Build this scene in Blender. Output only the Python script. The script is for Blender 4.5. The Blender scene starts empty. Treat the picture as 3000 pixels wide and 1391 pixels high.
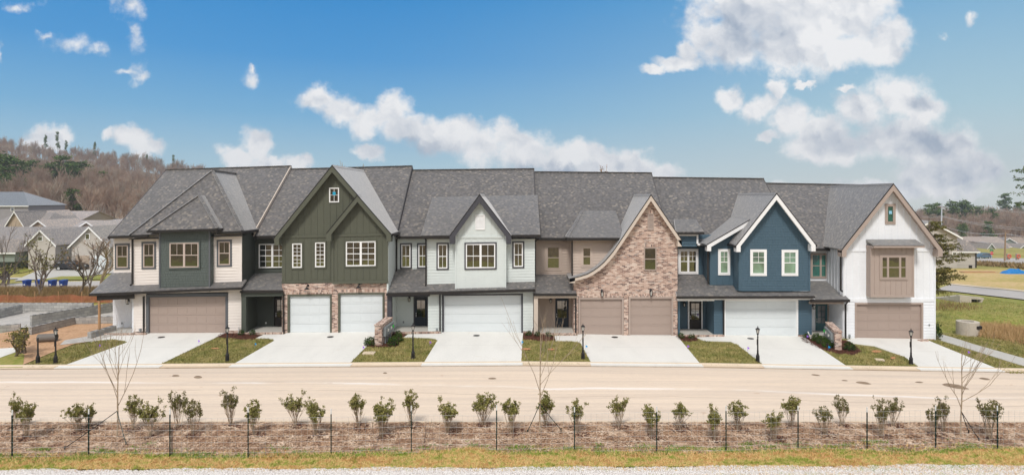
import bpy, bmesh, math, random
import numpy as np
from mathutils import Vector, Matrix
R = math.radians
F = 1821.0; CX = 1530.0; HY = 575.0; H = 8.8      # lens of the photograph and eye height above the street
scene = bpy.context.scene
COL = scene.collection

# ------------------------------------------------------------------ camera
cam_d = bpy.data.cameras.new("camera"); cam = bpy.data.objects.new("camera", cam_d); COL.objects.link(cam)
cam.location = (0, 0, H); cam.rotation_euler = (R(90), 0, 0)
cam_d.sensor_width = 36; cam_d.lens = F / 3000 * 36
cam_d.shift_x = -(CX - 1500) / 3000; cam_d.shift_y = -(695.5 - HY) / 3000
cam_d.clip_end = 4000; cam_d.clip_start = 0.5
scene.camera = cam

# ------------------------------------------------------------------ node helpers
def lin(c):
    return c / 12.92 if c <= 0.04045 else ((c + 0.055) / 1.055) ** 2.4
def C(r, g, b):
    return (lin(r / 255), lin(g / 255), lin(b / 255), 1)
def nd(nt, typ, ins=None, **props):
    n = nt.nodes.new(typ)
    for k, v in props.items(): setattr(n, k, v)
    for k, v in (ins or {}).items():
        s = n.inputs[k]
        if isinstance(v, bpy.types.NodeSocket): nt.links.new(v, s)
        else: s.default_value = v
    return n
def M(nt, op, a, b=None, c=None, clamp=False):
    ins = {0: a}
    if b is not None: ins[1] = b
    if c is not None: ins[2] = c
    return nd(nt, 'ShaderNodeMath', ins, operation=op, use_clamp=clamp).outputs[0]
def VM(nt, op, a, b=None, out=0, scale=None):
    n = nd(nt, 'ShaderNodeVectorMath', {0: a}, operation=op)
    if b is not None:
        if isinstance(b, bpy.types.NodeSocket): nt.links.new(b, n.inputs[1])
        else: n.inputs[1].default_value = b
    if scale is not None:
        if isinstance(scale, bpy.types.NodeSocket): nt.links.new(scale, n.inputs['Scale'])
        else: n.inputs['Scale'].default_value = scale
    return n.outputs[out]
def MX(nt, fac, a, b, blend='MIX'):
    n = nt.nodes.new('ShaderNodeMix'); n.data_type = 'RGBA'; n.blend_type = blend
    for i, v in ((0, fac), (6, a), (7, b)):
        if isinstance(v, bpy.types.NodeSocket): nt.links.new(v, n.inputs[i])
        else: n.inputs[i].default_value = v
    return n.outputs[2]
def RAMP(nt, fac, stops, interp='LINEAR'):
    n = nd(nt, 'ShaderNodeValToRGB', {0: fac}); cr = n.color_ramp; cr.interpolation = interp
    while len(cr.elements) < len(stops): cr.elements.new(0.5)
    for e, (p, c) in zip(cr.elements, stops):
        e.position = p; e.color = c if len(c) == 4 else (*c, 1)
    return n.outputs[0]
def NOISE(nt, vec, scale, detail=3, rough=0.55, out=0, dist=0.0):
    return nd(nt, 'ShaderNodeTexNoise', {'Vector': vec, 'Scale': scale, 'Detail': detail, 'Roughness': rough, 'Distortion': dist}).outputs[out]
def SS(nt, x, lo, hi):
    return nd(nt, 'ShaderNodeMapRange', {0: x, 1: lo, 2: hi, 3: 0.0, 4: 1.0}, interpolation_type='SMOOTHSTEP').outputs[0]

# ------------------------------------------------------------------ world: Nishita sky with clouds
SUN_EL, SUN_AZ = 52, 193          # azimuth clockwise from +Y: behind the camera, a little to the left
W = bpy.data.worlds.new("World"); scene.world = W; W.use_nodes = True
nt = W.node_tree; nt.nodes.clear()
tc = nd(nt, 'ShaderNodeTexCoord').outputs['Generated']
sky = nd(nt, 'ShaderNodeTexSky'); sky.sky_type = 'NISHITA'; sky.sun_disc = False
sky.sun_elevation = R(SUN_EL); sky.sun_rotation = R(SUN_AZ); sky.altitude = 200; sky.air_density = 1.0; sky.dust_density = 0.6; sky.ozone_density = 2.5
sx = nd(nt, 'ShaderNodeSeparateXYZ', {0: tc})
x, y, z = sx.outputs
yy = M(nt, 'MAXIMUM', y, 0.02)
a = M(nt, 'DIVIDE', x, yy); b = M(nt, 'DIVIDE', z, yy)
el = M(nt, 'ARCSINE', z)
ab = nd(nt, 'ShaderNodeCombineXYZ', {0: a, 1: b, 2: 0.0}).outputs[0]
# deepen the blue the way the picture's own sky does with height
sat = nd(nt, 'ShaderNodeHueSaturation', {'Saturation': 1.1, 'Color': sky.outputs[0]}).outputs[0]
K = 10.0
def kc(r, g_, b_): c = C(r, g_, b_); return (c[0] * K, c[1] * K, c[2] * K, 1)
blue = RAMP(nt, M(nt, 'DIVIDE', el, 0.5), [(0.0, C(196, 214, 220)), (0.10, C(168, 204, 222)), (0.25, C(120, 178, 218)), (0.42, C(78, 154, 214)), (0.62, C(54, 140, 207)), (1.0, C(34, 110, 188))])
pale = RAMP(nt, M(nt, 'DIVIDE', el, 0.5), [(0.0, C(214, 221, 219)), (0.25, C(172, 205, 220)), (0.62, C(104, 168, 214)), (1.0, C(50, 124, 198))])
blue = MX(nt, SS(nt, a, -0.35, 0.75), blue, pale)
blue = VM(nt, 'SCALE', blue, scale=K)
skyc = MX(nt, M(nt, 'SUBTRACT', 1.0, SS(nt, el, 0.35, 0.75)), sat, blue)
w1 = VM(nt, 'SUBTRACT', NOISE(nt, ab, 13, 6, 0.65, out=1), (0.5, 0.5, 0.5))
wab = VM(nt, 'ADD', ab, VM(nt, 'SCALE', w1, scale=0.060))
BL = [(385,20,36,50),(398,95,28,40),(215,125,58,34),(285,150,40,20),(140,103,36,11),(415,218,24,28),(362,212,34,11),(727,238,23,28),
 (735,205,7,16),(145,400,62,36),(120,425,50,30),(375,405,60,32),(435,432,50,26),(318,402,22,24),(745,425,48,48),(700,460,52,38),(800,478,62,26),(870,482,46,28),
 (930,290,60,38),(1000,325,66,42),(1080,350,78,42),(1160,325,62,52),(1200,385,74,50),(1270,400,66,46),(1340,395,62,50),(1420,435,66,55),
 (1480,395,42,50),(1530,440,90,60),(1650,465,95,48),(1760,468,86,42),(1850,480,70,36),(1930,500,60,26),(1080,440,40,20),
 (2200,30,160,100),(2350,40,180,115),(2480,50,140,100),(2150,110,115,85),(2330,140,170,70),(2470,155,80,50),(2625,100,66,60),(2570,140,90,46),
 (1985,185,66,30),(2015,150,34,30),(1920,208,38,16),(2135,275,40,34),(2230,312,56,42),(2320,345,76,48),(2400,375,95,66),
 (2520,325,80,56),(2640,290,86,66),(2700,330,66,60),(2640,400,130,68),(2760,440,100,70),(2850,500,100,60),(2770,520,120,60),(2430,430,110,46),
 (2245,402,36,14),(2275,245,32,22),(2360,242,24,10),(2490,250,30,11),(2778,105,20,15),(2852,55,18,20),(60,12,46,18),(0,155,12,26),(1700,505,160,22),(2600,560,320,26)]
f = None
for px, py, rx, ry in BL:
    small = rx < 60 and py < 300 and (px < 900 or px > 2700)
    if small: rx *= 2.1; ry *= 2.1
    d = VM(nt, 'MULTIPLY', VM(nt, 'SUBTRACT', wab, ((px - CX) / F, (HY - py) / F, 0)), (F / rx, F / ry, 1))
    ln = nd(nt, 'ShaderNodeVectorMath', {0: d}, operation='LENGTH').outputs['Value']
    if small: ln = M(nt, 'ADD', ln, 0.80)
    f = ln if f is None else M(nt, 'SMOOTH_MIN', f, ln, 0.25)
f = M(nt, 'SUBTRACT', 1.08, f)
f = M(nt, 'MAXIMUM', f, -1.5)
fb = NOISE(nt, ab, 20, 9, 0.58)
dens = M(nt, 'ADD', f, M(nt, 'MULTIPLY', M(nt, 'SUBTRACT', fb, 0.5), 2.0))
alpha = SS(nt, dens, -0.30, 0.48)
front = M(nt, 'GREATER_THAN', y, 0.03)
alpha = M(nt, 'MULTIPLY', alpha, front)
# broken cloud over the rest of the sky (overhead and behind), which softens the daylight
gen = NOISE(nt, tc, 2.2, 6, 0.6)
high = SS(nt, el, 0.42, 0.75)
back = SS(nt, M(nt, 'MULTIPLY', y, -1.0), -0.05, 0.25)
gal = M(nt, 'MULTIPLY', SS(nt, gen, 0.30, 0.52), M(nt, 'MAXIMUM', high, back))
alpha = M(nt, 'MAXIMUM', alpha, gal)
emb = M(nt, 'MULTIPLY', M(nt, 'SUBTRACT', NOISE(nt, VM(nt, 'ADD', wab, (0.008, 0.014, 0)), 13, 4, 0.5), NOISE(nt, wab, 13, 4, 0.5)), 2.6)
sb = None
for px, py, rx, ry in [(2190,120,190,90),(2170,60,100,80),(2480,400,150,60),(2720,420,120,60),(2800,520,200,60),(1250,440,200,35),(1600,500,260,30),(2700,300,50,30)]:
    d = VM(nt, 'MULTIPLY', VM(nt, 'SUBTRACT', wab, ((px - CX) / F, (HY - py) / F, 0)), (F / rx, F / ry, 1))
    ln = nd(nt, 'ShaderNodeVectorMath', {0: d}, operation='LENGTH').outputs['Value']
    sb = ln if sb is None else M(nt, 'SMOOTH_MIN', sb, ln, 0.3)
shade = M(nt, 'MULTIPLY', SS(nt, M(nt, 'SUBTRACT', 1.0, sb), -0.2, 0.8), 0.62)
shade = M(nt, 'ADD', shade, M(nt, 'ADD', emb, 0.10), clamp=True)
CLOUD_K = 10.0
cloudc = MX(nt, shade, (0.92 * CLOUD_K, 0.92 * CLOUD_K, 0.93 * CLOUD_K, 1), (0.38 * CLOUD_K, 0.45 * CLOUD_K, 0.56 * CLOUD_K, 1))
final = MX(nt, M(nt, 'MULTIPLY', alpha, 0.97), skyc, cloudc)
bg = nd(nt, 'ShaderNodeBackground', {0: final, 1: 0.10})
out = nd(nt, 'ShaderNodeOutputWorld', {0: bg.outputs[0]})
W.cycles.sampling_method = 'MANUAL'; W.cycles.sample_map_resolution = 512

# ------------------------------------------------------------------ sun (veiled, very soft)
sun_d = bpy.data.lights.new("sun", 'SUN'); sun_d.energy = 2.5; sun_d.angle = R(11); sun_d.color = (1.0, 0.955, 0.90)
sun = bpy.data.objects.new("sun", sun_d); COL.objects.link(sun)
az = R(SUN_AZ); dirv = Vector((math.sin(az) * math.cos(R(SUN_EL)), math.cos(az) * math.cos(R(SUN_EL)), math.sin(R(SUN_EL))))
sun.rotation_euler = dirv.to_track_quat('Z', 'Y').to_euler()

scene.view_settings.view_transform = 'Standard'; scene.view_settings.look = 'None'
scene.view_settings.exposure = -0.02; scene.view_settings.gamma = 1.0
# ------------------------------------------------------------------ materials
MATS = {}
def newmat(name):
    m = bpy.data.materials.new(name); m.use_nodes = True
    nt = m.node_tree; nt.nodes.clear()
    bs = nd(nt, 'ShaderNodeBsdfPrincipled'); o = nd(nt, 'ShaderNodeOutputMaterial', {0: bs.outputs[0]})
    MATS[name] = m
    return m, nt, bs
def setc(nt, bs, col=None, rough=None, spec=None, bump=None, dist=0.02, strength=0.6):
    if col is not None:
        if isinstance(col, bpy.types.NodeSocket): nt.links.new(col, bs.inputs['Base Color'])
        else: bs.inputs['Base Color'].default_value = col
    if rough is not None:
        if isinstance(rough, bpy.types.NodeSocket): nt.links.new(rough, bs.inputs['Roughness'])
        else: bs.inputs['Roughness'].default_value = rough
    if spec is not None: bs.inputs['Specular IOR Level'].default_value = spec
    if bump is not None:
        bn = nd(nt, 'ShaderNodeBump', {'Height': bump, 'Distance': dist, 'Strength': strength})
        nt.links.new(bn.outputs[0], bs.inputs['Normal'])
def sc(c, k): return (min(c[0]*k,1), min(c[1]*k,1), min(c[2]*k,1), 1)
def paint(name, c, var=0.07, rough=0.6, scale=1.3):
    m, nt, bs = newmat(name)
    tc = nd(nt, 'ShaderNodeTexCoord').outputs['Object']
    n1 = NOISE(nt, tc, scale, 4, 0.6); n2 = NOISE(nt, VM(nt, 'MULTIPLY', tc, (0.6, 0.6, 7.0)), 3.0, 3, 0.6)
    n = M(nt, 'ADD', M(nt, 'MULTIPLY', n1, 0.6), M(nt, 'MULTIPLY', n2, 0.4))
    setc(nt, bs, RAMP(nt, n, [(0.25, sc(c, 1 - var)), (0.75, sc(c, 1 + var))]), rough, 0.35, NOISE(nt, tc, 60, 2), 0.002, 0.3)
    return m
def UVxy(nt):
    uv = nd(nt, 'ShaderNodeUVMap').outputs[0]
    s = nd(nt, 'ShaderNodeSeparateXYZ', {0: uv}); return uv, s.outputs[0], s.outputs[1]
def wn(nt, a, b, out='Value'):
    v = nd(nt, 'ShaderNodeCombineXYZ', {0: a, 1: b, 2: 0.37}).outputs[0]
    return nd(nt, 'ShaderNodeTexWhiteNoise', {'Vector': v}, noise_dimensions='3D').outputs[out]
def shingle(name, k=1.0, warm=0.0):
    m, nt, bs = newmat(name)
    uv, u, v = UVxy(nt)
    vr = M(nt, 'DIVIDE', v, 0.125); row = M(nt, 'FLOOR', vr)
    off = M(nt, 'MULTIPLY', wn(nt, row, 3.0), 9.0)
    ur = M(nt, 'ADD', M(nt, 'DIVIDE', u, 0.14), off); coln = M(nt, 'FLOOR', ur)
    r = wn(nt, coln, row); r2 = wn(nt, coln, M(nt, 'ADD', row, 77.0))
    w = 1 + warm
    def q(a, b, c): return sc(C(a * w, b, c * (2 - w)), k)
    base = RAMP(nt, r, [(0.0, q(68, 68, 70)), (0.3, q(86, 85, 86)), (0.6, q(102, 99, 98)), (0.8, q(106, 106, 112)), (0.93, q(128, 124, 118)), (1.0, q(154, 149, 142))])
    big = NOISE(nt, uv, 0.5, 4, 0.6)
    base = MX(nt, 1.0, base, RAMP(nt, big, [(0.3, (0.95, 0.95, 0.96, 1)), (0.7, (1.05, 1.05, 1.04, 1))]), 'MULTIPLY')
    fine = NOISE(nt, uv, 55, 2)
    base = MX(nt, 1.0, base, RAMP(nt, fine, [(0.3, (0.85, 0.85, 0.85, 1)), (0.7, (1.12, 1.12, 1.12, 1))]), 'MULTIPLY')
    fv = M(nt, 'FRACT', vr)
    hgt = M(nt, 'ADD', M(nt, 'SUBTRACT', 1.0, fv), M(nt, 'MULTIPLY', M(nt, 'GREATER_THAN', r2, 0.5), 0.35))
    setc(nt, bs, base, 0.62, 0.75, hgt, 0.010, 0.8)
    bs.inputs['Sheen Weight'].default_value = 1.0; bs.inputs['Sheen Roughness'].default_value = 0.45
    return m
def brick(name, bw=0.215, bh=0.076, swap=False):
    m, nt, bs = newmat(name)
    uv, u, v = UVxy(nt)
    if swap: u, v = v, u
    vr = M(nt, 'DIVIDE', v, bh); row = M(nt, 'FLOOR', vr)
    ur = M(nt, 'ADD', M(nt, 'DIVIDE', u, bw), M(nt, 'MULTIPLY', M(nt, 'MODULO', row, 2.0), 0.0 if swap else 0.5)); cn = M(nt, 'FLOOR', ur)
    r = wn(nt, cn, row)
    base = RAMP(nt, r, [(0.0, C(92, 72, 70)), (0.12, C(128, 98, 90)), (0.28, C(164, 130, 116)), (0.5, C(188, 156, 140)), (0.72, C(208, 180, 164)), (0.92, C(220, 200, 186)), (1.0, C(134, 120, 118))])
    base = MX(nt, 1.0, base, RAMP(nt, NOISE(nt, uv, 30, 3), [(0.3, (0.85, 0.85, 0.85, 1)), (0.7, (1.12, 1.12, 1.12, 1))]), 'MULTIPLY')
    fu = M(nt, 'FRACT', ur); fv = M(nt, 'FRACT', vr)
    gu = M(nt, 'LESS_THAN', M(nt, 'ABSOLUTE', M(nt, 'SUBTRACT', fu, 0.5)), 0.5 - 0.006 / bw)
    gv = M(nt, 'LESS_THAN', M(nt, 'ABSOLUTE', M(nt, 'SUBTRACT', fv, 0.5)), 0.5 - 0.007 / bh)
    g = M(nt, 'MULTIPLY', gu, gv)
    col = MX(nt, g, MX(nt, NOISE(nt, uv, 3, 3), C(204, 190, 176), C(228, 216, 204)), base)
    setc(nt, bs, col, 0.88, 0.2, g, 0.006, 0.8)
    return m
def cmu(name):
    m, nt, bs = newmat(name)
    uv, u, v = UVxy(nt)
    vr = M(nt, 'DIVIDE', v, 0.2); row = M(nt, 'FLOOR', vr)
    ur = M(nt, 'ADD', M(nt, 'DIVIDE', u, 0.4), M(nt, 'MULTIPLY', M(nt, 'MODULO', row, 2.0), 0.5)); cn = M(nt, 'FLOOR', ur)
    base = RAMP(nt, wn(nt, cn, row), [(0, C(158, 157, 155)), (1, C(184, 182, 178))])
    base = MX(nt, 1.0, base, RAMP(nt, NOISE(nt, uv, 1.4, 4), [(0.3, (0.82, 0.82, 0.82, 1)), (0.7, (1.1, 1.1, 1.08, 1))]), 'MULTIPLY')
    fu = M(nt, 'FRACT', ur); fv = M(nt, 'FRACT', vr)
    g = M(nt, 'MULTIPLY', M(nt, 'LESS_THAN', M(nt, 'ABSOLUTE', M(nt, 'SUBTRACT', fu, 0.5)), 0.485), M(nt, 'LESS_THAN', M(nt, 'ABSOLUTE', M(nt, 'SUBTRACT', fv, 0.5)), 0.465))
    setc(nt, bs, MX(nt, g, C(120, 118, 115), base), 0.95, 0.15, g, 0.008, 0.8)
    return m
def glass(name, base=(18, 20, 18), gl=0.26):
    m, nt, bs = newmat(name)
    tc = nd(nt, 'ShaderNodeTexCoord').outputs['Object']
    cb = C(*base)
    n = NOISE(nt, tc, 0.9, 3, 0.5, dist=0.6)
    setc(nt, bs, RAMP(nt, n, [(0.35, sc(cb, 0.5)), (0.65, sc(cb, 1.5))]), 0.12, 0.5)
    gb = nd(nt, 'ShaderNodeBsdfGlossy', {'Color': (0.95, 0.95, 0.93, 1), 'Roughness': 0.02})
    bn = nd(nt, 'ShaderNodeBump', {'Height': NOISE(nt, tc, 1.7, 2), 'Distance': 0.01, 'Strength': 0.35}); nt.links.new(bn.outputs[0], gb.inputs['Normal'])
    mx = nd(nt, 'ShaderNodeMixShader', {0: gl, 1: bs.outputs[0], 2: gb.outputs[0]})
    o = [x for x in nt.nodes if x.type == 'OUTPUT_MATERIAL'][0]; nt.links.new(mx.outputs[0], o.inputs[0])
    return m
def mottled(name, stops, scale=2.0, detail=6, rough=0.9, bump=0.02, stretch=(1, 1, 1), coord='Object', s2=None, rp=0.6):
    m, nt, bs = newmat(name)
    tc = nd(nt, 'ShaderNodeTexCoord').outputs[coord] if coord != 'Position' else nd(nt, 'ShaderNodeNewGeometry').outputs['Position']
    v = VM(nt, 'MULTIPLY', tc, stretch)
    n = NOISE(nt, v, scale, detail, rp)
    if s2: n = M(nt, 'ADD', M(nt, 'MULTIPLY', n, 0.5), M(nt, 'MULTIPLY', NOISE(nt, tc, s2, 3, 0.6), 0.5))
    setc(nt, bs, RAMP(nt, n, stops), rough, 0.2, NOISE(nt, tc, scale * 6, 3) if bump else None, bump, 0.6)
    return m
def concrete(name, c, dark=0.9):
    m, nt, bs = newmat(name)
    p = nd(nt, 'ShaderNodeNewGeometry').outputs['Position']
    n = M(nt, 'ADD', M(nt, 'MULTIPLY', NOISE(nt, VM(nt, 'MULTIPLY', p, (1, 0.4, 1)), 0.9, 5, 0.6), 0.6), M(nt, 'MULTIPLY', NOISE(nt, p, 9, 4, 0.7), 0.4))
    col = RAMP(nt, n, [(0.3, sc(c, dark)), (0.5, c), (0.7, sc(c, 1.05))])
    st = SS(nt, NOISE(nt, p, 0.55, 5, 0.7, dist=0.8), 0.60, 0.78)
    col = MX(nt, M(nt, 'MULTIPLY', st, 0.75), col, sc((c[0] * 1.0, c[1] * 0.93, c[2] * 0.82, 1), 0.86))
    jy = nd(nt, 'ShaderNodeSeparateXYZ', {0: p}).outputs[1]; jn = M(nt, 'LESS_THAN', M(nt, 'FRACT', M(nt, 'DIVIDE', M(nt, 'ADD', jy, 0.55), 3.05)), 0.010)
    col = MX(nt, M(nt, 'MULTIPLY', jn, 0.6), col, sc(c, 0.62))
    setc(nt, bs, col, 0.85, 0.25, NOISE(nt, p, 30, 3), 0.004, 0.4)
    return m

WHITE = C(226, 222, 216)
paint('paint_cream', C(234, 226, 219)); paint('paint_white', C(238, 241, 245)); paint('trim_white', C(242, 242, 242), 0.03)
paint('paint_mint', C(214, 221, 219)); paint('paint_tan', C(182, 166, 154)); paint('paint_tan_light', C(200, 183, 170))
paint('paint_olive', C(90, 92, 79)); paint('paint_green_dark', C(76, 81, 74)); paint('paint_slate_green', C(88, 96, 92))
paint('paint_navy', C(74, 98, 113)); paint('trim_slate', C(96, 99, 103), 0.04); paint('trim_charcoal', C(72, 72, 78), 0.04)
paint('trim_taupe', C(174, 158, 148), 0.04); paint('trim_beige', C(208, 194, 180), 0.04); paint('metal_black', C(38, 36, 36), 0.1, 0.45)
paint('gutter_black', C(46, 43, 42), 0.1, 0.4); paint('door_taupe', C(168, 151, 141), 0.03, 0.45); paint('door_white', C(218, 224, 226), 0.03, 0.4)
paint('door_navy', C(34, 44, 56), 0.08, 0.35); paint('door_teal', C(60, 98, 104), 0.08, 0.35); paint('door_dark', C(40, 34, 33), 0.08, 0.35)
paint('pipe_dark', C(112, 106, 100), 0.1); paint('roof_edge', C(84, 82, 83)); paint('frame_pink_beige', C(196, 180, 170), 0.03); paint('soffit', C(150, 138, 128), 0.04); paint('grey_box', C(140, 146, 148), 0.05, 0.4)
paint('wood_raw', C(178, 138, 100), 0.15); paint('plastic_white', C(225, 225, 222), 0.02); paint('bin_blue', C(28, 62, 140), 0.08, 0.4)
paint('tarp_blue', C(30, 120, 190), 0.1, 0.4); paint('sign_red', C(200, 40, 40), 0.03, 0.4); paint('sign_green', C(40, 140, 90), 0.03)
paint('flag_purple', C(165, 110, 225), 0.03); paint('flag_blue', C(40, 160, 225), 0.03); paint('post_green', C(20, 48, 40), 0.15, 0.5)
paint('wire_steel', C(186, 186, 184), 0.05, 0.5); paint('car_blue', C(84, 106, 122), 0.05, 0.25); paint('car_dark', C(48, 48, 52), 0.1, 0.3)
paint('rubber', C(28, 28, 28), 0.1, 0.8); paint('orange_net', C(188, 116, 88), 0.2, 0.7); paint('cap_green', C(60, 190, 80), 0.03)
paint('cap_yellow', C(214, 178, 90), 0.03); paint('cord_red', C(190, 40, 32), 0.03); paint('garland_orange', C(214, 96, 60), 0.1)
paint('pole_wood', C(150, 122, 90), 0.15); paint('pole_steel', C(190, 194, 200), 0.05); paint('sticker', C(40, 165, 200), 0.02); paint('sticker_pale', C(150, 205, 230), 0.02)
paint('far_sage', C(140, 148, 140)); paint('far_tan', C(178, 160, 142)); paint('far_white', C(192, 185, 178)); paint('far_grey', C(150, 146, 150)); paint('far_blue', C(150, 160, 165))
shingle('shingles', 0.66, 0.04); shingle('shingles_far', 1.25, 0.10); shingle('shingles_pale', 1.9, 0.14); shingle('shingles_slate', 0.75, -0.12)
brick('brick'); brick('brick_soldier', 0.215, 0.076, True); cmu('block')
glass('glass'); glass('glass_green', (118, 150, 132), 0.16); glass('glass_deep', (28, 92, 80), 0.14); glass('glass_dark', (16, 20, 16), 0.2); glass('glass_car', (30, 36, 40), 0.3)
m, nt, bs = newmat('lamp_glass'); setc(nt, bs, C(205, 205, 198), 0.15, 0.5)
concrete('concrete', C(222, 220, 214)); concrete('concrete_curb', C(216, 198, 174)); concrete('concrete_grey', C(188, 185, 178)); concrete('road_far', C(182, 176, 170)); concrete('concrete_old', C(196, 186, 172), 0.75)
mottled('lawn', [(0.3, C(82, 90, 46)), (0.45, C(116, 114, 64)), (0.6, C(146, 136, 90)), (0.75, C(96, 104, 54))], 1.1, 8, s2=14)
mottled('lawn_blades', [(0.34, C(92, 106, 46)), (0.47, C(142, 140, 78)), (0.60, C(192, 172, 120)), (0.72, C(116, 124, 58))], 1.2, 4, coord='Position', bump=0, s2=23)
mottled('mulch_dark', [(0.3, C(52, 32, 26)), (0.5, C(92, 58, 46)), (0.7, C(128, 84, 66))], 14, 6)
mottled('mulch_bank', [(0.32, C(88, 62, 48)), (0.47, C(154, 118, 90)), (0.6, C(192, 160, 130)), (0.72, C(174, 128, 94))], 3.0, 8, s2=40, bump=0.05)
mottled('mulch_chips', [(0.32, C(88, 60, 48)), (0.42, C(160, 124, 100)), (0.52, C(202, 172, 144)), (0.62, C(234, 214, 192)), (0.72, C(190, 142, 106))], 2.2, 3, coord='Position', bump=0, s2=55)
mottled('dry_grass', [(0.3, C(176, 146, 96)), (0.45, C(196, 168, 112)), (0.55, C(168, 166, 88)), (0.7, C(206, 174, 124))], 0.8, 7, s2=16)
mottled('dry_blades', [(0.32, C(122, 150, 48)), (0.43, C(162, 170, 78)), (0.51, C(228, 196, 138)), (0.59, C(206, 158, 106)), (0.67, C(150, 168, 66))], 0.9, 6, coord='Position', bump=0, s2=5, stretch=(0.6, 2.2, 1))
mottled('weed_blades', [(0.3, C(84, 128, 38)), (0.5, C(120, 150, 56)), (0.7, C(158, 150, 82))], 1.5, 3, coord='Position', bump=0, s2=30)
mottled('gravel', [(0.3, C(160, 148, 140)), (0.5, C(214, 206, 198)), (0.7, C(244, 240, 234))], 22, 5, bump=0.03)
mottled('gravel_stones', [(0.3, C(140, 128, 120)), (0.45, C(200, 192, 186)), (0.6, C(236, 232, 228))], 30, 2, coord='Position', bump=0)
mottled('far_grass', [(0.34, C(120, 122, 58)), (0.48, C(152, 146, 76)), (0.62, C(180, 160, 104))], 0.12, 8, s2=1.5, coord='Position')
mottled('green_grass', [(0.34, C(104, 112, 46)), (0.46, C(132, 138, 62)), (0.56, C(158, 148, 86)), (0.66, C(116, 130, 52))], 0.3, 8, s2=3.0, coord='Position')
mottled('golden_grass', [(0.34, C(150, 146, 78)), (0.46, C(184, 164, 102)), (0.56, C(206, 176, 130)), (0.66, C(160, 156, 84))], 0.16, 8, s2=1.6, coord='Position', stretch=(0.4, 1, 1))
mottled('dirt', [(0.3, C(150, 116, 86)), (0.5, C(190, 152, 118)), (0.7, C(208, 172, 140))], 0.9, 8, s2=7, bump=0.05)
mottled('gravel_grey', [(0.3, C(150, 148, 145)), (0.5, C(184, 180, 174)), (0.7, C(204, 198, 190))], 2, 8, s2=20)
mottled('leaf_litter', [(0.3, C(120, 110, 100)), (0.5, C(146, 132, 118)), (0.7, C(160, 140, 120))], 0.05, 6, s2=0.6, coord='Position')
mottled('bank_grass', [(0.35, C(70, 66, 42)), (0.47, C(132, 112, 80)), (0.55, C(158, 132, 98)), (0.65, C(86, 88, 54))], 0.10, 8, s2=0.8, coord='Position')
mottled('bark', [(0.3, C(96, 84, 76)), (0.7, C(150, 136, 124))], 12, 4, bump=0.01)
mottled('bark_pale', [(0.3, C(152, 132, 110)), (0.7, C(196, 176, 152))], 12, 4, bump=0.01)
mottled('twigs_far', [(0.25, C(112, 104, 100)), (0.42, C(172, 158, 142)), (0.52, C(164, 136, 118)), (0.64, C(190, 178, 158))], 0.028, 4, coord='Position', bump=0, s2=0.22)
mottled('shrub_leaf', [(0.3, C(82, 90, 42)), (0.5, C(132, 128, 70)), (0.7, C(176, 162, 108))], 5, 3, coord='Position', bump=0, s2=30)
mottled('shrub_leaf_dry', [(0.3, C(74, 80, 40)), (0.5, C(110, 106, 60)), (0.7, C(146, 128, 84))], 5, 3, coord='Position', bump=0, s2=30)
mottled('box_leaf', [(0.3, C(24, 42, 18)), (0.5, C(48, 72, 26)), (0.7, C(110, 130, 40))], 6, 3, coord='Position', bump=0, s2=26)
mottled('pine_leaf', [(0.3, C(62, 84, 48)), (0.5, C(92, 112, 62)), (0.7, C(122, 136, 78))], 0.25, 4, coord='Position', bump=0, s2=1.6)
mottled('cedar_leaf', [(0.3, C(72, 78, 40)), (0.5, C(112, 108, 56)), (0.7, C(160, 138, 78))], 0.8, 4, coord='Position', bump=0, s2=5)
mottled('dead_leaf', [(0.3, C(110, 78, 58)), (0.5, C(150, 112, 86)), (0.7, C(176, 140, 112))], 1.5, 3, coord='Position', bump=0, s2=8)
mottled('reed', [(0.3, C(150, 118, 80)), (0.5, C(190, 156, 112)), (0.7, C(214, 186, 146))], 2, 3, coord='Position', bump=0, s2=12)
mottled('brush', [(0.3, C(104, 84, 62)), (0.5, C(146, 120, 86)), (0.7, C(130, 128, 70))], 1, 4, coord='Position', bump=0, s2=5)
# street: dusty, pale tan, long streaks along the driving direction, oil spots
m, nt, bs = newmat('street')
p = nd(nt, 'ShaderNodeNewGeometry').outputs['Position']
n1 = NOISE(nt, VM(nt, 'MULTIPLY', p, (0.10, 1.6, 1)), 1.0, 7, 0.62)
n2 = NOISE(nt, VM(nt, 'MULTIPLY', p, (0.6, 2.5, 1)), 5.0, 5, 0.7)
n = M(nt, 'ADD', M(nt, 'MULTIPLY', n1, 0.6), M(nt, 'MULTIPLY', n2, 0.4))
col = RAMP(nt, n, [(0.3, C(204, 186, 168)), (0.46, C(218, 200, 181)), (0.56, C(226, 207, 186)), (0.7, C(232, 215, 196))])
yv = nd(nt, 'ShaderNodeSeparateXYZ', {0: p}).outputs[1]
yn = M(nt, 'ADD', yv, M(nt, 'MULTIPLY', M(nt, 'SUBTRACT', NOISE(nt, VM(nt, 'MULTIPLY', p, (0.12, 0.05, 1)), 1.0, 3), 0.5), 1.6))
xv = nd(nt, 'ShaderNodeSeparateXYZ', {0: p}).outputs[0]; yn = M(nt, 'ADD', yn, M(nt, 'MULTIPLY', xv, 0.055))
line = M(nt, 'SUBTRACT', 1.0, SS(nt, M(nt, 'ABSOLUTE', M(nt, 'SUBTRACT', yn, 28.75)), 0.0, 0.24))
line = M(nt, 'MULTIPLY', line, SS(nt, NOISE(nt, VM(nt, 'MULTIPLY', p, (0.16, 0.5, 1)), 1.0, 4, 0.6), 0.36, 0.56))
col = MX(nt, M(nt, 'MULTIPLY', line, M(nt, 'MULTIPLY', NOISE(nt, VM(nt, 'MULTIPLY', p, (1.5, 9, 1)), 1.5, 5, 0.7), 1.25)), col, C(246, 242, 238))
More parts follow.
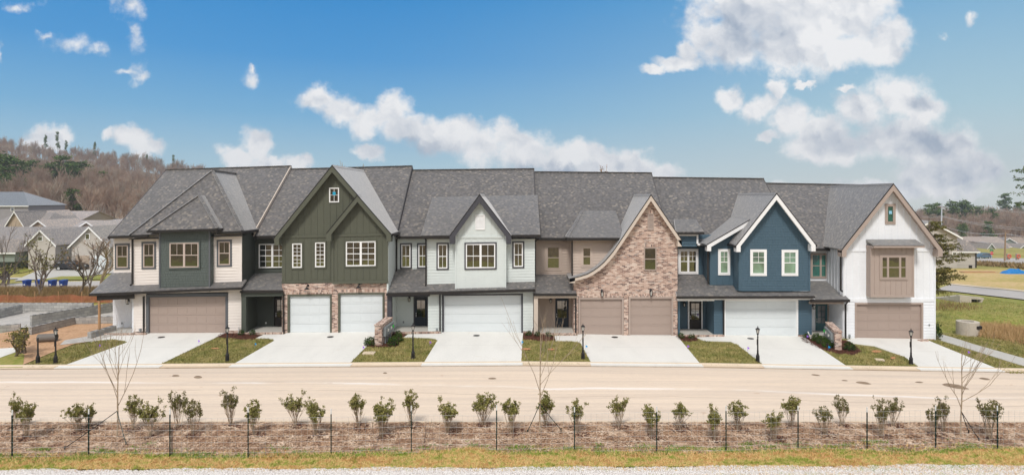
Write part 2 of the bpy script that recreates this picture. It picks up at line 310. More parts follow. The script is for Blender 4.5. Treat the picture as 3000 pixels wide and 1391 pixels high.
seam = M(nt, 'MULTIPLY', M(nt, 'LESS_THAN', M(nt, 'ABSOLUTE', M(nt, 'SUBTRACT', yn, 27.6)), 0.035), SS(nt, NOISE(nt, VM(nt, 'MULTIPLY', p, (0.3, 0.2, 1)), 1.0, 3, 0.6), 0.36, 0.5))
col = MX(nt, M(nt, 'MULTIPLY', seam, 0.5), col, C(168, 148, 126))
spk = SS(nt, NOISE(nt, VM(nt, 'MULTIPLY', p, (1.2, 3.0, 1)), 3.0, 5, 0.75), 0.60, 0.70)
col = MX(nt, M(nt, 'MULTIPLY', spk, 0.45), col, C(196, 170, 142))
trk = SS(nt, NOISE(nt, VM(nt, 'MULTIPLY', p, (0.04, 2.4, 1)), 1.0, 3, 0.5), 0.50, 0.62)
col = MX(nt, M(nt, 'MULTIPLY', trk, 0.28), col, C(192, 176, 162))
far = SS(nt, yv, 30.2, 32.4)
col = MX(nt, M(nt, 'MULTIPLY', far, 0.35), col, C(198, 184, 170))
sp = SS(nt, NOISE(nt, VM(nt, 'MULTIPLY', p, (0.9, 2.6, 1)), 1.3, 3, 0.6), 0.69, 0.73)
col = MX(nt, M(nt, 'MULTIPLY', sp, 0.55), col, C(176, 132, 96))
setc(nt, bs, col, 0.9, 0.2, NOISE(nt, p, 45, 3), 0.006, 0.5)
mottled('stain_and_shadow', [(0.3, C(120, 100, 82)), (0.7, C(160, 140, 118))], 3, 4)  # oil stains, and the painted shadow strip along the far kerb
mottled('soil', [(0.3, C(176, 116, 80)), (0.7, C(206, 152, 116))], 5, 4)

# ------------------------------------------------------------------ mesh builder
class MB:
    def __init__(s): s.v = []; s.f = []
    def add(s, vs, fs):
        o = len(s.v); s.v += [tuple(p) for p in vs]; s.f += [tuple(i + o for i in f) for f in fs]
    def box(s, x0, x1, y0, y1, z0, z1, k=0.0):
        xm = (x0 + x1) / 2
        s.add([(x, y, z + k * (x - xm)) for z in (z0, z1) for y in (y0, y1) for x in (x0, x1)],
              [(0, 1, 5, 4), (3, 2, 6, 7), (2, 0, 4, 6), (1, 3, 7, 5), (4, 5, 7, 6), (2, 3, 1, 0)])
    def prism(s, pts, yf, yb):               # outline (x,z), anticlockwise seen from the front (-y)
        ar = sum(pts[i][0] * pts[(i + 1) % len(pts)][1] - pts[(i + 1) % len(pts)][0] * pts[i][1] for i in range(len(pts)))
        if ar < 0: pts = pts[::-1]
        n = len(pts)
        vs = [(x, yf, z) for x, z in pts] + [(x, yb, z) for x, z in pts]
        fs = [tuple(range(n)), tuple(range(2 * n - 1, n - 1, -1))] + [(i, i + n, (i + 1) % n + n, (i + 1) % n) for i in range(n)]
        s.add(vs, fs)
    def slab(s, pts, t, up=True):            # polygon in space given thickness downwards along its normal
        P_ = [Vector(p) for p in pts]; n = Vector((0, 0, 0))
        for i in range(len(P_)): n += P_[i].cross(P_[(i + 1) % len(P_)])
        n.normalize()
        if (n.z < 0) == up: P_ = P_[::-1]; n = -n
        Q = [p - n * t for p in P_]; k = len(P_)
        s.add(P_ + Q, [tuple(range(k)), tuple(range(2 * k - 1, k - 1, -1))] + [(i, i + k, (i + 1) % k + k, (i + 1) % k) for i in range(k)])
    def beam(s, a, b, w, h):                 # rectangular bar between two points, w sideways, h vertically
        a = Vector(a); b = Vector(b); d = (b - a).normalized()
        sd = d.cross(Vector((0, 0, 1)))
        if sd.length < 1e-3: sd = Vector((1, 0, 0))
        sd.normalize(); u = sd.cross(d).normalized()
        sd *= w / 2; u *= h / 2
        vs = [a - sd - u, a + sd - u, a + sd + u, a - sd + u, b - sd - u, b + sd - u, b + sd + u, b - sd + u]
        s.add(vs, [(0, 3, 2, 1), (4, 5, 6, 7), (0, 1, 5, 4), (1, 2, 6, 5), (2, 3, 7, 6), (3, 0, 4, 7)])
    def tube(s, pts, rs, n=6, cap=True):
        if not isinstance(rs, (list, tuple)): rs = [rs] * len(pts)
        o = len(s.v); P_ = [Vector(p) for p in pts]; up0 = Vector((0.3, 0.9, 0.1))
        for i, p in enumerate(P_):
            d = (P_[min(i + 1, len(P_) - 1)] - P_[max(i - 1, 0)]).normalized()
            a_ = d.cross(up0)
            if a_.length < 1e-3: a_ = d.cross(Vector((1, 0, 0)))
            a_.normalize(); b_ = d.cross(a_)
            for j in range(n):
                t = 2 * math.pi * j / n
                s.v.append(tuple(p + (a_ * math.cos(t) + b_ * math.sin(t)) * rs[i]))
        for i in range(len(P_) - 1):
            for j in range(n):
                s.f.append((o + i * n + j, o + i * n + (j + 1) % n, o + (i + 1) * n + (j + 1) % n, o + (i + 1) * n + j))
        if cap:
            s.f.append(tuple(o + j for j in range(n))[::-1]); s.f.append(tuple(o + (len(P_) - 1) * n + j for j in range(n)))
    def lathe(s, prof, n=12, c=(0, 0, 0), sq=None):
        o = len(s.v)
        for r, z in prof:
            for j in range(n):
                t = 2 * math.pi * (j + 0.5) / n; s.v.append((c[0] + r * math.cos(t), c[1] + r * math.sin(t), c[2] + z))
        for i in range(len(prof) - 1):
            for j in range(n): s.f.append((o + i * n + j, o + i * n + (j + 1) % n, o + (i + 1) * n + (j + 1) % n, o + (i + 1) * n + j))
        s.f.append(tuple(o + j for j in range(n))[::-1]); s.f.append(tuple(o + (len(prof) - 1) * n + j for j in range(n)))
    def mesh(s, name, off=(0, 0, 0), uvs=True, smooth=False):
        me = bpy.data.meshes.new(name)
        me.from_pydata([(x - off[0], y - off[1], z - off[2]) for x, y, z in s.v], [], s.f)
        if smooth: me.polygons.foreach_set('use_smooth', [True] * len(me.polygons))
        if uvs and len(s.f) < 60000: autouv(me, off)
        me.update(); return me
def autouv(me, off):
    nv = len(me.vertices); co = np.empty(nv * 3, 'f'); me.vertices.foreach_get('co', co); co = co.reshape(-1, 3) + np.array(off, 'f')
    uvl = me.uv_layers.new(name='UVMap'); nl = len(me.loops)
    vi = np.empty(nl, 'i'); me.loops.foreach_get('vertex_index', vi)
    npoly = len(me.polygons); nor = np.empty(npoly * 3, 'f'); me.polygons.foreach_get('normal', nor); nor = nor.reshape(-1, 3)
    lt = np.empty(npoly, 'i'); me.polygons.foreach_get('loop_total', lt)
    pn = np.repeat(nor, lt, axis=0)
    zz = np.array([0, 0, 1.0]); u = np.cross(np.broadcast_to(zz, pn.shape), pn); l = np.linalg.norm(u, axis=1)
    u[l < 0.05] = (1, 0, 0); l[l < 0.05] = 1; u /= l[:, None]
    v = np.cross(pn, u); p = co[vi]
    uv = np.stack([(p * u).sum(1), (p * v).sum(1)], 1).astype('f')
    uvl.data.foreach_set('uv', uv.ravel())
def setp(o, label=None, cat=None, group=None, kind=None):
    if label: o['label'] = label
    if cat: o['category'] = cat
    if group: o['group'] = group
    if kind: o['kind'] = kind
    return o
def link(name, me, mat, parent=None, loc=(0, 0, 0)):
    o = bpy.data.objects.new(name, me); COL.objects.link(o)
    if mat: me.materials.append(MATS[mat])
    if parent: o.parent = parent
    o.location = loc; return o
def empty(name, loc, label=None, cat=None, group=None, rz=0):
    o = bpy.data.objects.new(name, None); COL.objects.link(o); o.location = loc; o.rotation_euler = (0, 0, rz); o.empty_display_size = 0.3
    return setp(o, label, cat, group)
def root_of(o):
    while o.parent: o = o.parent
    return o
def part(name, mb, mat, parent, smooth=False):          # world-space builder -> part under a thing
    off = tuple(root_of(parent).location)
    return link(name, mb.mesh(name, off, smooth=smooth), mat, parent)
def single(name, mb, mat, label, cat, group=None, smooth=False, kind=None):
    xs = [p[0] for p in mb.v]; ys = [p[1] for p in mb.v]; zs = [p[2] for p in mb.v]
    off = ((min(xs) + max(xs)) / 2, (min(ys) + max(ys)) / 2, min(zs))
    o = link(name, mb.mesh(name, off, smooth=smooth), mat, None, off)
    return setp(o, label, cat, group, kind)
def structure(name, mb, mat, smooth=False, kind='structure'):
    o = link(name, mb.mesh(name, smooth=smooth), mat); o['kind'] = kind; return o
def copy_tree(o, parent=None):
    c = o.copy(); COL.objects.link(c)
    if parent: c.parent = parent
    for ch in o.children: copy_tree(ch, c)
    return c
def arr_mesh(name, V, T, mat):
    me = bpy.data.meshes.new(name); V = np.asarray(V, 'f'); T = np.asarray(T, 'i')
    me.vertices.add(len(V)); me.vertices.foreach_set('co', V.ravel())
    me.loops.add(T.size); me.loops.foreach_set('vertex_index', T.ravel())
    me.polygons.add(len(T)); me.polygons.foreach_set('loop_start', np.arange(0, T.size, T.shape[1], dtype='i'))
    me.polygons.foreach_set('loop_total', np.full(len(T), T.shape[1], 'i'))
    me.update(calc_edges=True); me.validate()
    if mat: me.materials.append(MATS[mat])
    return me

def X(px, Y): return (px - CX) * Y / F
def Z(py, Y): return H - (py - HY) * Y / F
def P3(px, py, Y): return (X(px, Y), Y, Z(py, Y))

# ------------------------------------------------------------------ lie of the land
def itp(x, xs, ys): return float(np.interp(x, xs, ys))
def hf(x): return itp(x, [-27.4, -12, 0, 9, 17, 26.3], [-.2, -.08, 0, -.08, -.22, -.38])
def hg(x): return itp(x, [-30, -21, -11.1, -2.5, 6.3, 15, 22.9, 30], [.15, .19, .25, .27, .08, .04, -.13, -.25])
def ground_h(x, y):
    if y <= 24.2: return 0.0
    if y <= 32.6: return hf(x) * (y - 24.2) / 8.4
    if y <= 39: return hf(x) + (hg(x) - hf(x)) * (y - 32.6) / 6.4
    base = hg(x)
    t = x / y; px = CX + F * t
    # left profile
    near = itp(px, [0, 330, 480, 700, 900], [14, 9, 2, -2, -3])
    farz = itp(px, [0, 230, 400, 520, 640, 900, 1200], [40, 32, 28, 22, 16, -3, -6])
    L = itp(y, [39, 56, 75, 130, 160, 200, 260, 340, 450, 650, 1500], [.15, .0, -2.6, -2.6, -2, near * .35, near, near * 1.08 + 3, farz, farz - 25, -10])
    Rr = itp(y, [39, 45, 55, 60, 80, 105, 140, 190, 250, 420, 700, 1500], [-.2, -.45, -1.0, -1.2, -2.2, -3.3, -6.5, -10.3, -11, -9, -14, -20])
    dx, dy = (x - 37.5) / 4.5, (y - 45.5) / 3.2
    Rr -= 1.1 * math.exp(-(dx * dx + dy * dy))
    w = min(max((t + 0.35) / 0.7, 0), 1); w = w * w * (3 - 2 * w)
    g = L * (1 - w) + Rr * w
    s = min(max((y - 39) / 8, 0), 1)
    return base * (1 - s) + g * s
def G(px, py):                                   # where the sight line meets the ground
    Y = 40.0
    for _ in range(60):
        h = ground_h(X(px, Y), Y); Yn = (H - h) * F / max(py - HY, 4)
        Y = 0.5 * Y + 0.5 * min(Yn, 1500)
    return X(px, Y), Y
def GP(px, py, dz=0.0):
    x, y = G(px, py); return (x, y, ground_h(x, y) + dz)
def drape(name, pts, mat, dz, step=1.0, kind='structure', world=False, edge=0.0):
    if not world: pts = [G(*p) for p in pts]
    bm = bmesh.new(); vs = [bm.verts.new((x, y, 0)) for x, y in pts]; bm.faces.new(vs)
    bmesh.ops.triangulate(bm, faces=bm.faces[:])
    xs = [p[0] for p in pts]; ys = [p[1] for p in pts]
    for ax, lo, hi in ((0, min(xs), max(xs)), (1, min(ys), max(ys))):
        st = step
        if (hi - lo) / st > 80: st = (hi - lo) / 80
        t = math.floor(lo / st) * st + st
        while t < hi:
            co = (t, 0, 0) if ax == 0 else (0, t, 0); no = (1, 0, 0) if ax == 0 else (0, 1, 0)
            bmesh.ops.bisect_plane(bm, geom=bm.verts[:] + bm.edges[:] + bm.faces[:], plane_co=co, plane_no=no); t += st
    for v in bm.verts: v.co.z = ground_h(v.co.x, v.co.y) + dz
    bmesh.ops.recalc_face_normals(bm, faces=bm.faces[:])
    if bm.faces and sum(f.normal.z for f in bm.faces) < 0: bmesh.ops.reverse_faces(bm, faces=bm.faces[:])
    if edge:
        be = [e for e in bm.edges if e.is_boundary]
        r = bmesh.ops.extrude_edge_only(bm, edges=be)
        for v in [g for g in r['geom'] if isinstance(g, bmesh.types.BMVert)]: v.co.z -= edge
    me = bpy.data.meshes.new(name); bm.to_mesh(me); bm.free(); autouv(me, (0, 0, 0))
    o = link(name, me, mat); o['kind'] = kind; return o
def inside(x, y, poly):
    c = False; n = len(poly); j = n - 1
    for i in range(n):
        xi, yi = poly[i]; xj, yj = poly[j]
        if (yi > y) != (yj > y) and x < (xj - xi) * (y - yi) / (yj - yi) + xi: c = not c
        j = i
    return c
def scatter(name, polys, dens, size, mat, kind_shape='blade', seed=1, lift=0.0, holes=(), hfun=None, tilt=0.5, wr=0.16):
    rng = random.Random(seed); V = []; T = []
    for poly in polys:
        xs = [p[0] for p in poly]; ys = [p[1] for p in poly]
        n = int((max(xs) - min(xs)) * (max(ys) - min(ys)) * dens)
        for _ in range(n):
            x = rng.uniform(min(xs), max(xs)); y = rng.uniform(min(ys), max(ys))
            if not inside(x, y, poly): continue
            if any(inside(x, y, h) for h in holes): continue
            z = (hfun or ground_h)(x, y) + lift; s = size * rng.uniform(0.5, 1.3); a = rng.uniform(0, 6.283); o = len(V)
            ca, sa = math.cos(a), math.sin(a)
            if kind_shape == 'blade':
                w = s * wr; tx, ty = rng.gauss(0, tilt) * s, rng.gauss(0, tilt) * s
                V += [(x - ca * w, y - sa * w, z), (x + ca * w, y + sa * w, z), (x + tx, y + ty, z + s)]; T.append((o, o + 1, o + 2))
            elif kind_shape == 'chip':
                w = s * 0.28; tz = rng.uniform(-0.4, 0.6) * s; tw = rng.uniform(-0.5, 0.9) * w
                V += [(x - ca * s + sa * w, y - sa * s - ca * w, z + tw), (x - ca * s - sa * w, y - sa * s + ca * w, z), (x + ca * s, y + sa * s, z + abs(tz))]; T.append((o, o + 1, o + 2))
            else:
                h = s * 0.7
                V += [(x - ca * s, y - sa * s, z), (x + sa * s, y - ca * s, z), (x + ca * s, y + sa * s, z), (x + rng.uniform(-.3, .3) * s, y + rng.uniform(-.3, .3) * s, z + h), (x - sa * s, y + ca * s, z)]
                T += [(o, o + 1, o + 3), (o + 1, o + 2, o + 3), (o + 2, o + 4, o + 3), (o + 4, o, o + 3)]
    o = link(name, arr_mesh(name, V, T, mat), None); o['kind'] = 'stuff'; return o
# ------------------------------------------------------------------ house building kit
def clip(poly, ax, val, keep_gt):
    out = []; n = len(poly)
    for i in range(n):
        a, b = poly[i], poly[(i + 1) % n]
        da, db = a[ax] - val, b[ax] - val
        if not keep_gt: da, db = -da, -db
        if da >= 0: out.append(a)
        if (da > 0 and db < 0) or (da < 0 and db > 0):
            t = da / (da - db); out.append((a[0] + (b[0] - a[0]) * t, a[1] + (b[1] - a[1]) * t))
    return out
def area(p): return 0.5 * abs(sum(p[i][0] * p[(i + 1) % len(p)][1] - p[(i + 1) % len(p)][0] * p[i][1] for i in range(len(p)))) if len(p) > 2 else 0
class Frame:                      # a wall plane: u runs along it, off comes out of it
    def __init__(s, O, U, N, k=0.0, u0=0.0): s.O = Vector(O); s.U = Vector(U); s.N = Vector(N); s.k = k; s.u0 = u0
    def __call__(s, u, z, off): p = s.O + s.U * u + s.N * off; return (p.x, p.y, p.z + z + s.k * (u - s.u0))
def face_order(fr, vs):
    n = Vector((0, 0, 0))
    for i in range(len(vs)): n += Vector(vs[i]).cross(Vector(vs[(i + 1) % len(vs)]))
    return vs if n.dot(fr.N) > 0 else vs[::-1]
def lap(mb, poly, fr, ex=0.18, t=0.030):
    z0 = min(p[1] for p in poly); zt = max(p[1] for p in poly)
    z = z0
    while z < zt - 0.005:
        p = clip(clip(poly, 1, z, True), 1, z + ex, False)
        if area(p) > 1e-4:
            vs = face_order(fr, [fr(u, w, 0.003 + t * (1 - (w - z) / ex)) for u, w in p]); mb.add(vs, [tuple(range(len(vs)))])
            bu = [u for u, w in p if w < z + 0.004]
            if len(bu) >= 2:
                a, b = min(bu), max(bu); vs = [fr(a, z, 0.003 + t), fr(b, z, 0.003 + t), fr(b, z, 0), fr(a, z, 0)]
                vs2 = vs if (Vector(vs[1]) - Vector(vs[0])).cross(Vector(vs[2]) - Vector(vs[1])).z < 0 else vs[::-1]
                mb.add(vs2, [(0, 1, 2, 3)])
        z += ex
def shake(mb, poly, fr, seed=1, ex=0.16):
    rng = random.Random(seed); z = min(p[1] for p in poly); zt = max(p[1] for p in poly)
    while z < zt - 0.005:
        band = clip(clip(poly, 1, z, True), 1, z + ex, False)
        if area(band) > 1e-4:
            u = min(p[0] for p in band) - rng.uniform(0, 0.15); ue = max(p[0] for p in band)
            while u < ue:
                w = rng.uniform(0.11, 0.27); q = clip(clip(band, 0, u + 0.004, True), 0, u + w - 0.004, False)
                if area(q) > 2e-4:
                    t = 0.020 + rng.uniform(-0.003, 0.006); tl = rng.uniform(0.002, 0.005)
                    vs = [fr(a, b_, tl + t * (1 - (b_ - z) / ex)) for a, b_ in q]; k = len(vs)
                    bk = [fr(a, b_, 0) for a, b_ in q]
                    al = face_order(fr, vs); fl = al != vs
                    if fl: vs = vs[::-1]; bk = bk[::-1]
                    mb.add(vs + bk, [tuple(range(k))] + [(i, i + k, (i + 1) % k + k, (i + 1) % k) for i in range(k)])
                u += w
        z += ex
def battens(mb, poly, fr, sp=0.40, w=0.055, t=0.022, phase=0.2, skip=()):
    u = min(p[0] for p in poly) + phase; ue = max(p[0] for p in poly) - 0.03
    while u < ue:
        q = clip(clip(poly, 0, u - w / 2, True), 0, u + w / 2, False)
        if area(q) > 1e-3:
            za = min(p[1] for p in q); zb = min(max(p[1] for p in q if abs(p[0] - (u - w / 2)) < 1e-6), max(p[1] for p in q if abs(p[0] - (u + w / 2)) < 1e-6))
            segs = [(za, zb)]
            for (a, b, c, d) in skip:
                if a - 0.04 < u < b + 0.04:
                    ns = []
                    for s0, s1 in segs:
                        if s0 < c: ns.append((s0, min(s1, c)))
                        if s1 > d: ns.append((max(s0, d), s1))
                    segs = ns
            for s0, s1 in segs:
                if s1 - s0 < 0.03: continue
                c8 = [fr(uu, ww, oo) for oo in (0, t) for ww in (s0, s1) for uu in (u - w / 2, u + w / 2)]
                for f_ in ((4, 5, 7, 6), (0, 4, 6, 2), (1, 3, 7, 5), (0, 1, 5, 4), (2, 6, 7, 3)):
                    mb.add([c8[i] for i in f_], [(0, 1, 2, 3)])
        u += sp

class Unit:
    def __init__(s, label, k, px0, px1):
        s.k = k; s.x0 = X(px0, 46.5); s.x1 = X(px1, 46.5); xm = (s.x0 + s.x1) / 2
        s.root = empty('townhouse', (xm, 39, ground_h(xm, 39)), label, 'townhouse', 'attached townhouses in the row')
        s.parts = {}
    def r(s, x0, y0, x1, y1, Y): return X(x0, Y), X(x1, Y), Z(y1, Y), Z(y0, Y)
    def fr(s, xm, Y): return Frame((0, Y, 0), (1, 0, 0), (0, -1, 0), s.k, xm)
    def mb(s, name, mat, key=None):
        k_ = (name, mat, key)
        if k_ not in s.parts: s.parts[k_] = MB()
        return s.parts[k_]
    def wall(s, x0, y0, x1, y1, Y, mat, style='lap', back=None, key=None, **kw):
        a, b, c, d = s.r(x0, y0, x1, y1, Y)
        s.wallp([(a, c), (b, c), (b, d), (a, d)], Y, mat, style, back, key, xm=(a + b) / 2, sheared=False, **kw)
    def wallp(s, poly, Y, mat, style='lap', back=None, key=None, xm=None, sheared=True, **kw):
        mb = s.mb('wall', mat, key)
        if xm is None: xm = sum(p[0] for p in poly) / len(poly)
        k = s.k if not sheared else 0.0
        fr = Frame((0, Y, 0), (1, 0, 0), (0, -1, 0), k, xm)
        mb.prism([(x, z + k * (x - xm)) for x, z in poly], Y, back if back else Y + 0.2)
        if style == 'lap': lap(mb, poly, fr)
        elif style == 'shake': shake(mb, poly, fr, kw.get('seed', 3))
        elif style == 'batten': battens(mb, poly, fr, kw.get('sp', 0.40), phase=kw.get('phase', 0.2), skip=kw.get('skip', ()))
    def side(s, Xs, y0, y1, z0, z1, mat, facing, style='lap'):
        mb = s.mb('wall', mat, 'side%g' % Xs)
        fr = Frame((Xs, 0, 0), (0, 1, 0), (facing, 0, 0)); poly = [(y0, z0), (y1, z0), (y1, z1), (y0, z1)]
        mb.box(min(Xs, Xs - facing * 0.1), max(Xs, Xs - facing * 0.1), y0, y1, z0, z1)
        lap(mb, poly, fr) if style == 'lap' else battens(mb, poly, fr, 0.4)
    def fin(s):
        for (name, mat, key), mb in s.parts.items(): part(name, mb, mat, s.root)
        s.parts = {}
    # ---- openings
    def window(s, x0, y0, x1, y1, Y, fm, n=1, top=(0, 0), bot=(0, 0), trim=None, tw=0.09, gm='glass', wts=None, sticker=None, hung=True, tw_b=None):
        a, b, c, d = s.r(x0, y0, x1, y1, Y); k = s.k
        f = MB(); g = MB(); fw = 0.045; yo = Y - 0.062; yg = Y - 0.036
        f.box(a, b, yo, Y, d - fw, d, k); f.box(a, b, yo - 0.01, Y, c, c + fw, k)
        f.box(a, a + fw, yo, Y, c + fw, d - fw); f.box(b - fw, b, yo, Y, c + fw, d - fw)
        wts = wts or [1] * n; tot = sum(wts); mw = 0.08; inner = (b - a - 2 * fw) - mw * (n - 1); u = a + fw
        for i, w in enumerate(wts):
            ww = inner * w / tot; ua, ub = u, u + ww; zm = (c + d) / 2
            if i < n - 1: f.box(ub, ub + mw, yo + 0.002, Y, c + fw, d - fw)
            sr = 0.024
            cells = ((c + fw, zm, bot), (zm, d - fw, top)) if hung else ((c + fw, d - fw, top),)
            for (za, zb, gr) in cells:
                f.box(ua, ub, yo + 0.008, Y - 0.01, zb - sr, zb, 0); f.box(ua, ub, yo + 0.006, Y - 0.01, za, za + sr, 0)
                f.box(ua, ua + sr, yo + 0.01, Y - 0.01, za + sr, zb - sr); f.box(ub - sr, ub, yo + 0.01, Y - 0.01, za + sr, zb - sr)
                for q in range(1, gr[0]):
                    uu = ua + sr + (ww - 2 * sr) * q / gr[0]; f.box(uu - 0.011, uu + 0.011, Y - 0.048, Y - 0.03, za + sr, zb - sr)
                for q in range(1, gr[1]):
                    zz = za + sr + (zb - za - 2 * sr) * q / gr[1]; f.box(ua + sr, ub - sr, Y - 0.046, Y - 0.031, zz - 0.011, zz + 0.011)
            g.box(ua + 0.01, ub - 0.01, yg, yg + 0.02, c + fw, d - fw)
            u = ub + mw
        w = part('window', f, fm, s.root); part('glass', g, gm, w)
        if trim:
            t = MB(); tb = tw_b or tw; yt = Y - 0.05
            t.box(a - tw, b + tw, yt, Y, d, d + tw, k); t.box(a - tw, b + tw, yt - 0.006, Y, c - tb, c, k)
            t.box(a - tw, a, yt, Y, c, d); t.box(b, b + tw, yt, Y, c, d); part('trim', t, trim, w)
        if sticker:
            t = MB(); u = (a + b) / 2; z = (c + d) / 2 + 0.08; t.box(u - 0.09, u + 0.09, yg - 0.014, yg - 0.004, z - 0.08, z + 0.12); part('sticker', t, sticker, w)
        return w
    def garage(s, x0, y0, x1, y1, Y, mat, trim, tw=0.12, th=None):
        a, b, c, d = s.r(x0, y0, x1, y1, Y); g = MB(); yd = Y + 0.10; k = s.k * 0.5; hs = (d - c) / 4
        for i in range(4):
            za, zb = c + hs * i, c + hs * (i + 1) - 0.010
            g.box(a, b, yd, yd + 0.05, za, zb, k)
            ncol = max(4, int((b - a) / 0.6)); cw = (b - a) / ncol
            for j in range(ncol):
                ua, ub = a + cw * j + 0.06, a + cw * (j + 1) - 0.06
                g.box(ua, ub, yd - 0.012, yd, za + 0.10, zb - 0.10, 0) if abs(k) < 1e-9 else g.add([(x_, y_, z_ + k * (x_ - (a + b) / 2)) for z_ in (za + .1, zb - .1) for y_ in (yd - .012, yd) for x_ in (ua, ub)], [(0, 1, 5, 4), (2, 0, 4, 6), (1, 3, 7, 5), (4, 5, 7, 6), (2, 3, 1, 0)])
        o = part('garage_door', g, mat, s.root)
        t = MB(); th = th or tw
        t.box(a - tw, b + tw, Y - 0.035, Y + 0.12, d, d + th, s.k * 0.6); t.box(a - tw, a, Y - 0.03, Y + 0.12, c - 0.03, d); t.box(b, b + tw, Y - 0.03, Y + 0.12, c - 0.03, d)
        part('door_trim', t, trim, o)
        return (a - tw, b + tw, c, d + th)
    def door(s, x0, y0, x1, y1, Y, mat, trim=None, hand=0.1, cols=2, rows=3, glass_from=0.36):
        a, b, c, d = s.r(x0, y0, x1, y1, Y); f = MB(); w = b - a; h = d - c; zs = c + h * glass_from; st = 0.13
        f.box(a, b, Y - 0.05, Y, c, zs); f.box(a, b, Y - 0.05, Y, d - st, d); f.box(a, a + st, Y - 0.05, Y, zs, d - st); f.box(b - st, b, Y - 0.05, Y, zs, d - st)
        f.box(a + 0.14, b - 0.14, Y - 0.062, Y - 0.05, c + 0.14, zs - 0.1)
        for q in range(1, cols): u = a + st + (w - 2 * st) * q / cols; f.box(u - 0.012, u + 0.012, Y - 0.045, Y - 0.02, zs, d - st)
        for q in range(1, rows): z = zs + (d - st - zs) * q / rows; f.box(a + st, b - st, Y - 0.043, Y - 0.021, z - 0.012, z + 0.012)
        o = part('front_door', f, mat, s.root); g = MB(); g.box(a + st - .01, b - st + .01, Y - 0.022, Y - 0.012, zs - .01, d - st + .01); part('glass', g, 'glass_dark', o)
        hn = MB(); hx = a + hand * w; hn.box(hx - 0.02, hx + 0.02, Y - 0.085, Y - 0.05, c + h * 0.38, c + h * 0.38 + 0.14); hn.box(hx - .025, hx + .025, Y - .07, Y - .05, c + h * .48, c + h * .48 + .06); part('handle', hn, 'wire_steel', o)
        if trim:
            t = MB(); t.box(a - .09, a, Y - .06, Y, c, d); t.box(b, b + .09, Y - .06, Y, c, d); t.box(a - .09, b + .09, Y - .062, Y, d, d + .08); part('trim', t, trim, o)
    # ---- roofs
    def roof(s, pts, mat='shingles', t=0.10, name='roof', edge=None):
        mb = MB(); mb.slab(pts, t); o = part(name, mb, mat, s.root); return o
    def gable(s, ap, L, Rr, Yf, Yb, fm, fw=0.24, over=0.4, name='gable_roof', mat='shingles', curve=None, gut=(True, True), ret=True):
        # outer roof line in front elevation, left tip -> apex -> right tip
        A = (X(ap[0], Yf), Z(ap[1], Yf)); l = (X(L[0], Yf), Z(L[1], Yf)); r_ = (X(Rr[0], Yf), Z(Rr[1], Yf))
        left = [l] + ([(X(p[0], Yf), Z(p[1], Yf)) for p in curve] if curve else []) + [A]
        rm = MB()
        for i in range(len(left) - 1):
            p, q = left[i], left[i + 1]; rm.slab([(p[0], Yf, p[1]), (q[0], Yf, q[1]), (q[0], Yb, q[1]), (p[0], Yb, p[1])], 0.09)
        rm.slab([(A[0], Yf, A[1]), (r_[0], Yf, r_[1]), (r_[0], Yb, r_[1]), (A[0], Yb, A[1])], 0.09)
        ro = part(name, rm, mat, s.root)
        cp = MB()
        for sg, q in ((-1, left[-2]), (1, r_)):
            d = Vector((q[0] - A[0], 0, q[1] - A[1])).normalized() * 0.15
            cp.slab([(A[0], Yf - .01, A[1] + 0.03), (A[0] + d.x, Yf - .01, A[1] + d.z + 0.022), (A[0] + d.x, Yb, A[1] + d.z + 0.022), (A[0], Yb, A[1] + 0.03)], 0.03)
        part('ridge_cap', cp, mat, ro)
        line = left + [r_]
        def down(pl, d): return [(p[0], p[1] - d) for p in pl]
        fa = MB(); dr = MB(); so = MB()
        def fdir(i):
            p, q = line[i], line[i + 1]; d = Vector((q[0] - p[0], q[1] - p[1])).normalized(); return 1 / max(abs(d.x), 0.35)
        offs = []
        for i in range(len(line)):
            if i == 0: offs.append(fdir(0))
            elif i == len(line) - 1: offs.append(fdir(i - 1))
            else: offs.append((fdir(i - 1) + fdir(i)) / 2)
        for i in range(len(line) - 1):
            p, q = line[i], line[i + 1]; op, oq = offs[i], offs[i + 1]
            fa.prism([(p[0], p[1] - 0.015), (q[0], q[1] - 0.015), (q[0], q[1] - fw * oq), (p[0], p[1] - fw * op)], Yf - 0.03, Yf + 0.03)
            dr.prism([(p[0], p[1] + 0.012), (q[0], q[1] + 0.012), (q[0], q[1] - 0.035 * oq), (p[0], p[1] - 0.035 * op)], Yf - 0.045, Yf + 0.0)
            so.prism([(p[0], p[1] - 0.10), (q[0], q[1] - 0.10), (q[0], q[1] - 0.13 * oq), (p[0], p[1] - 0.13 * op)], Yf + 0.03, Yf + over + 0.05)
        if ret:
            for (p, sg) in ((line[0], 1), (line[-1], -1)):
                fa.prism([(p[0], p[1] - 0.02), (p[0], p[1] - fw * 1.75), (p[0] + sg * fw * 1.05, p[1] - fw * 1.75), (p[0] + sg * fw * 1.05, p[1] - 0.02)], Yf - 0.025, Yf + over)
        part('fascia', fa, fm, ro); part('drip_edge', dr, 'metal_black', ro); part('soffit', so, fm, ro)
        gt = MB()
        if gut[0]: gt.box(l[0] - 0.11, l[0] + 0.0, Yf + 0.02, 41.0, l[1] - 0.16, l[1] - 0.03)
        if gut[1]: gt.box(r_[0] - 0.0, r_[0] + 0.11, Yf + 0.02, 41.0, r_[1] - 0.16, r_[1] - 0.03)
        if gt.v: part('gutter', gt, 'gutter_black', s.root)
        s.line = line
        return line
    def under(s, line, d=0.12):        # wall outline that sits below a gable line
        return [(p[0], p[1] - d) for p in line]
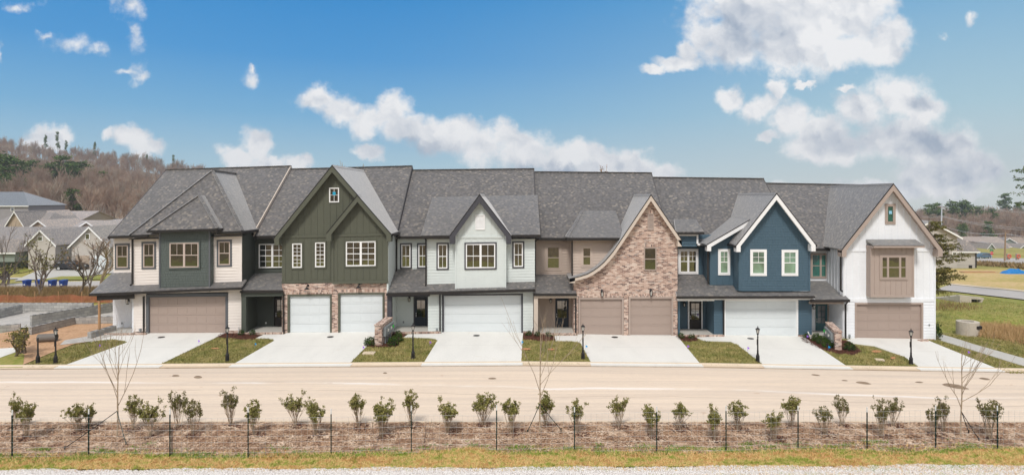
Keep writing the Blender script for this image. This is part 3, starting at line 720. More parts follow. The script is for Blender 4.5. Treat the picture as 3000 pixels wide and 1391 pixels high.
    def main(s, rl, rr, el, er, Yr=46.5, Ye=40.6, wallm='paint_white', rake=('roof_edge', 'roof_edge')):
        # rl, rr ridge ends and el, er eave ends in front elevation
        A = [P3(*el, Ye), P3(*er, Ye), P3(*rr, Yr), P3(*rl, Yr)]
        mb = MB(); mb.slab(A, 0.12)
        B = [A[2], A[3], (A[3][0], 2 * Yr - Ye, A[0][2]), (A[2][0], 2 * Yr - Ye, A[1][2])]
        mb.slab(B, 0.12); ro = part('roof', mb, 'shingles', s.root)
        cp = MB(); cp.beam((A[3][0], Yr, A[3][2] + 0.005), (A[2][0], Yr, A[2][2] + 0.005), 0.26, 0.05); part('ridge_cap', cp, 'shingles', ro)
        for (e, r_, sg, m_) in ((A[0], A[3], -1, rake[0]), (A[1], A[2], 1, rake[1])):
            fa = MB(); y2 = 2 * Yr - Ye
            o1 = [(Ye, e[2] + .01), (Yr, r_[2] + .01), (y2, e[2] + .01), (y2, e[2] - .26), (Yr, r_[2] - .26), (Ye, e[2] - .26)]
            xa_, xb_ = e[0] + sg * .012, e[0] - sg * .05; xr_, xs_ = r_[0] + sg * .012, r_[0] - sg * .05
            va = [(xr_ if abs(y_ - Yr) < .01 else xa_, y_, z_) for y_, z_ in o1]; vb = [(xs_ if abs(y_ - Yr) < .01 else xb_, y_, z_) for y_, z_ in o1]
            fa.add(va + vb, [(0, 1, 4, 5), (1, 2, 3, 4), (11, 10, 7, 6), (10, 9, 8, 7), (5, 4, 10, 11), (4, 3, 9, 10), (0, 6, 7, 1), (1, 7, 8, 2), (0, 5, 11, 6), (2, 8, 9, 3)])
            part('fascia', fa, m_, ro)
        gt = MB(); gt.beam((A[0][0], Ye - .05, A[0][2] - .10), (A[1][0], Ye - .05, A[1][2] - .10), 0.12, 0.14)
        gt.beam((A[0][0], Ye + .15, A[0][2] - .14), (A[1][0], Ye + .15, A[1][2] - .14), 0.42, 0.04)
        part('gutter', gt, 'gutter_black', s.root)
        # the body of the house behind the front
        za = min(A[0][2], A[1][2]) - 0.2; zr = min(A[2][2], A[3][2]) - 0.32; xa = max(A[0][0], A[3][0]) + .06; xb = min(A[1][0], A[2][0]) - .06
        zg = min(ground_h(xa, 39), ground_h(xb, 39)) - 0.6
        prof = [(41.45, zg), (41.45, za), (Yr, zr), (2 * Yr - 41.45, za), (2 * Yr - 41.45, zg)]
        bd = MB(); n = 5; vs = [(xa, y_, z_) for y_, z_ in prof] + [(xb, y_, z_) for y_, z_ in prof]
        bd.add(vs, [(0, 1, 2, 3, 4), (9, 8, 7, 6, 5)] + [(i, i + 5, (i + 1) % 5 + 5, (i + 1) % 5) for i in range(5)])
        part('wall', bd, wallm, s.root)
        s.A = A; s.zat = lambda y_: A[0][2] + (A[3][2] - A[0][2]) * (y_ - Ye) / (Yr - Ye)
    def gutter(s, a, b, Y, w=0.12, h=0.13, mat='gutter_black', drop=0.05):
        mb = MB(); p, q = P3(*a, Y), P3(*b, Y)
        mb.beam((p[0], Y, p[2] - drop), (q[0], Y, q[2] - drop), w, h); part('gutter', mb, mat, s.root)
    def spout(s, px, y0, y1, Y, mat='gutter_black', foot=-0.0, wgap=0.07, jog=0):
        mb = MB(); x = X(px, Y); z0, z1 = Z(y0, Y), Z(y1, Y)
        mb.beam((x, Y - 0.35 if jog else Y, z0 + 0.16), (x, Y - 0.0, z0 - 0.03), 0.085, 0.075) if jog else None
        mb.box(x - .043, x + .043, Y - .04, Y + .04, z1, z0); mb.beam((x, Y, z1 + .03), (x, Y - 0.2, z1 - .05), 0.085, 0.075)
        part('downspout', mb, mat, s.root)
    def box(s, name, x0, y0, x1, y1, Y, d, mat, back=False):
        a, b, c, e = s.r(x0, y0, x1, y1, Y); mb = MB(); mb.box(a, b, Y, Y + d, c, e, s.k if (b - a) > 0.6 else 0); return part(name, mb, mat, s.root)
    def lantern(s, px, py, Y, h=0.36):
        x, _, z = P3(px, py, Y); z -= h / 2; mb = MB(); y = Y - 0.16; w = 0.085
        mb.box(x - .05, x + .05, Y - .03, Y, z + h * .35, z + h * 1.0); mb.box(x - .015, x + .015, y, Y - .03, z + h * .9, z + h * .94)
        mb.add([(x + sx_ * w, y + sy_ * w, z + h * .78) for sy_ in (-1, 1) for sx_ in (-1, 1)] + [(x, y, z + h * 1.02)], [(0, 1, 4), (1, 3, 4), (3, 2, 4), (2, 0, 4), (0, 2, 3, 1)])
        for sx_ in (-1, 1):
            for sy_ in (-1, 1): mb.beam((x + sx_ * w * .9, y + sy_ * w * .9, z + h * .78), (x + sx_ * w * .65, y + sy_ * w * .65, z), .014, .014)
        mb.box(x - w * .7, x + w * .7, y - w * .7, y + w * .7, z - .012, z + .012)
        o = part('wall_lantern', mb, 'metal_black', s.root); g = MB(); g.box(x - .03, x + .03, y - .03, y + .03, z + .02, z + h * .6); part('glass', g, 'lamp_glass', o)
    def gooseneck(s, px, py, Y):
        x, _, z = P3(px, py, Y); mb = MB()
        mb.box(x - .06, x + .06, Y - .02, Y, z + .06, z + .2)
        mb.tube([(x, Y - .02, z + .13), (x, Y - .14, z + .2), (x, Y - .24, z + .17), (x, Y - .26, z + .08)], .014, 6)
        mb.lathe([(.03, .08), (.05, .04), (.16, -.06), (.165, -.075), (.15, -.075)], 12, (x, Y - .26, z)); part('wall_lamp', mb, 'metal_black', s.root)
    def porch(s, x0, x1, yf, yb, Yf=38.72, Yb=41.3, edge=True):
        a, b = X(x0, Yf), X(x1, Yf); g_ = ground_h((a + b) / 2, Yf); zf = g_ + .11
        mb = MB(); mb.box(a, b, Yf + .08, Yb, g_ - .4, zf, s.k * 0.4); part('porch_floor', mb, 'concrete_grey', s.root)
        if edge: e = MB(); e.box(a - .02, b + .02, Yf - .02, Yf + .08, g_ - .3, zf + .012, s.k * .4); part('brick_edge', e, 'brick_soldier', s.root)
        return zf
# ================================================================== UNIT 1 (left end)
YG = 39.0; YB = 40.6
u = Unit('left-end cream townhouse with hipped roofs, a slate green bay and one wide taupe garage door', .022, 487, 853)
u.main((487, 497), (853, 486), (318, 691), (744, 681), wallm='paint_cream', rake=('roof_edge', 'trim_beige'))
A_ = P3(622, 499, 42.5); zE = Z(680, 38.75); FL = P3(377, 689, 38.75); FR = P3(710, 676, 38.75); Ab = (A_[0], 46.3, A_[2] - .1)
mb = MB(); mb.slab([FL, FR, A_], .1); mb.slab([FL, A_, Ab, (FL[0], 41.6, FL[2])], .1); mb.slab([FR, A_, Ab, (FR[0], 41.6, FR[2])], .1)
ro = part('hip_roof', mb, 'shingles', u.root); cp = MB()
for p in (FL, FR): cp.beam((p[0], p[1], p[2] + .02), (A_[0], A_[1], A_[2] + .02), .2, .045)
cp.beam((A_[0], A_[1], A_[2] + .02), (Ab[0], Ab[1], Ab[2] + .02), .24, .045); part('ridge_cap', cp, 'shingles', ro)
u.gutter((377, 691), (434, 689), 38.72); u.gutter((636, 681), (712, 678), 38.72)
mb = MB(); mb.box(FL[0], FR[0], 38.75, 39.3, FL[2] - .17, FL[2] - .12, .03); mb.box(FR[0] - .03, FR[0] + .08, 38.7, 41, FR[2] - .16, FR[2] - .03); part('soffit', mb, 'gutter_black', u.root)
bA = P3(583, 572, 40.2); bl = P3(432, 675, 38.3); br = P3(638, 669, 38.3); bb = (bA[0], 41.2, bA[2])
mb = MB(); mb.slab([bl, br, bA], .09); mb.slab([bl, bA, bb, (bl[0], 40.2, bl[2])], .09); mb.slab([br, bA, bb, (br[0], 40.2, br[2])], .09)
ro = part('hip_roof', mb, 'shingles', u.root); cp = MB()
for p in (bl, br): cp.beam((p[0], p[1], p[2] + .02), (bA[0], bA[1], bA[2] + .02), .2, .045)
part('ridge_cap', cp, 'shingles', ro); u.gutter((432, 677), (638, 671), 38.28, .1, .1)
mb = MB(); mb.box(br[0] - .02, br[0] + .07, 38.3, 39.1, br[2] - .13, br[2] - .03); mb.box(bl[0] - .07, bl[0] + .02, 38.3, 39.1, bl[2] - .13, bl[2] - .03); part('soffit', mb, 'gutter_black', u.root)
# walls
u.wall(333, 694, 398, 815, 41.0, 'paint_cream', back=41.45)
u.wall(391, 690, 470, 845, 39.15, 'paint_cream', back=41.45)
u.wall(612, 684, 708, 835, 39.15, 'paint_cream', back=41.45)
u.wall(466.5, 672, 617, 853, 38.75, 'paint_slate_green', 'shake', back=39.4, seed=5)
mb = MB(); a, b, c, d = u.r(466.5, 672, 617, 853, 38.75)
for xx in (a, b - .1): mb.box(xx, xx + .1, 38.70, 38.76, c, d)
part('corner_board', mb, 'trim_slate', u.root)
a, b, c, d = u.r(708, 684, 742, 840, 39.15); u.side(a + .02, 39.16, 41.2, c - .3, d, 'paint_green_dark', 1)
mb = MB(); mb.box(a - .10, a + .025, 39.11, 39.16, c, d); a2 = X(391, 39.15); mb.box(a2 - .01, a2 + .09, 39.11, 39.16, Z(845, 39.15), Z(692, 39.15)); part('corner_board', mb, 'paint_cream', u.root)
for x0, y0, x1, y1, Y in ((342.5, 718, 376, 784, 41.0), (421, 713, 453, 783, 39.15), (641, 707, 675, 776, 39.15)):
    u.window(x0, y0, x1, y1, Y, 'frame_pink_beige', 1, (2, 1), (0, 0), 'trim_slate', .11, 'glass_dark')
u.window(498, 711, 583, 783, 38.72, 'frame_pink_beige', 2, (2, 1), (0, 0), 'paint_slate_green', .09, 'glass_dark')
# garage storey
u.garage(436, 869, 661, 978, YG, 'door_taupe', 'trim_slate', .16, .2)
u.wall(392, 857, 428, 970, YG, 'paint_cream', back=41.45); u.wall(669, 848, 709, 967, YG, 'paint_cream', back=41.45); u.wall(428, 845, 669, 857, YG, 'paint_cream', back=41.45)
u.mb('brick_base', 'brick', 1).box(X(669, 39), X(709, 39), 38.97, 41.4, -.1, Z(967, 39)); u.mb('brick_base', 'brick', 2).box(X(392, 39), X(428, 39), 38.97, 41.4, -.1, Z(972, 39))
# lower roof: porch and skirt
E0 = P3(266, 859, 38.45); E1 = P3(707, 841, 38.55)
wl = X(391, 39.15)
mb = MB()
T0 = (X(333, 41.0), 41.0, Z(798, 41)); T1 = (wl, 41.0, Z(794, 41))
def on(e0, e1, t, Y, rise):     # a point above the eave line
    x = e0[0] + (e1[0] - e0[0]) * t; return (x, Y, e0[2] + (e1[2] - e0[2]) * t + rise)
tt = (wl - E0[0]) / (E1[0] - E0[0]); Em = on(E0, E1, tt, E0[1], 0)
mb.slab([E0, Em, T1, T0], .09)
mb.slab([E0, T0, (T0[0], 44.5, T0[2]), (E0[0], 46, E0[2])], .09)
mb.slab([Em, E1, (E1[0], 39.3, E1[2] + .38), (wl, 39.3, Em[2] + .40)], .09)
ro = part('porch_roof', mb, 'shingles', u.root)
u.gutter((262, 861), (709, 842), 38.43, .13, .15)
mb = MB(); mb.beam((E0[0] + .3, 38.62, E0[2] - .33), (X(392, 38.62), 38.62, Z(868, 38.62)), .16, .26); mb.box(E0[0] + .22, E0[0] + .38, 38.7, 45.5, E0[2] - .46, E0[2] - .12); mb.box(E0[0] - .08, E0[0] + .02, 38.5, 45.5, E0[2] - .16, E0[2] - .02)
part('porch_beam', mb, 'gutter_black', u.root)
mb = MB(); mb.box(E0[0] + .2, X(392, 39), 38.7, 41.3, Z(862, 38.6), Z(862, 38.6) + .03); part('porch_ceiling', mb, 'paint_cream', u.root)
# porch
zf = u.porch(278, 427, 986, 975, 38.72, 41.3)
a, b, c, d = u.r(331, 868, 393, 960, YB); mb = u.mb('wall', 'paint_white', 'porch'); mb.box(a, b, YB, 41.45, zf - .02, d + .2); shake(mb, [(a, zf), (b, zf), (b, d + .2), (a, d + .2)], Frame((0, YB, 0), (1, 0, 0), (0, -1, 0)), 9)
u.side(wl - .02, 39.05, 41.0, zf, Z(870, 39), 'paint_white', -1)
u.lantern(378, 880, YB, .42); u.box('outlet', 355, 944, 358.5, 949, YB-.05, .03, 'grey_box'); u.box('outlet', 386, 904, 389, 910, YB-.05, .03, 'grey_box')
mb = MB(); x = X(291, 38.62); mb.box(x - .05, x + .05, 38.57, 38.67, zf - .15, Z(869, 38.6)); part('porch_post', mb, 'wood_raw', u.root)
u.spout(421, 868, 975, 38.92); u.spout(388, 700, 832, 39.05, jog=0)
mb = MB(); x = X(412, 38.97); mb.tube([(x, 38.97, Z(975, 39)), (x, 38.9, Z(965, 39))], .02); mb.box(x - .05, x + .05, 38.86, 38.97, Z(968, 39), Z(961, 39)); part('gas_riser', mb, 'grey_box', u.root)
mb = MB(); x = X(699, 38.9); mb.tube([(x, 38.9, Z(978, 39)), (x, 38.9, Z(958, 39)), (x + .1, 38.8, Z(954, 39))], .025); part('vent_pipe', mb, 'plastic_white', u.root)
u.fin()

# ================================================================== UNIT 2 (dark olive gables, brick garage storey)
u = Unit('olive green townhouse with two steep overlapping front gables above brick and two white garage doors', .02, 853, 1208)
u.main((853, 495), (1208, 486), (746, 691), (1163, 683), wallm='paint_olive')
ln = u.gable((973, 484), (804, 695), (1146, 684), 38.55, 46.2, 'paint_olive', .28, .45)
a = X(826, 39.0); b = X(1137, 39.0); zb = Z(828, 39)
lo = u.under([(X(826, 39.0), 0), (0, 0)], 0)
def gablewall(line, xa, xb, zb, d=.13):
    # the wall outline under a gable line, cut at its side walls
    pl = [(p[0], p[1] - d) for p in line]
    def zat(x):
        for i in range(len(pl) - 1):
            if pl[i][0] <= x <= pl[i + 1][0]: return pl[i][1] + (pl[i + 1][1] - pl[i][1]) * (x - pl[i][0]) / (pl[i + 1][0] - pl[i][0])
        return min(pl[0][1], pl[-1][1])
    mid = [p for p in pl if xa < p[0] < xb]
    return [(xa, zb), (xb, zb), (xb, zat(xb))] + mid[::-1] + [(xa, zat(xa))]
W1 = (X(965, 39) - .05, X(994, 39) + .05, Z(593, 39) - .05, Z(550, 39) + .05)
sk = [W1, (X(852, 39), X(889, 39), Z(789, 39), Z(709, 39)), (X(920, 39), X(957, 39), Z(787, 39), Z(706, 39))]
u.wallp(gablewall(ln, a, b, zb), 39.0, 'paint_olive', 'batten', 41.45, skip=sk)
ln2 = u.gable((1047.5, 571), (957, 682), (1146, 684.5), 38.35, 39.1, 'paint_olive', .28, .4, name='gable_roof', gut=(False, False))
a2 = X(974, 38.75)
u.wallp(gablewall(ln2, a2, X(1137, 38.75), Z(830, 38.75)), 38.75, 'paint_olive', 'batten', 39.1, phase=.3, skip=[(X(1010, 38.75), X(1105, 38.75), Z(784, 38.75), Z(703, 38.75))])
mb = MB()
mb.box(a, a2, 38.955, 39.0, Z(696, 39), Z(689, 39), u.k); mb.box(a2, X(1137, 38.75), 38.705, 38.75, Z(692, 38.75), Z(685, 38.75), u.k); mb.box(a, a2 + .01, 38.95, 39, Z(830, 39), Z(822, 39), u.k)
mb.box(a2, X(1137, 38.75), 38.70, 38.75, Z(830, 38.75), Z(822, 38.75), u.k); mb.box(a2 - .02, a2 + .09, 38.71, 38.95, Z(826, 38.75), Z(686, 38.75)); part('belt_board', mb, 'paint_olive', u.root)
u.window(965, 550, 994, 593, 39.0, 'trim_white', 1, (2, 2), (0, 0), None, sticker='sticker', hung=False, gm='glass_dark')
u.window(857, 713, 885, 784, 39.0, 'trim_white', 1, (2, 3), (2, 3), 'paint_olive', .08)
u.window(924, 710, 953, 782, 39.0, 'trim_white', 1, (2, 3), (2, 3), 'paint_olive', .08)
u.window(1014, 707, 1101, 779, 38.75, 'trim_white', 2, (2, 2), (2, 2), 'paint_olive', .08)
# recess over the porch
u.wall(738, 688, 832, 812, 41.0, 'paint_green_dark', back=41.45)
u.window(759, 714, 838, 784, 41.0, 'trim_white', 2, (2, 2), (2, 2), 'paint_green_dark', .07, 'glass_dark')
# brick storey
for x0, x1 in ((826, 842), (971.5, 990), (1127, 1136)): u.wall(x0, 860, x1, 978, 38.95, 'brick', 'flat', 41.4)
u.wall(826, 827, 1137, 861, 38.95, 'brick', 'flat', 41.4)
for x0, x1, y in ((834, 975, 0), (990, 1126, -3)): u.box('brick_lintel', x0, 850 + y, x1, 861 + y, 38.93, .04, 'brick_soldier')
u.garage(848, 867, 971 - 4, 977, 38.95, 'door_white', 'paint_olive', .11); u.garage(996, 862, 1121, 973, 38.95, 'door_white', 'paint_olive', .11)
u.gooseneck(903, 842, 38.95); u.gooseneck(1053, 838, 38.95)
a, b, c, d = u.r(1137, 684, 1160, 860, 39.0); u.side(b * 0 + X(1137, 38.75) + .015, 38.76, 41.2, Z(862, 39), Z(688, 39), 'paint_mint', 1)
# porch
mb = MB(); e0 = P3(708, 849, 38.7); e1 = P3(828, 849, 38.7); mb.slab([e0, e1, P3(828, 799, 41.0), P3(742, 800, 41.0)], .09); part('porch_roof', mb, 'shingles', u.root)
u.gutter((704, 852), (829, 851), 38.66); u.box('porch_beam', 706, 856, 828, 868, 38.72, .16, 'paint_green_dark')
u.box('porch_post', 707, 860, 721, 979, 38.74, .28, 'paint_green_dark')
zf = u.porch(709, 829, 980, 967)
u.wall(716, 860, 803, 968, YB, 'paint_green_dark', back=41.45)
u.side(X(721, 39.02), 39.02, 41.3, zf, Z(866, 39), 'paint_green_dark', 1); u.door(806, 872, 838, 961, YB, 'door_dark', None, .12); u.box('porch_ceiling', 708, 865, 830, 866, 38.75, 2.6, 'paint_green_dark')
u.box('outlet', 777, 943, 781, 948, YB-.04, .03, 'plastic_white'); u.spout(830, 862, 979, 38.82); u.fin()

# ================================================================== UNIT 3 (pale mint)
u = Unit('pale mint townhouse with charcoal trim, a central steep gable and one wide white garage door', .018, 1208, 1565)
u.main((1208, 498), (1565, 494), (1163, 692), (1571, 690), wallm='paint_mint')
for x0, x1, y0, y1, Y in ((1156, 1256, 694, 800, 41.0), (1251, 1334, 697, 840, 39.25), (1483, 1567, 694, 836, 39.25)): u.wall(x0, y0, x1, y1, Y, 'paint_mint', back=41.45)
xl = X(1232, 38.75); xr = X(1583, 38.75); Yt = 43.9
mb = MB(); mb.slab([(xl, 38.75, Z(690, 38.75)), (xr, 38.75, Z(687, 38.75)), (xr - .05, Yt, Z(571, Yt)), (xl, Yt, Z(577, Yt))], .13); part('dormer_roof', mb, 'shingles', u.root)
u.gutter((1232, 693), (1322, 692), 38.70, .12, .15); u.gutter((1494, 690), (1585, 689), 38.70, .12, .15)
mb = MB(); mb.box(xl, xr, 38.76, 39.3, Z(700, 38.76), Z(698.5, 38.76)); mb.box(xl - .01, xl + .04, 38.8, 41, Z(699, 38.8), Z(692, 38.8)); part('soffit', mb, 'gutter_black', u.root)
ln = u.gable((1405, 569), (1317, 690), (1498, 690), 38.3, 42.6, 'trim_charcoal', .30, .4, gut=(False, False))
a, b = X(1333, 38.7), X(1483, 38.7)
u.wallp(gablewall(ln, a, b, Z(846, 38.7)), 38.7, 'paint_mint', 'batten', 39.4, phase=.22, sp=.4, skip=[(X(1357, 38.7), X(1459, 38.7), Z(793, 38.7), Z(706, 38.7)), (X(1390, 38.7), X(1425, 38.7), Z(677, 38.7), Z(626, 38.7))])
mb = MB(); mb.box(a, b, 38.65, 38.7, Z(697, 38.7), Z(691, 38.7)); 
for xx in (a, b - .09): mb.box(xx, xx + .09, 38.66, 38.7, Z(846, 38.7), Z(695, 38.7))
part('belt_board', mb, 'paint_mint', u.root)
def vent(u, x0, y0, x1, y1, Y, mat):
    a, b, c, d = u.r(x0, y0, x1, y1, Y); mb = MB(); mb.box(a, b, Y - .05, Y, c, c + .06); mb.box(a, b, Y - .05, Y, d - .06, d); mb.box(a, a + .06, Y - .05, Y, c + .06, d - .06); mb.box(b - .06, b, Y - .05, Y, c + .06, d - .06)
    n = int((d - c - .12) / .07)
    for i in range(n):
        z = c + .06 + (d - c - .12) * i / n; mb.add([(a + .06, Y - .04, z), (b - .06, Y - .04, z), (b - .06, Y - .005, z + .06), (a + .06, Y - .005, z + .06)], [(0, 1, 2, 3)]); mb.add([(a + .06, Y - .04, z), (b - .06, Y - .04, z), (b - .06, Y - .002, z - .008), (a + .06, Y - .002, z - .008)], [(3, 2, 1, 0)])
    part('gable_vent', mb, mat, u.root)
vent(u, 1393, 629, 1421, 673, 38.7, 'trim_white')
u.window(1365, 714, 1451, 785, 38.7, 'trim_white', 2, (2, 1), (2, 1), 'trim_charcoal', .09)
for x0, y0, x1, y1, Y in ((1283, 715, 1311, 786, 39.25), (1505, 711, 1532, 781, 39.25), (1176, 716, 1203, 783, 41.0), (1226, 716, 1251, 782, 41.0)): u.window(x0, y0, x1, y1, Y, 'trim_white', 1, (2, 1), (2, 1), 'trim_charcoal', .09)
u.garage(1300, 865, 1527, 975, YG, 'door_white', 'trim_charcoal', .11)
u.wall(1254, 856, 1295, 977, YG, 'paint_mint', back=41.45); u.wall(1532, 852, 1562, 969, YG, 'paint_mint', back=41.45); u.wall(1295, 852, 1532, 861, YG, 'paint_mint', back=41.45)
u.mb('brick_base', 'brick', 3).box(X(1532, 39), X(1562, 39), 38.97, 41.4, -.1, Z(968, 39))
E0 = P3(1134, 857, 38.45); E1 = P3(1567, 845.5, 38.45); mb = MB(); wl = X(1251, 39.25)
tt = (wl - E0[0]) / (E1[0] - E0[0]); Em = on(E0, E1, tt, E0[1], 0)
mb.slab([E0, Em, (wl, 41, Z(786, 41)), (X(1160, 41), 41, Z(788, 41))], .09); mb.slab([Em, E1, (E1[0], 39.35, E1[2] + .40), (wl, 39.35, Em[2] + .42)], .09); part('porch_roof', mb, 'shingles', u.root)
u.gutter((1132, 860), (1568, 848), 38.42, .12, .15)
u.box('porch_beam', 1134, 861, 1258, 869, 38.62, .2, 'trim_charcoal'); u.box('porch_post', 1134, 866, 1147, 978, 38.66, .3, 'trim_charcoal')
zf = u.porch(1137, 1290, 981, 969)
u.wall(1150, 860, 1213, 972, YB, 'paint_mint', back=41.45); u.door(1216, 873, 1251, 960, YB, 'door_navy', 'trim_charcoal', .1, rows=2)
u.side(X(1147, 39), 39, 41.3, zf, Z(868, 39), 'paint_mint', 1); u.lantern(1200, 874, YB, .34); u.box('porch_ceiling', 1136, 868, 1256, 869, 38.7, 2.6, 'paint_mint')
u.box('outlet', 1180, 940, 1184, 946, YB-.04, .03, 'grey_box')
u.spout(1162, 700, 790, 40.92); u.spout(1248, 702, 832, 39.15, jog=1); u.spout(1289, 862, 978, 38.9)
mb = MB(); x = X(1280, 38.97); mb.tube([(x, 38.97, Z(974, 39)), (x, 38.9, Z(966, 39))], .02); mb.box(x - .05, x + .05, 38.86, 38.97, Z(968, 39), Z(961, 39)); part('gas_riser', mb, 'grey_box', u.root)
mb = MB(); x = X(1558, 38.8); mb.tube([(x - .05, 38.7, Z(975, 39)), (x + .05, 38.9, Z(955, 39))], .03); part('vent_pipe', mb, 'plastic_white', u.root)
u.fin()

# ================================================================== UNIT 4 (brick swoop)
u = Unit('tan townhouse whose brick gable sweeps down in a curve beside two taupe garage doors', .006, 1565, 1909)
u.main((1565, 503), (1909, 506), (1571, 696), (1964, 700), wallm='paint_tan')
u.wall(1567, 700, 1679, 815, 41.0, 'paint_tan', back=41.45); u.wall(1677, 702, 1815, 822, 39.6, 'paint_tan_light', back=41.45)
a = X(1661, 39.05); b = X(1830, 39.05); Yt = 42.8
mb = MB(); zt = Z(617, Yt); mb.slab([(a, 39.05, Z(696, 39.05)), (b, 39.05, Z(696, 39.05)), (b, Yt, zt), (X(1706, Yt), Yt, zt)], .11); mb.slab([(a, 39.05, Z(696, 39.05)), (X(1706, Yt), Yt, zt), (a, 41.3, Z(696, 39.05))], .1)
ro = part('dormer_roof', mb, 'shingles', u.root); cp = MB(); cp.beam((a, 39.05, Z(696, 39.05) + .02), (X(1706, Yt), Yt, zt + .02), .2, .04); part('ridge_cap', cp, 'shingles', ro)
u.gutter((1661, 699), (1815, 699), 39.0); mb = MB(); mb.box(a, b, 39.06, 39.7, Z(703, 39.05), Z(701.5, 39.05)); part('soffit', mb, 'gutter_black', u.root)
cur = [(1701, 808), (1722, 801), (1741, 790), (1757, 778), (1771, 765), (1784, 750), (1797, 734), (1822, 697), (1872, 622)]
ln = u.gable((1907, 570), (1668, 816), (1997, 702), 38.5, 44.6, 'trim_beige', .22, .42, curve=cur, gut=(False, False), ret=False)
mb = MB(); p = ln[-1]; mb.prism([(p[0], p[1] - .02), (p[0] - .25, p[1] - .02), (p[0] - .25, p[1] - .42), (p[0], p[1] - .42)], 38.47, 38.95); p = ln[0]; mb.prism([(p[0], p[1] - .02), (p[0], p[1] - .26), (p[0] + .35, p[1] - .26), (p[0] + .35, p[1] + .03)], 38.47, 38.95); part('eave_return', mb, 'trim_beige', u.root)
a = X(1681, 38.92); b = X(1985, 38.92)
gw = gablewall(ln, a, b, Z(868, 38.92), .17)
bm_ = u.mb('wall', 'brick', 'gable')
# sliced so the concave outline stays sound
xs_ = sorted(set([p[0] for p in gw]))
zl = min(p[1] for p in gw)
def topz(x):
    t = [p for p in gw[2:]][::-1]
    for i in range(len(t) - 1):
        if t[i][0] - 1e-6 <= x <= t[i + 1][0] + 1e-6 and t[i + 1][0] > t[i][0]: return t[i][1] + (t[i + 1][1] - t[i][1]) * (x - t[i][0]) / (t[i + 1][0] - t[i][0])
    return t[-1][1]
tops = [(x, topz(x)) for x in xs_]; n = len(tops)
vs = [(x, 38.92, zl) for x, _ in tops] + [(x, 38.92, z_) for x, z_ in tops]
bm_.add(vs, [(i, i + 1, n + i + 1, n + i) for i in range(n - 1)])
bm_.box(b - .2, b, 38.921, 41.4, zl, tops[-1][1] - .05); bm_.box(a, a + .2, 38.921, 41.4, zl, tops[0][1] - .05)
for x0, x1 in ((1681, 1694), (1828, 1841), (1972, 1985)): u.wall(x0, 868, x1, 985, 38.92, 'brick', 'flat', 41.4)
for x0, x1 in ((1696, 1826), (1843, 1972)): u.box('brick_lintel', x0, 861, x1, 870.5, 38.90, .03, 'brick_soldier')
u.box('brick_lintel', 1895, 616, 1917, 625.5, 38.90, .03, 'brick_soldier'); u.box('brick_lintel', 1885, 713, 1925, 723, 38.90, .03, 'brick_soldier'); u.box('brick_sill', 1885, 794, 1926, 797, 38.88, .05, 'brick_soldier')
u.garage(1700, 876, 1822, 984, 38.92, 'door_taupe', 'trim_taupe', .11); u.garage(1847, 874, 1967, 981, 38.92, 'door_taupe', 'trim_taupe', .11)
vent(u, 1897, 626, 1915, 674, 38.92, 'trim_taupe')
u.window(1886, 724.5, 1923, 792, 38.92, 'trim_taupe', 1, trim=None, gm='glass_dark'); u.window(1602, 722, 1640, 787, 41.0, 'trim_taupe', 1, trim='paint_tan', tw=.13); u.window(1706, 724, 1732, 778, 39.6, 'paint_tan_light', 1, trim='paint_tan_light', tw=.1)
u.lantern(1763, 857, 38.92, .42); u.lantern(1906, 855, 38.92, .42)
mb = MB(); mb.slab([P3(1563, 859, 38.6), P3(1689, 859, 38.6), P3(1682, 803, 41), P3(1569, 803, 41)], .09); part('porch_roof', mb, 'shingles', u.root)
u.gutter((1562, 861), (1690, 861), 38.56); u.box('porch_beam', 1564, 865, 1689, 873, 38.64, .18, 'trim_beige'); u.box('porch_post', 1564, 872, 1576, 982, 38.66, .3, 'trim_beige')
zf = u.porch(1566, 1688, 984, 972); u.wall(1570, 868, 1628, 975, YB, 'paint_tan', back=41.45); u.wall(1665, 868, 1690, 975, YB, 'paint_tan', back=41.44)
u.door(1627, 875, 1666, 962, YB, 'door_navy', None, .1, rows=2); u.lantern(1613.5, 878, YB, .3); u.box('porch_ceiling', 1566, 872, 1686, 873, 38.8, 2.5, 'paint_tan'); u.box('outlet', 1592, 943, 1595, 949, YB-.04, .03, 'trim_taupe')
u.spout(1568, 702, 836, 39.3 + 1.55); u.spout(1676, 700, 803, 40.9 - 1.4, jog=1); u.spout(1686.5, 866, 982, 38.8); u.fin()

# ================================================================== UNIT 5 (navy shingled gable)
u = Unit('navy blue townhouse with a shingled white-edged gable and one wide white garage door', 0.0, 1909, 2237)
u.main((1909, 519), (2237, 523), (1964, 714), (2340, 716), wallm='paint_navy')
u.wall(1984, 688, 2085, 815, 41.0, 'paint_navy', back=41.45)
Yt = 42.1; mb = MB(); mb.slab([P3(1980, 679, 40.2), P3(2063, 679, 40.2), P3(2039, 642, Yt), P3(1975, 642, Yt)], .1); part('dormer_roof', mb, 'shingles', u.root); u.gutter((1980, 682), (2063, 682), 40.16, .1, .1)
u.box('fascia', 1986, 684, 2046, 691, 40.4, .1, 'trim_white'); u.box('fascia', 2041, 691, 2046, 714, 40.4, .5, 'trim_white'); u.wall(1984, 690, 2041, 722, 40.5, 'paint_navy', back=41.45); u.box('fascia', 2044, 713, 2072, 719, 40.3, .1, 'trim_white')
ln = u.gable((2275, 566), (2157, 717), (2389, 715), 38.2, 45.0, 'trim_white', .25, .45, gut=(True, True))
a, b = X(2163.5, 38.7), X(2373, 38.7); u.wallp(gablewall(ln, a, b, Z(852, 38.7)), 38.7, 'paint_navy', 'shake', 41.45, seed=11)
mb = MB()
for xx in (a - .004, b - .09): mb.box(xx, xx + .094, 38.655, 38.70, Z(851, 38.7), Z(724, 38.7))
part('corner_board', mb, 'paint_navy', u.root)
u.side(a - .012, 38.71, 39.6, Z(850, 38.9), Z(722, 38.9), 'paint_navy', -1)
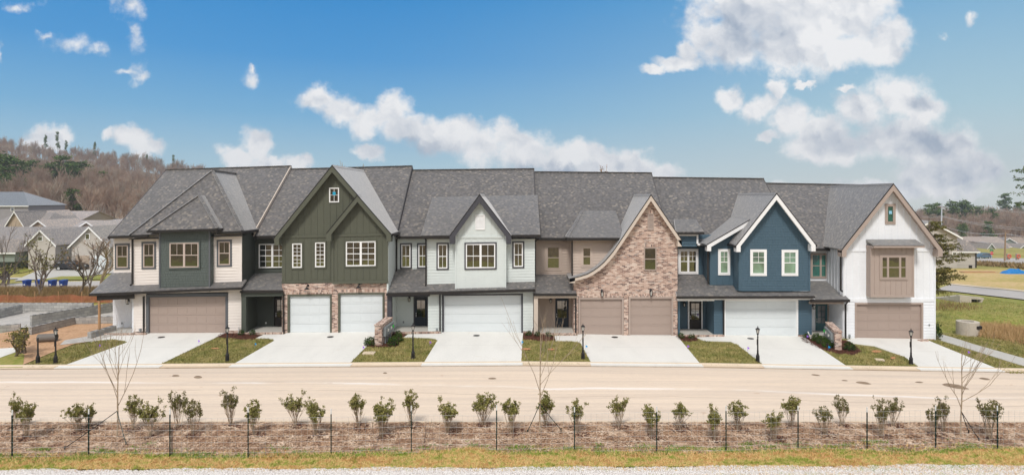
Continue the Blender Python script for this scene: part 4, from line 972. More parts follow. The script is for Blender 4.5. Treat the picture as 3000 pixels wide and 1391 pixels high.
# narrow bay with the shallow sweeping roof
Ya = 39.15; p0 = (X(2071, Ya), Z(716, Ya)); p1 = (X(2202, Ya), Z(640, Ya)); mb = MB()
mb.slab([(p0[0], Ya, p0[1]), (p1[0], Ya, p1[1]), (p1[0], 44.6, p1[1]), (p0[0], 44.6, p0[1])], .09); ro = part('side_roof', mb, 'shingles', u.root)
mb = MB(); mb.prism([(p0[0], p0[1] - .02), (p1[0], p1[1] - .02), (p1[0], p1[1] - .30), (p0[0], p0[1] - .30)], Ya - .03, Ya + .03); mb.prism([(p0[0], p0[1] - .02), (p0[0], p0[1] - .42), (p0[0] + .26, p0[1] - .42), (p0[0] + .26, p0[1] - .02)], Ya - .026, Ya + .4); part('fascia', mb, 'trim_white', ro)
mb = MB(); mb.prism([(p0[0], p0[1] + .012), (p1[0], p1[1] + .012), (p1[0], p1[1] - .04), (p0[0], p0[1] - .04)], Ya - .045, Ya); part('drip_edge', mb, 'metal_black', ro)
mb = MB(); mb.box(p0[0] - .1, p0[0], Ya, 41, p0[1] - .15, p0[1] - .03); part('gutter', mb, 'gutter_black', u.root)
a, b = X(2080, 39.6), X(2172, 39.6); sl = (p1[1] - p0[1]) / (p1[0] - p0[0]); zz = lambda x_: p0[1] + sl * (x_ - p0[0]) - .12
u.wallp([(a, Z(835, 39.6)), (b, Z(835, 39.6)), (b, zz(b)), (a, zz(a))], 39.6, 'paint_navy', 'batten', 41.45, phase=.42, sp=.42, skip=[(X(2100, 39.6), X(2142, 39.6), Z(808, 39.6), Z(728, 39.6))], key='b')
u.side(a - .012, 39.62, 41.3, Z(840, 39.6), zz(a), 'paint_navy', -1)
for x0, y0, x1, y1, Y in ((2108, 734, 2134, 801, 39.6), (2202, 735, 2241, 803, 38.7), (2294, 736, 2333, 803, 38.7)):
    u.window(x0, y0, x1, y1, Y, 'trim_white', 1, (2, 2), (0, 0), 'trim_white', .10, 'glass_green')
u.window(1991, 733, 2041, 798, 41.0, 'trim_white', 2, (2, 2), (0, 0), 'trim_white', .10)
# skirt roof
E0 = P3(1983, 867, 38.35); E1 = P3(2386, 866, 38.35); mb = MB(); wl = X(2080, 39.6); w2 = X(2164, 38.7)
tt = (wl - E0[0]) / (E1[0] - E0[0]); Em = on(E0, E1, tt, 38.35, 0); t2 = (w2 - E0[0]) / (E1[0] - E0[0]); Ef = on(E0, E1, t2, 38.35, 0)
mb.slab([E0, Em, (wl, 41.1, Z(802, 41)), (E0[0] + .3, 41.1, Z(802, 41))], .09); sl = (Z(802, 41) - E0[2]) / (41.1 - 38.35)
mb.slab([Em, Ef, (w2, 39.7, Ef[2] + sl * 1.35), (wl, 39.7, Em[2] + sl * 1.35)], .09); mb.slab([Ef, E1, (E1[0], 38.85, E1[2] + sl * .5), (w2, 38.85, Ef[2] + sl * .5)], .09)
part('porch_roof', mb, 'shingles', u.root); u.gutter((1982, 869), (2387, 868), 38.32, .12, .12)
u.box('fascia', 1986, 873, 2387, 878, 38.5, .4, 'trim_white'); u.box('porch_beam', 1986, 872, 2093, 881, 38.6, .2, 'trim_white')
u.garage(2126, 881, 2333, 985, YG, 'door_white', 'trim_white', .11); u.wall(2091, 876, 2122, 984, YG, 'paint_navy', back=41.45); u.wall(2337, 876, 2378, 980, YG, 'paint_navy', back=41.45); u.wall(2122, 874, 2337, 877, YG, 'paint_navy', back=41.45)
u.mb('brick_base', 'brick', 4).box(X(2337, 39), X(2378, 39), 38.97, 41.4, -.4, Z(980, 39))
zf = u.porch(1990, 2121, 987, 975); u.box('corner_board', 1987, 880, 1992, 990, 38.9, .15, 'paint_navy'); u.wall(1984, 872, 2018, 972, YB, 'paint_navy', back=41.45)
u.door(2019, 882, 2054, 966, YB, 'door_dark', 'trim_white', .1, rows=3); u.wall(2056, 872, 2075, 972, YB, 'paint_navy', back=41.44); u.side(X(2091, 39), 39.01, 41.3, zf, Z(878, 39), 'paint_navy', -1)
u.box('porch_ceiling', 1986, 880, 2093, 881, 38.85, 2.5, 'trim_white'); u.lantern(2003, 889, YB, .3)
u.spout(2074, 722, 826, 39.5, jog=1); u.spout(2157, 724, 845, 39.3, jog=1); u.spout(2120, 873, 985, 38.9)
mb = MB(); x = X(2372, 38.7); mb.tube([(x, 38.5, Z(992, 38.7)), (x - .06, 38.8, Z(972, 38.7))], .035); part('vent_pipe', mb, 'plastic_white', u.root); u.fin()

# ================================================================== UNIT 6 (white, right end)
u = Unit('right-end white townhouse with batten gable, a taupe box bay window and a taupe garage door', 0.0, 2237, 2558)
u.main((2237, 536), (2560, 542), (2340, 727), (2716, 727), wallm='paint_white', rake=('trim_taupe', 'trim_taupe'))
ln = u.gable((2617, 538), (2466, 730), (2761, 729), 38.4, 46.2, 'trim_taupe', .27, .5, gut=(False, True))
a, b = X(2469, 38.9), X(2740, 38.9); sk = [(X(2590, 38.9), X(2625, 38.9), Z(660, 38.9), Z(595, 38.9)), (X(2548, 38.9), X(2680, 38.9), Z(872, 38.9), Z(700, 38.9))]
u.wallp(gablewall(ln, a, b, Z(878, 38.9)), 38.9, 'paint_white', 'batten', 41.45, phase=.25, skip=sk)
mb = MB(); mb.box(a, b, 38.86, 38.9, Z(737, 38.9), Z(731, 38.9)); mb.box(a, b, 38.855, 38.9, Z(883, 38.9), Z(874, 38.9))
for xx in (a, b - .1): mb.box(xx, xx + .1, 38.85, 38.9, Z(995, 38.9), Z(735, 38.9))
part('belt_board', mb, 'paint_white', u.root)
u.window(2597, 602, 2618, 652, 38.9, 'trim_taupe', 1, trim='trim_taupe', tw=.10, gm='glass_deep', hung=False, sticker='sticker_pale')
a, b, c, d = u.r(2550, 722, 2677, 870, 38.4); u.wallp([(a, c), (b, c), (b, d), (a, d)], 38.4, 'trim_taupe', 'batten', 38.9, phase=.28, sp=.33, skip=[(X(2574, 38.4), X(2661, 38.4), Z(823, 38.4), Z(744, 38.4))], key='bay')
mb = MB(); mb.box(a - .01, b + .01, 38.36, 38.4, c, c + .14)
for xx in (a - .01, b - .09): mb.box(xx, xx + .1, 38.365, 38.4, c + .14, d)
part('bay_trim', mb, 'trim_taupe', u.root)
u.window(2581, 751, 2655, 815, 38.4, 'trim_taupe', 3, trim='trim_taupe', tw=.09, wts=[1, 2.1, 1])
zt = Z(701, 38.9); ze = Z(718.5, 38.0); x0, x1 = X(2536, 38.9), X(2682, 38.9)
mb = MB(); mb.slab([(x0, 38.0, ze), (x1, 38.0, ze), (x1, 38.9, zt), (x0, 38.9, zt)], .06); ro = part('bay_roof', mb, 'shingles', u.root)
mb = MB(); mb.box(x0, x1, 37.99, 38.03, ze - .15, ze - .045); mb.box(x0, x0 + .06, 38.03, 38.9, ze - .15, ze - .05); mb.box(x1 - .06, x1, 38.03, 38.9, ze - .15, ze - .05); mb.beam((x0 + .05, 38.88, zt - .5), (x0 + .05, 38.1, ze - .15), .08, .1); part('fascia', mb, 'trim_taupe', ro)
# recess
u.wall(2374, 734, 2434, 830, 41.0, 'paint_white', 'flat', 41.45); u.window(2377, 744, 2421, 812, 41.0, 'trim_taupe', 2, gm='glass_deep', wts=[2, 1.2], trim='trim_taupe', tw=.06)
a = X(2469, 38.9); u.side(a - .012, 38.92, 41.3, Z(885, 38.9), Z(734, 38.9), 'paint_white', -1, 'batten')
mb = MB(); mb.slab([P3(2373, 877, 38.45), P3(2488, 876, 38.45), (X(2431, 41) + .0, 41.0, Z(822, 41)), (X(2374, 41), 41.0, Z(822, 41))], .09); part('porch_roof', mb, 'shingles', u.root)
u.gutter((2375, 880), (2489, 879), 38.41); mb = MB(); q = P3(2488, 879, 38.4); mb.box(q[0] - .04, q[0] + .06, 38.4, 38.9, q[2] - .1, q[2] + .04); part('gutter', mb, 'gutter_black', u.root)
u.box('porch_beam', 2374, 884, 2472, 890, 38.6, .2, 'trim_taupe')
zf = u.porch(2379, 2475, 992, 980, edge=False); u.wall(2373, 878, 2389, 980, YB, 'paint_white', 'flat', 41.45); u.wall(2424, 878, 2445, 980, YB, 'trim_taupe', 'flat', 41.44)
u.door(2389, 889, 2423, 977, YB, 'door_teal', None, .08, rows=3); u.side(a - .013, 38.92, 41.3, zf, Z(888, 38.9), 'paint_white', -1); u.box('porch_ceiling', 2376, 888, 2474, 889, 38.8, 2.5, 'paint_white'); u.lantern(2381, 896, YB, .3)
g_ = u.garage(2509, 891, 2699, 993, 38.9, 'door_taupe', 'trim_taupe', .11)
u.wall(2471, 883, 2503.5, 993, 38.9, 'paint_white', back=41.45, key='l'); u.wall(2704.5, 883, 2738, 993, 38.9, 'paint_white', back=41.45, key='l'); u.wall(2503, 882, 2705, 886, 38.9, 'paint_white', back=41.45, key='l')
for x0, x1 in ((2471, 2503), (2705, 2740)): u.mb('brick_base', 'brick', x0).box(X(x0, 38.9), X(x1, 38.9), 38.86, 41.4, -.6, Z(992, 38.9))
u.box('outlet', 2722, 949, 2725, 954, 38.83, .06, 'grey_box'); mb = MB(); x = X(2491, 38.85); mb.tube([(x, 38.85, Z(997, 39)), (x - .05, 38.85, Z(984, 39))], .02); mb.box(x - .1, x, 38.8, 38.88, Z(986, 39), Z(978, 39)); part('gas_riser', mb, 'grey_box', u.root)
u.spout(2463, 735, 850, 38.75, jog=1); mb = MB(); q = P3(2485, 880, 38.4); x = X(2477, 38.8); mb.tube([(q[0], 38.4, q[2] - .05), (x, 38.78, q[2] - .3), (x, 38.78, Z(990, 38.8)), (x + .15, 38.7, Z(996, 38.8))], .05, 6); part('downspout', mb, 'gutter_black', u.root)
u.fin()
# ------------------------------------------------------------------ ground sheets
xs = sorted(set([round(v, 2) for v in np.concatenate([np.linspace(-40, 50, 121), np.linspace(-150, -40, 30), np.linspace(50, 160, 40), -np.geomspace(150, 760, 22), np.geomspace(160, 760, 22)])]))
ys = sorted(set([round(v, 2) for v in np.concatenate([np.linspace(-8, 64, 97), np.linspace(64, 200, 50), np.geomspace(200, 780, 36)])]))
V = [(x, y, (ground_h(x, y) - 0.06 if y > 0 else -0.06) - (0.4 if 20.3 < y < 23.9 and abs(x) < 23.5 else 0)) for y in ys for x in xs]; nx = len(xs)
T = [(j * nx + i, j * nx + i + 1, (j + 1) * nx + i + 1, (j + 1) * nx + i) for j in range(len(ys) - 1) for i in range(nx - 1)]
me = arr_mesh('ground', V, T, 'far_grass'); me.polygons.foreach_set('use_smooth', [True] * len(T)); o = link('ground', me, None); o['kind'] = 'structure'
# wooded slopes get leaf litter
me.materials.append(MATS['leaf_litter'])
mi = np.zeros(len(T), 'i')
for k_, t in enumerate(T):
    x, y, z = V[t[0]]
    if (x / y if y > 5 else 9) < 0.1 and y > 155: mi[k_] = 1
    if y > 255: mi[k_] = 1
me.polygons.foreach_set('material_index', mi)
# hillside behind the drone: grass bank and woods, seen only in the window glass
bx = np.linspace(-260, 260, 40); by = np.array([-8, -14, -22, -34, -50, -75, -110, -160.0]); bz = [-.06, .5, 4, 11, 18, 26, 34, 40]
V = [(x, y, z + (2.0 * math.sin(x * .05 + y * .07) if y < -20 else 0)) for y, z in zip(by, bz) for x in bx]
T = [(j * 40 + i, (j + 1) * 40 + i, (j + 1) * 40 + i + 1, j * 40 + i + 1) for j in range(len(by) - 1) for i in range(39)]
o = link('hillside', arr_mesh('hillside', V, T, 'bank_grass'), None); o['kind'] = 'structure'

structure('placeholder_remove', MB(), None) if False else None
Xl, Xr = -34, 34
def strip(name, y0, y1, mat, dz, st=1.0, xl=-40, xr=40): return drape(name, [(xl, y0), (xr, y0), (xr, y1), (xl, y1)], mat, dz, st, world=True)
strip('gravel_path', 12.0, 19.95, 'gravel', 0.0); strip('verge', 20.1, 21.55, 'dry_grass', -0.02, xl=-40, xr=-24); strip('verge', 20.1, 21.55, 'dry_grass', -0.02, xl=24, xr=40)
strip('street', 24.35, 32.35, 'street', 0.0, 1.0, -60, 60)
# kerbs: swept profiles
def kerb(name, y0, prof, mat='concrete_curb', xl=-60, xr=60, hfn=ground_h):
    mb = MB(); n = len(prof); X_ = np.linspace(xl, xr, 97)
    for x in X_:
        for dy, z in prof: mb.v.append((x, y0 + dy, hfn(x, y0) + z))
    for i in range(len(X_) - 1):
        for j in range(n - 1): mb.f.append((i * n + j, (i + 1) * n + j, (i + 1) * n + j + 1, i * n + j + 1))
    return structure(name, mb, mat)
kerb('kerb', 32.35, [(0, -.05), (0, .055), (.28, .045), (.34, .10), (.48, .105), (.50, -.05)])
kerb('kerb_shadow', 32.27, [(0, -.02), (0, .012), (.075, .012)], 'stain_and_shadow')  # dark strip painting in the shadow line at the kerb's foot
kerb('kerb', 24.0, [(0, -.1), (0, .10), (.14, .10), (.2, .03), (.40, .012), (.40, -.05)])
for i_, d_ in enumerate([(165, 465), (676, 1024), (1238, 1527), (1735, 2056), (2242, 2493), (2698, 2937)]):
    kerb('driveway', 32.32, [(0, -.05), (0, .065), (.28, .06), (.36, .085), (.62, .075), (.62, .02)], 'concrete', X(d_[0] - 4, 32.4), X(d_[1] + 4, 32.4))
# mulch bank between the near kerb and the fence, lumpy
def bank_h(x, y):
    if abs(x) > 24: return 0.0
    t = min(max((y - 21.4) / 2.6, 0), 1)
    a = 0.10 * t - 0.02; w = math.sin(t * math.pi)
    return a + w * (0.10 * math.sin(x * 0.55 + 1.0) + 0.05 * math.sin(x * 1.7 + y * 2) + 0.03 * math.sin(x * 4.1 + y * 5)) + 0.03 * math.sin(x * 3.3) * w
def sheet(name, x0, x1, y0, y1, nx, ny, hf_, mat, rs=0.0, seed=2, kind='structure'):
    rng = random.Random(seed); V = [(x, y, hf_(x, y) + rng.gauss(0, rs)) for y in np.linspace(y0, y1, ny) for x in np.linspace(x0, x1, nx)]
    T = [(j * nx + i, j * nx + i + 1, (j + 1) * nx + i + 1, (j + 1) * nx + i) for j in range(ny - 1) for i in range(nx - 1)]
    me = arr_mesh(name, V, T, mat); me.polygons.foreach_set('use_smooth', [True] * len(T)); o = link(name, me, None); o['kind'] = kind; return o
def grass_edge(x): return 21.14 + .018 * x + 0.06 * math.sin(x * 1.3) + 0.04 * math.sin(x * 3.7 + 1) + .10 * math.exp(-((x + 1.9) / 1.1) ** 2)
sheet('mulch_bed', -24, 24, 20.6, 24.0, 480, 44, bank_h, 'mulch_bank', 0.012)
def verge_h(x, y):
    b = 0.22 * math.exp(-((x + 1.9) / 1.1) ** 2) + 0.05 * math.sin(x * .8)
    t = min(max((y - 20.0) / 1.3, 0), 1); return 0.014 + (0.05 + b) * math.sin(t * math.pi * .62) - (0.16 * min(1, (y - grass_edge(x)) / .06) if y > grass_edge(x) else 0)
sheet('grass_verge', -24, 24, 19.5, 21.45, 320, 20, verge_h, 'dry_grass', 0.003, 3)
P_ = lambda a, b, c, d: [(a, c), (b, c), (b, d), (a, d)]
scatter('mulch_chips', [P_(-20, 20, 21.15, 23.98)], 520, 0.075, 'mulch_chips', 'chip', 1, 0.015, hfun=bank_h)
EG = [(x, grass_edge(x)) for x in np.linspace(20, -20, 160)]
scatter('verge_grass', [[(-20, 19.82), (20, 19.82)] + EG], 1500, 0.075, 'dry_blades', 'blade', 2, 0.0, hfun=verge_h, tilt=0.8, wr=.13)
# gravel spills unevenly into the grass
def gravel_top(x): return 20.05 + .012 * x + .05 * math.sin(x * 1.1) + .035 * math.sin(x * 2.9 + 2) + .025 * math.sin(x * 7.3)
gt_ = [(x, gravel_top(x)) for x in np.linspace(22, -22, 260)]
drape('gravel_path', [(-22, 19.0), (22, 19.0)] + gt_, 'gravel', 0.045, 1.0, world=True)
gp = [[(-20, 19.4), (20, 19.4)] + [(x, y + .06) for x, y in gt_ if abs(x) < 20]]
scatter('verge_grass', [[(4, 19.3), (20, 19.3), (20, 19.86), (14, 19.80), (8, 19.70), (4, 19.5)]], 900, 0.07, 'dry_blades', 'blade', 12, 0.02, tilt=0.8, wr=.13)
scatter('gravel_stones', gp, 900, 0.036, 'gravel_stones', 'stone', 3, 0.0, hfun=lambda x, y: max(.046, verge_h(x, y)))
rng = random.Random(5); wp = []
for i in range(330):
    cx = rng.uniform(-19, 19); cy = grass_edge(cx) + .05 + abs(rng.gauss(0, .36)); r = rng.uniform(.06, .40)
    wp.append([(cx + r * math.cos(t) * rng.uniform(.7, 1.2), cy + r * .35 * math.sin(t) * rng.uniform(.7, 1.2)) for t in np.linspace(0, 6.28, 9)[:-1]])
scatter('green_weeds', wp, 900, 0.08, 'weed_blades', 'blade', 4, 0.0, hfun=bank_h, tilt=.6, wr=.16)
scatter('verge_green', [[(x, y - .22 - .15 * math.sin(x * .7)) for x, y in EG[::-1]] + [(x, y + .04) for x, y in EG]], 420, 0.085, 'weed_blades', 'blade', 14, 0.0, hfun=verge_h, tilt=.6, wr=.16)
scatter('straw_tufts', [[(x, y) for x, y in EG[::-1]] + [(x, y + .5) for x, y in EG]], 330, 0.09, 'dry_blades', 'blade', 6, 0.0, hfun=bank_h, tilt=.8)

# ------------------------------------------------------------------ yards: lawn under everything, concrete laid over it
yard = drape('lawn', [(-29.5, 32.84), (34.5, 32.84), (34.5, 41.2), (-29.5, 41.2)], 'lawn', 0.0, 1.0, world=True)
D = [[(165, 1079), (280, 1038), (372, 1004), (366, 998), (340, 995), (290, 997), (262, 1003), (315, 984), (428, 982), (436, 975), (664, 970), (661, 976), (465, 1070)],
     [(676, 1072), (803, 999), (800, 994), (780, 992), (748, 992), (772, 981), (832, 980), (844, 974), (1125, 968), (1110, 978), (1077, 1013), (1024, 1066)],
     [(1238, 1069), (1281, 999), (1276, 993), (1255, 990), (1182, 989), (1196, 980), (1292, 978), (1297, 972), (1534, 969), (1531, 990), (1527, 1069)],
     [(1735, 1069), (1701, 1006), (1690, 1001), (1628, 999), (1624, 984), (1690, 984), (1697, 978), (1975, 975), (1990, 992), (2056, 1072)],
     [(2242, 1074), (2163, 1012), (2140, 1001), (2062, 999), (2040, 989), (2118, 986), (2123, 979), (2338, 978), (2380, 1006), (2493, 1081)],
     [(2698, 1081), (2650, 1046), (2560, 1014), (2500, 1007), (2480, 996), (2502, 992), (2508, 986), (2705, 986), (2712, 995), (2937, 1087)]]
nmD = []
for i, d in enumerate(D): drape('driveway', d, 'concrete', 0.035, 1.0, edge=.05); nmD.append([G(*p) for p in d])
sw = [(2742, 980), (2763, 981), (2850, 1008), (3000, 1050), (3100, 1078), (3100, 1110), (3000, 1073), (2850, 1026), (2757, 998)]
drape('pavement', sw, 'concrete_grey', 0.03, 1.0, edge=.05); nmD.append([G(*p) for p in sw])
B = [[(640, 982), (650, 976), (710, 978), (770, 982), (745, 994), (720, 996), (655, 990), (632, 990)], [(1066, 1014), (1090, 992), (1105, 978), (1137, 975), (1192, 980), (1180, 989), (1165, 992), (1174, 1003), (1160, 1016), (1090, 1017)],
     [(1533, 975), (1565, 977), (1624, 985), (1626, 997), (1600, 1000), (1533, 995)], [(1976, 978), (1990, 983), (2040, 989), (2046, 999), (2010, 1001), (1988, 997)],
     [(2338, 980), (2372, 985), (2420, 993), (2478, 998), (2500, 1009), (2524, 1031), (2500, 1040), (2450, 1036), (2390, 1018), (2350, 1000)]]
nmB = []
for d in B: drape('mulch_bed', d, 'mulch_dark', 0.03, .6, edge=.03); nmB.append([G(*p) for p in d])
scatter('mulch_flakes', nmB, 260, 0.07, 'mulch_dark', 'chip', 9, 0.035)
lw = [[G(*p) for p in q] for q in ([(60, 1077), (165, 1079), (375, 1003), (330, 994), (290, 997), (215, 1010), (150, 1035)], [(465, 1070), (676, 1072), (806, 997), (770, 988), (640, 985)], [(1024, 1066), (1238, 1069), (1284, 998), (1180, 985), (1077, 1010)],
      [(1527, 1069), (1735, 1069), (1701, 1003), (1626, 996), (1531, 994)], [(2056, 1072), (2242, 1074), (2166, 1010), (2040, 996), (1978, 990)], [(2493, 1081), (2698, 1081), (2650, 1044), (2500, 1008), (2350, 990)],
      [(2712, 994), (2745, 996), (3000, 1075), (3060, 1094), (2960, 1094), (2937, 1087)], [(2745, 978), (2900, 985), (3080, 1030), (3080, 1072), (2764, 981)])]
scatter('lawn_grass', lw, 420, 0.085, 'lawn_blades', 'blade', 8, 0.0, holes=nmD + nmB, tilt=.5, wr=.2)
for q in ([(1541 + 14 * math.cos(t), 1024 + 3 * math.sin(t)) for t in np.linspace(0, 6.28, 10)[:-1]], [(1614 + 11 * math.cos(t), 1025 + 2.5 * math.sin(t)) for t in np.linspace(0, 6.28, 9)[:-1]],
          [(2568 + 15 * math.cos(t), 1031 + 3.5 * math.sin(t)) for t in np.linspace(0, 6.28, 10)[:-1]], [(2616 + 8 * math.cos(t), 1050 + 3.5 * math.sin(t)) for t in np.linspace(0, 6.28, 8)[:-1]], [(630 + 12 * math.cos(t), 1022 + 2 * math.sin(t)) for t in np.linspace(0, 6.28, 9)[:-1]]):
    drape('bare_soil', q, 'soil', 0.05, 1)
# dark patches on the street
for cx, cy, rx, ry, tl in ((2800, 1131, 38, 6, 10), (2530, 1121, 22, 3.5, 4), (2390, 1098, 13, 2, 2), (2885, 1109, 16, 3, 3), (580, 1104, 12, 4, 0), (515, 1100, 11, 3, 0), (1442, 1108, 12, 2.5, 0), (2693, 1119, 12, 2, 1), (2475, 1114, 9, 1.6, 1), (1128, 1092, 6, 2, 0)):
    drape('oil_stain', [(cx + rx * math.cos(t) * (1 + .15 * math.sin(3 * t)), cy + ry * math.sin(t) + tl * math.cos(t) * .7) for t in np.linspace(0, 6.28, 14)[:-1]], 'stain_and_shadow', 0.006, 1)
# ------------------------------------------------------------------ left: building plot, right: lawns and roads
drape('dirt_lot', [(62, 1072), (150, 1034), (215, 1009), (262, 1002), (335, 975), (335, 945), (215, 948), (90, 962), (-40, 985), (-80, 1060), (0, 1072)], 'dirt', 0.035, 1.5)
drape('green_verge', [(-60, 1079), (66, 1079), (72, 1040), (40, 1030), (-60, 1066)], 'green_grass', 0.05, 1)
drape('driveway', [(-80, 1060), (0, 1050), (56, 1030), (50, 1020), (-80, 1028)], 'concrete', 0.06, 1)
drape('gravel_bed', [(175, 1012), (262, 1002), (330, 985), (330, 972), (250, 988), (190, 998)], 'gravel_grey', 0.05, 1)
drape('gravel_bed', [(-200, 965), (90, 960), (215, 945), (345, 945), (345, 895), (-200, 900)], 'gravel_grey', 0.03, 2)
drape('road', [(-300, 862), (-50, 850), (120, 846), (350, 846), (350, 838), (350, 822), (120, 826), (-50, 836), (-300, 848)], 'road_far', 0.03, 3)
drape('pavement', [(-100, 822), (60, 817), (350, 812), (350, 808), (120, 812), (-100, 816)], 'concrete_grey', 0.04, 3)
drape('driveway', [(40, 824), (215, 812), (330, 800), (350, 786), (200, 778), (120, 788)], 'concrete_grey', 0.05, 3)
drape('green_lawn', [(-200, 815), (60, 800), (150, 779), (-200, 775)], 'green_grass', 0.04, 4)
drape('green_lawn', [(110, 822), (350, 818), (350, 809), (180, 810)], 'green_grass', 0.06, 3)
drape('road', [(2730, 852), (2784, 834), (3000, 855), (3300, 885), (3300, 920), (3000, 878), (2757, 850)], 'road_far', 0.05, 2)
drape('kerb', [(2784, 831.5), (3000, 852), (3300, 882), (3300, 886), (3000, 855.5), (2784, 834.5)], 'concrete_curb', 0.10, 2)
drape('golden_field', [(2700, 832), (2784, 831), (3000, 851), (3300, 881), (3300, 795), (3000, 790), (2700, 786)], 'golden_grass', 0.04, 3)
drape('road', [(2700, 772), (2860, 772), (2935, 774), (3000, 779), (3300, 795), (3300, 760), (3000, 757), (2700, 755)], 'road_far', 0.06, 5)
drape('green_lawn', [(2745, 972), (2860, 985), (3100, 1040), (3300, 1090), (3300, 925), (3000, 880), (2757, 853), (2700, 860), (2700, 960)], 'green_grass', 0.0, 1.2)
# ------------------------------------------------------------------ plants: generators
def rv(rng): return Vector((rng.gauss(0, 1), rng.gauss(0, 1), rng.gauss(0, 1))).normalized()
def grow(V, T, tips, rng, p, d, ln, r, lv, nb, spread, up, n=3, seg=2, shrink=.68):
    pts = [p.copy()]; dd = d.copy()
    for i in range(seg):
        dd = (dd + rv(rng) * 0.16 + Vector((0, 0, up * .12))).normalized(); pts.append(pts[-1] + dd * ln / seg)
    rs = [r * (1 - .38 * i / seg) for i in range(seg + 1)]
    o = len(V)
    for i, q in enumerate(pts):
        a_ = dd.cross(Vector((.31, .9, .12))).normalized(); b_ = dd.cross(a_)
        for j in range(n):
            t = 6.2832 * j / n; V.append(tuple(q + (a_ * math.cos(t) + b_ * math.sin(t)) * rs[i]))
    for i in range(seg):
        for j in range(n):
            a1, b1 = o + i * n + j, o + i * n + (j + 1) % n; T += [(a1, b1, b1 + n), (a1, b1 + n, a1 + n)]
    if lv == 0: tips.append((pts[-1], dd)); return
    for k in range(nb):
        t = rng.uniform(.35, 1.0) if k else 1.0; q = pts[0].lerp(pts[-1], t) if t < 1 else pts[-1]
        idx = min(int(t * seg), seg); q = pts[idx] if t >= 1 else pts[idx].lerp(pts[min(idx + 1, seg)], t * seg - idx)
        nd_ = (dd + rv(rng) * spread * (1.0 if k else .35) + Vector((0, 0, up))).normalized()
        grow(V, T, tips, rng, q, nd_, ln * shrink * rng.uniform(.75, 1.2), r * (.62 if k else .72), lv - 1, nb, spread, up, n, max(1, seg - 1 if lv < 3 else seg), shrink)
def leaves_at(V, T, rng, c, rad, n, sz, flat=.8):
    for _ in range(n):
        p = c + rv(rng) * rad * rng.random() ** .5 * 1.0; p.z = c.z + (p.z - c.z) * flat
        a_ = rv(rng) * sz * rng.uniform(.6, 1.3); b_ = rv(rng); b_ = (b_ - a_.normalized() * b_.dot(a_.normalized())).normalized() * sz * .38
        o = len(V); V += [tuple(p - b_ * .6), tuple(p + a_ * .5 + b_), tuple(p + a_), tuple(p + a_ * .5 - b_)]; T += [(o, o + 1, o + 2), (o, o + 2, o + 3)]
def shrub_meshes(seed, h, w, dense, dry=False):
    rng = random.Random(seed); V = []; T = []; LV = []; LT = []
    ns = rng.randint(11, 17)
    for i in range(ns):
        a = rng.uniform(0, 6.283); tilt = rng.uniform(.05, .5) * w / h * 1.0; d = Vector((math.cos(a) * tilt, math.sin(a) * tilt, 1)).normalized(); tips = []
        grow(V, T, tips, rng, Vector((rng.gauss(0, .03), rng.gauss(0, .03), -.05)), d, h * rng.uniform(.46, .64), .0105, 2, 3, .34, .25, 3, 2, .6)
        for (p, dd) in tips:
            if p.z > h * .62 or rng.random() < .07: leaves_at(LV, LT, rng, p + dd * .02, .06, int(dense * rng.uniform(.6, 1.2)), .055, 1.0)
    return arr_mesh('stems', V, T, 'bark_pale'), arr_mesh('foliage', LV, LT, 'shrub_leaf_dry' if dry else 'shrub_leaf')
def box_shrub(seed, r, n, sz=.06):
    rng = random.Random(seed); V = []; T = []; LV = []; LT = []; tips = []
    for i in range(7): grow(V, T, tips, rng, Vector((0, 0, -.03)), (Vector((0, 0, 1)) + rv(rng) * .7).normalized(), r * .8, .01, 1, 4, .8, .1)
    for _ in range(n):
        d = rv(rng); d.z = abs(d.z); c = Vector((d.x * r, d.y * r, .08 + d.z * r * 1.25)) * rng.uniform(.62, 1.05); leaves_at(LV, LT, rng, c, .06, 5, sz)
    return arr_mesh('stems', V, T, 'bark'), arr_mesh('foliage', LV, LT, 'box_leaf')
def plant(name, meshes, loc, label, cat, group=None, rz=0, s=1, sz=None, names=('stems', 'foliage')):
    e = empty(name, loc, label, cat, group, rz); e.scale = (s, s, sz or s)
    for nm, me in zip(names, meshes):
        if me is None: continue
        o = bpy.data.objects.new(nm, me); COL.objects.link(o); o.parent = e
    return e

# ---- shrubs along the mulch bank: (x of the foot, foot y, top y, width) in the photograph, converted to places on the bank
SH = [(45,1252,1173,42,0),(76,1276,1188,50,0),(228,1254,1180,58,0),(263,1247,1192,42,0),(388,1252,1170,56,0),(440,1271,1182,64,0),(521,1252,1161,50,1),(566,1272,1181,58,1),(676,1249,1161,52,1),(745,1271,1184,58,0),
 (865,1249,1168,58,0),(925,1273,1190,58,0),(1050,1243,1158,54,0),(1118,1266,1177,68,0),(1200,1241,1156,56,0),(1311,1256,1175,74,0),(1415,1244,1166,66,0),(1500,1269,1182,62,0),(1597,1245,1170,60,0),(1692,1271,1187,60,0),
 (1813,1249,1172,54,0),(1909,1272,1195,58,0),(1988,1252,1184,54,0),(2091,1275,1194,52,0),(2161,1252,1181,66,0),(2268,1276,1202,58,0),(2317,1251,1174,56,0),(2419,1276,1206,56,1),(2467,1249,1173,46,1),(2581,1276,1187,44,1),(2614,1250,1180,50,1),(2735,1272,1195,42,1),(2765,1259,1175,38,1),(2903,1273,1171,72,1)]
ORD = 'first second third fourth fifth sixth seventh eighth ninth tenth eleventh twelfth thirteenth fourteenth fifteenth sixteenth seventeenth'.split()
tm = [shrub_meshes(100 + i, 1.0, .75, 20) for i in range(5)] + [shrub_meshes(200 + i, 1.0, .7, 14, True) for i in range(3)]
rng = random.Random(77)
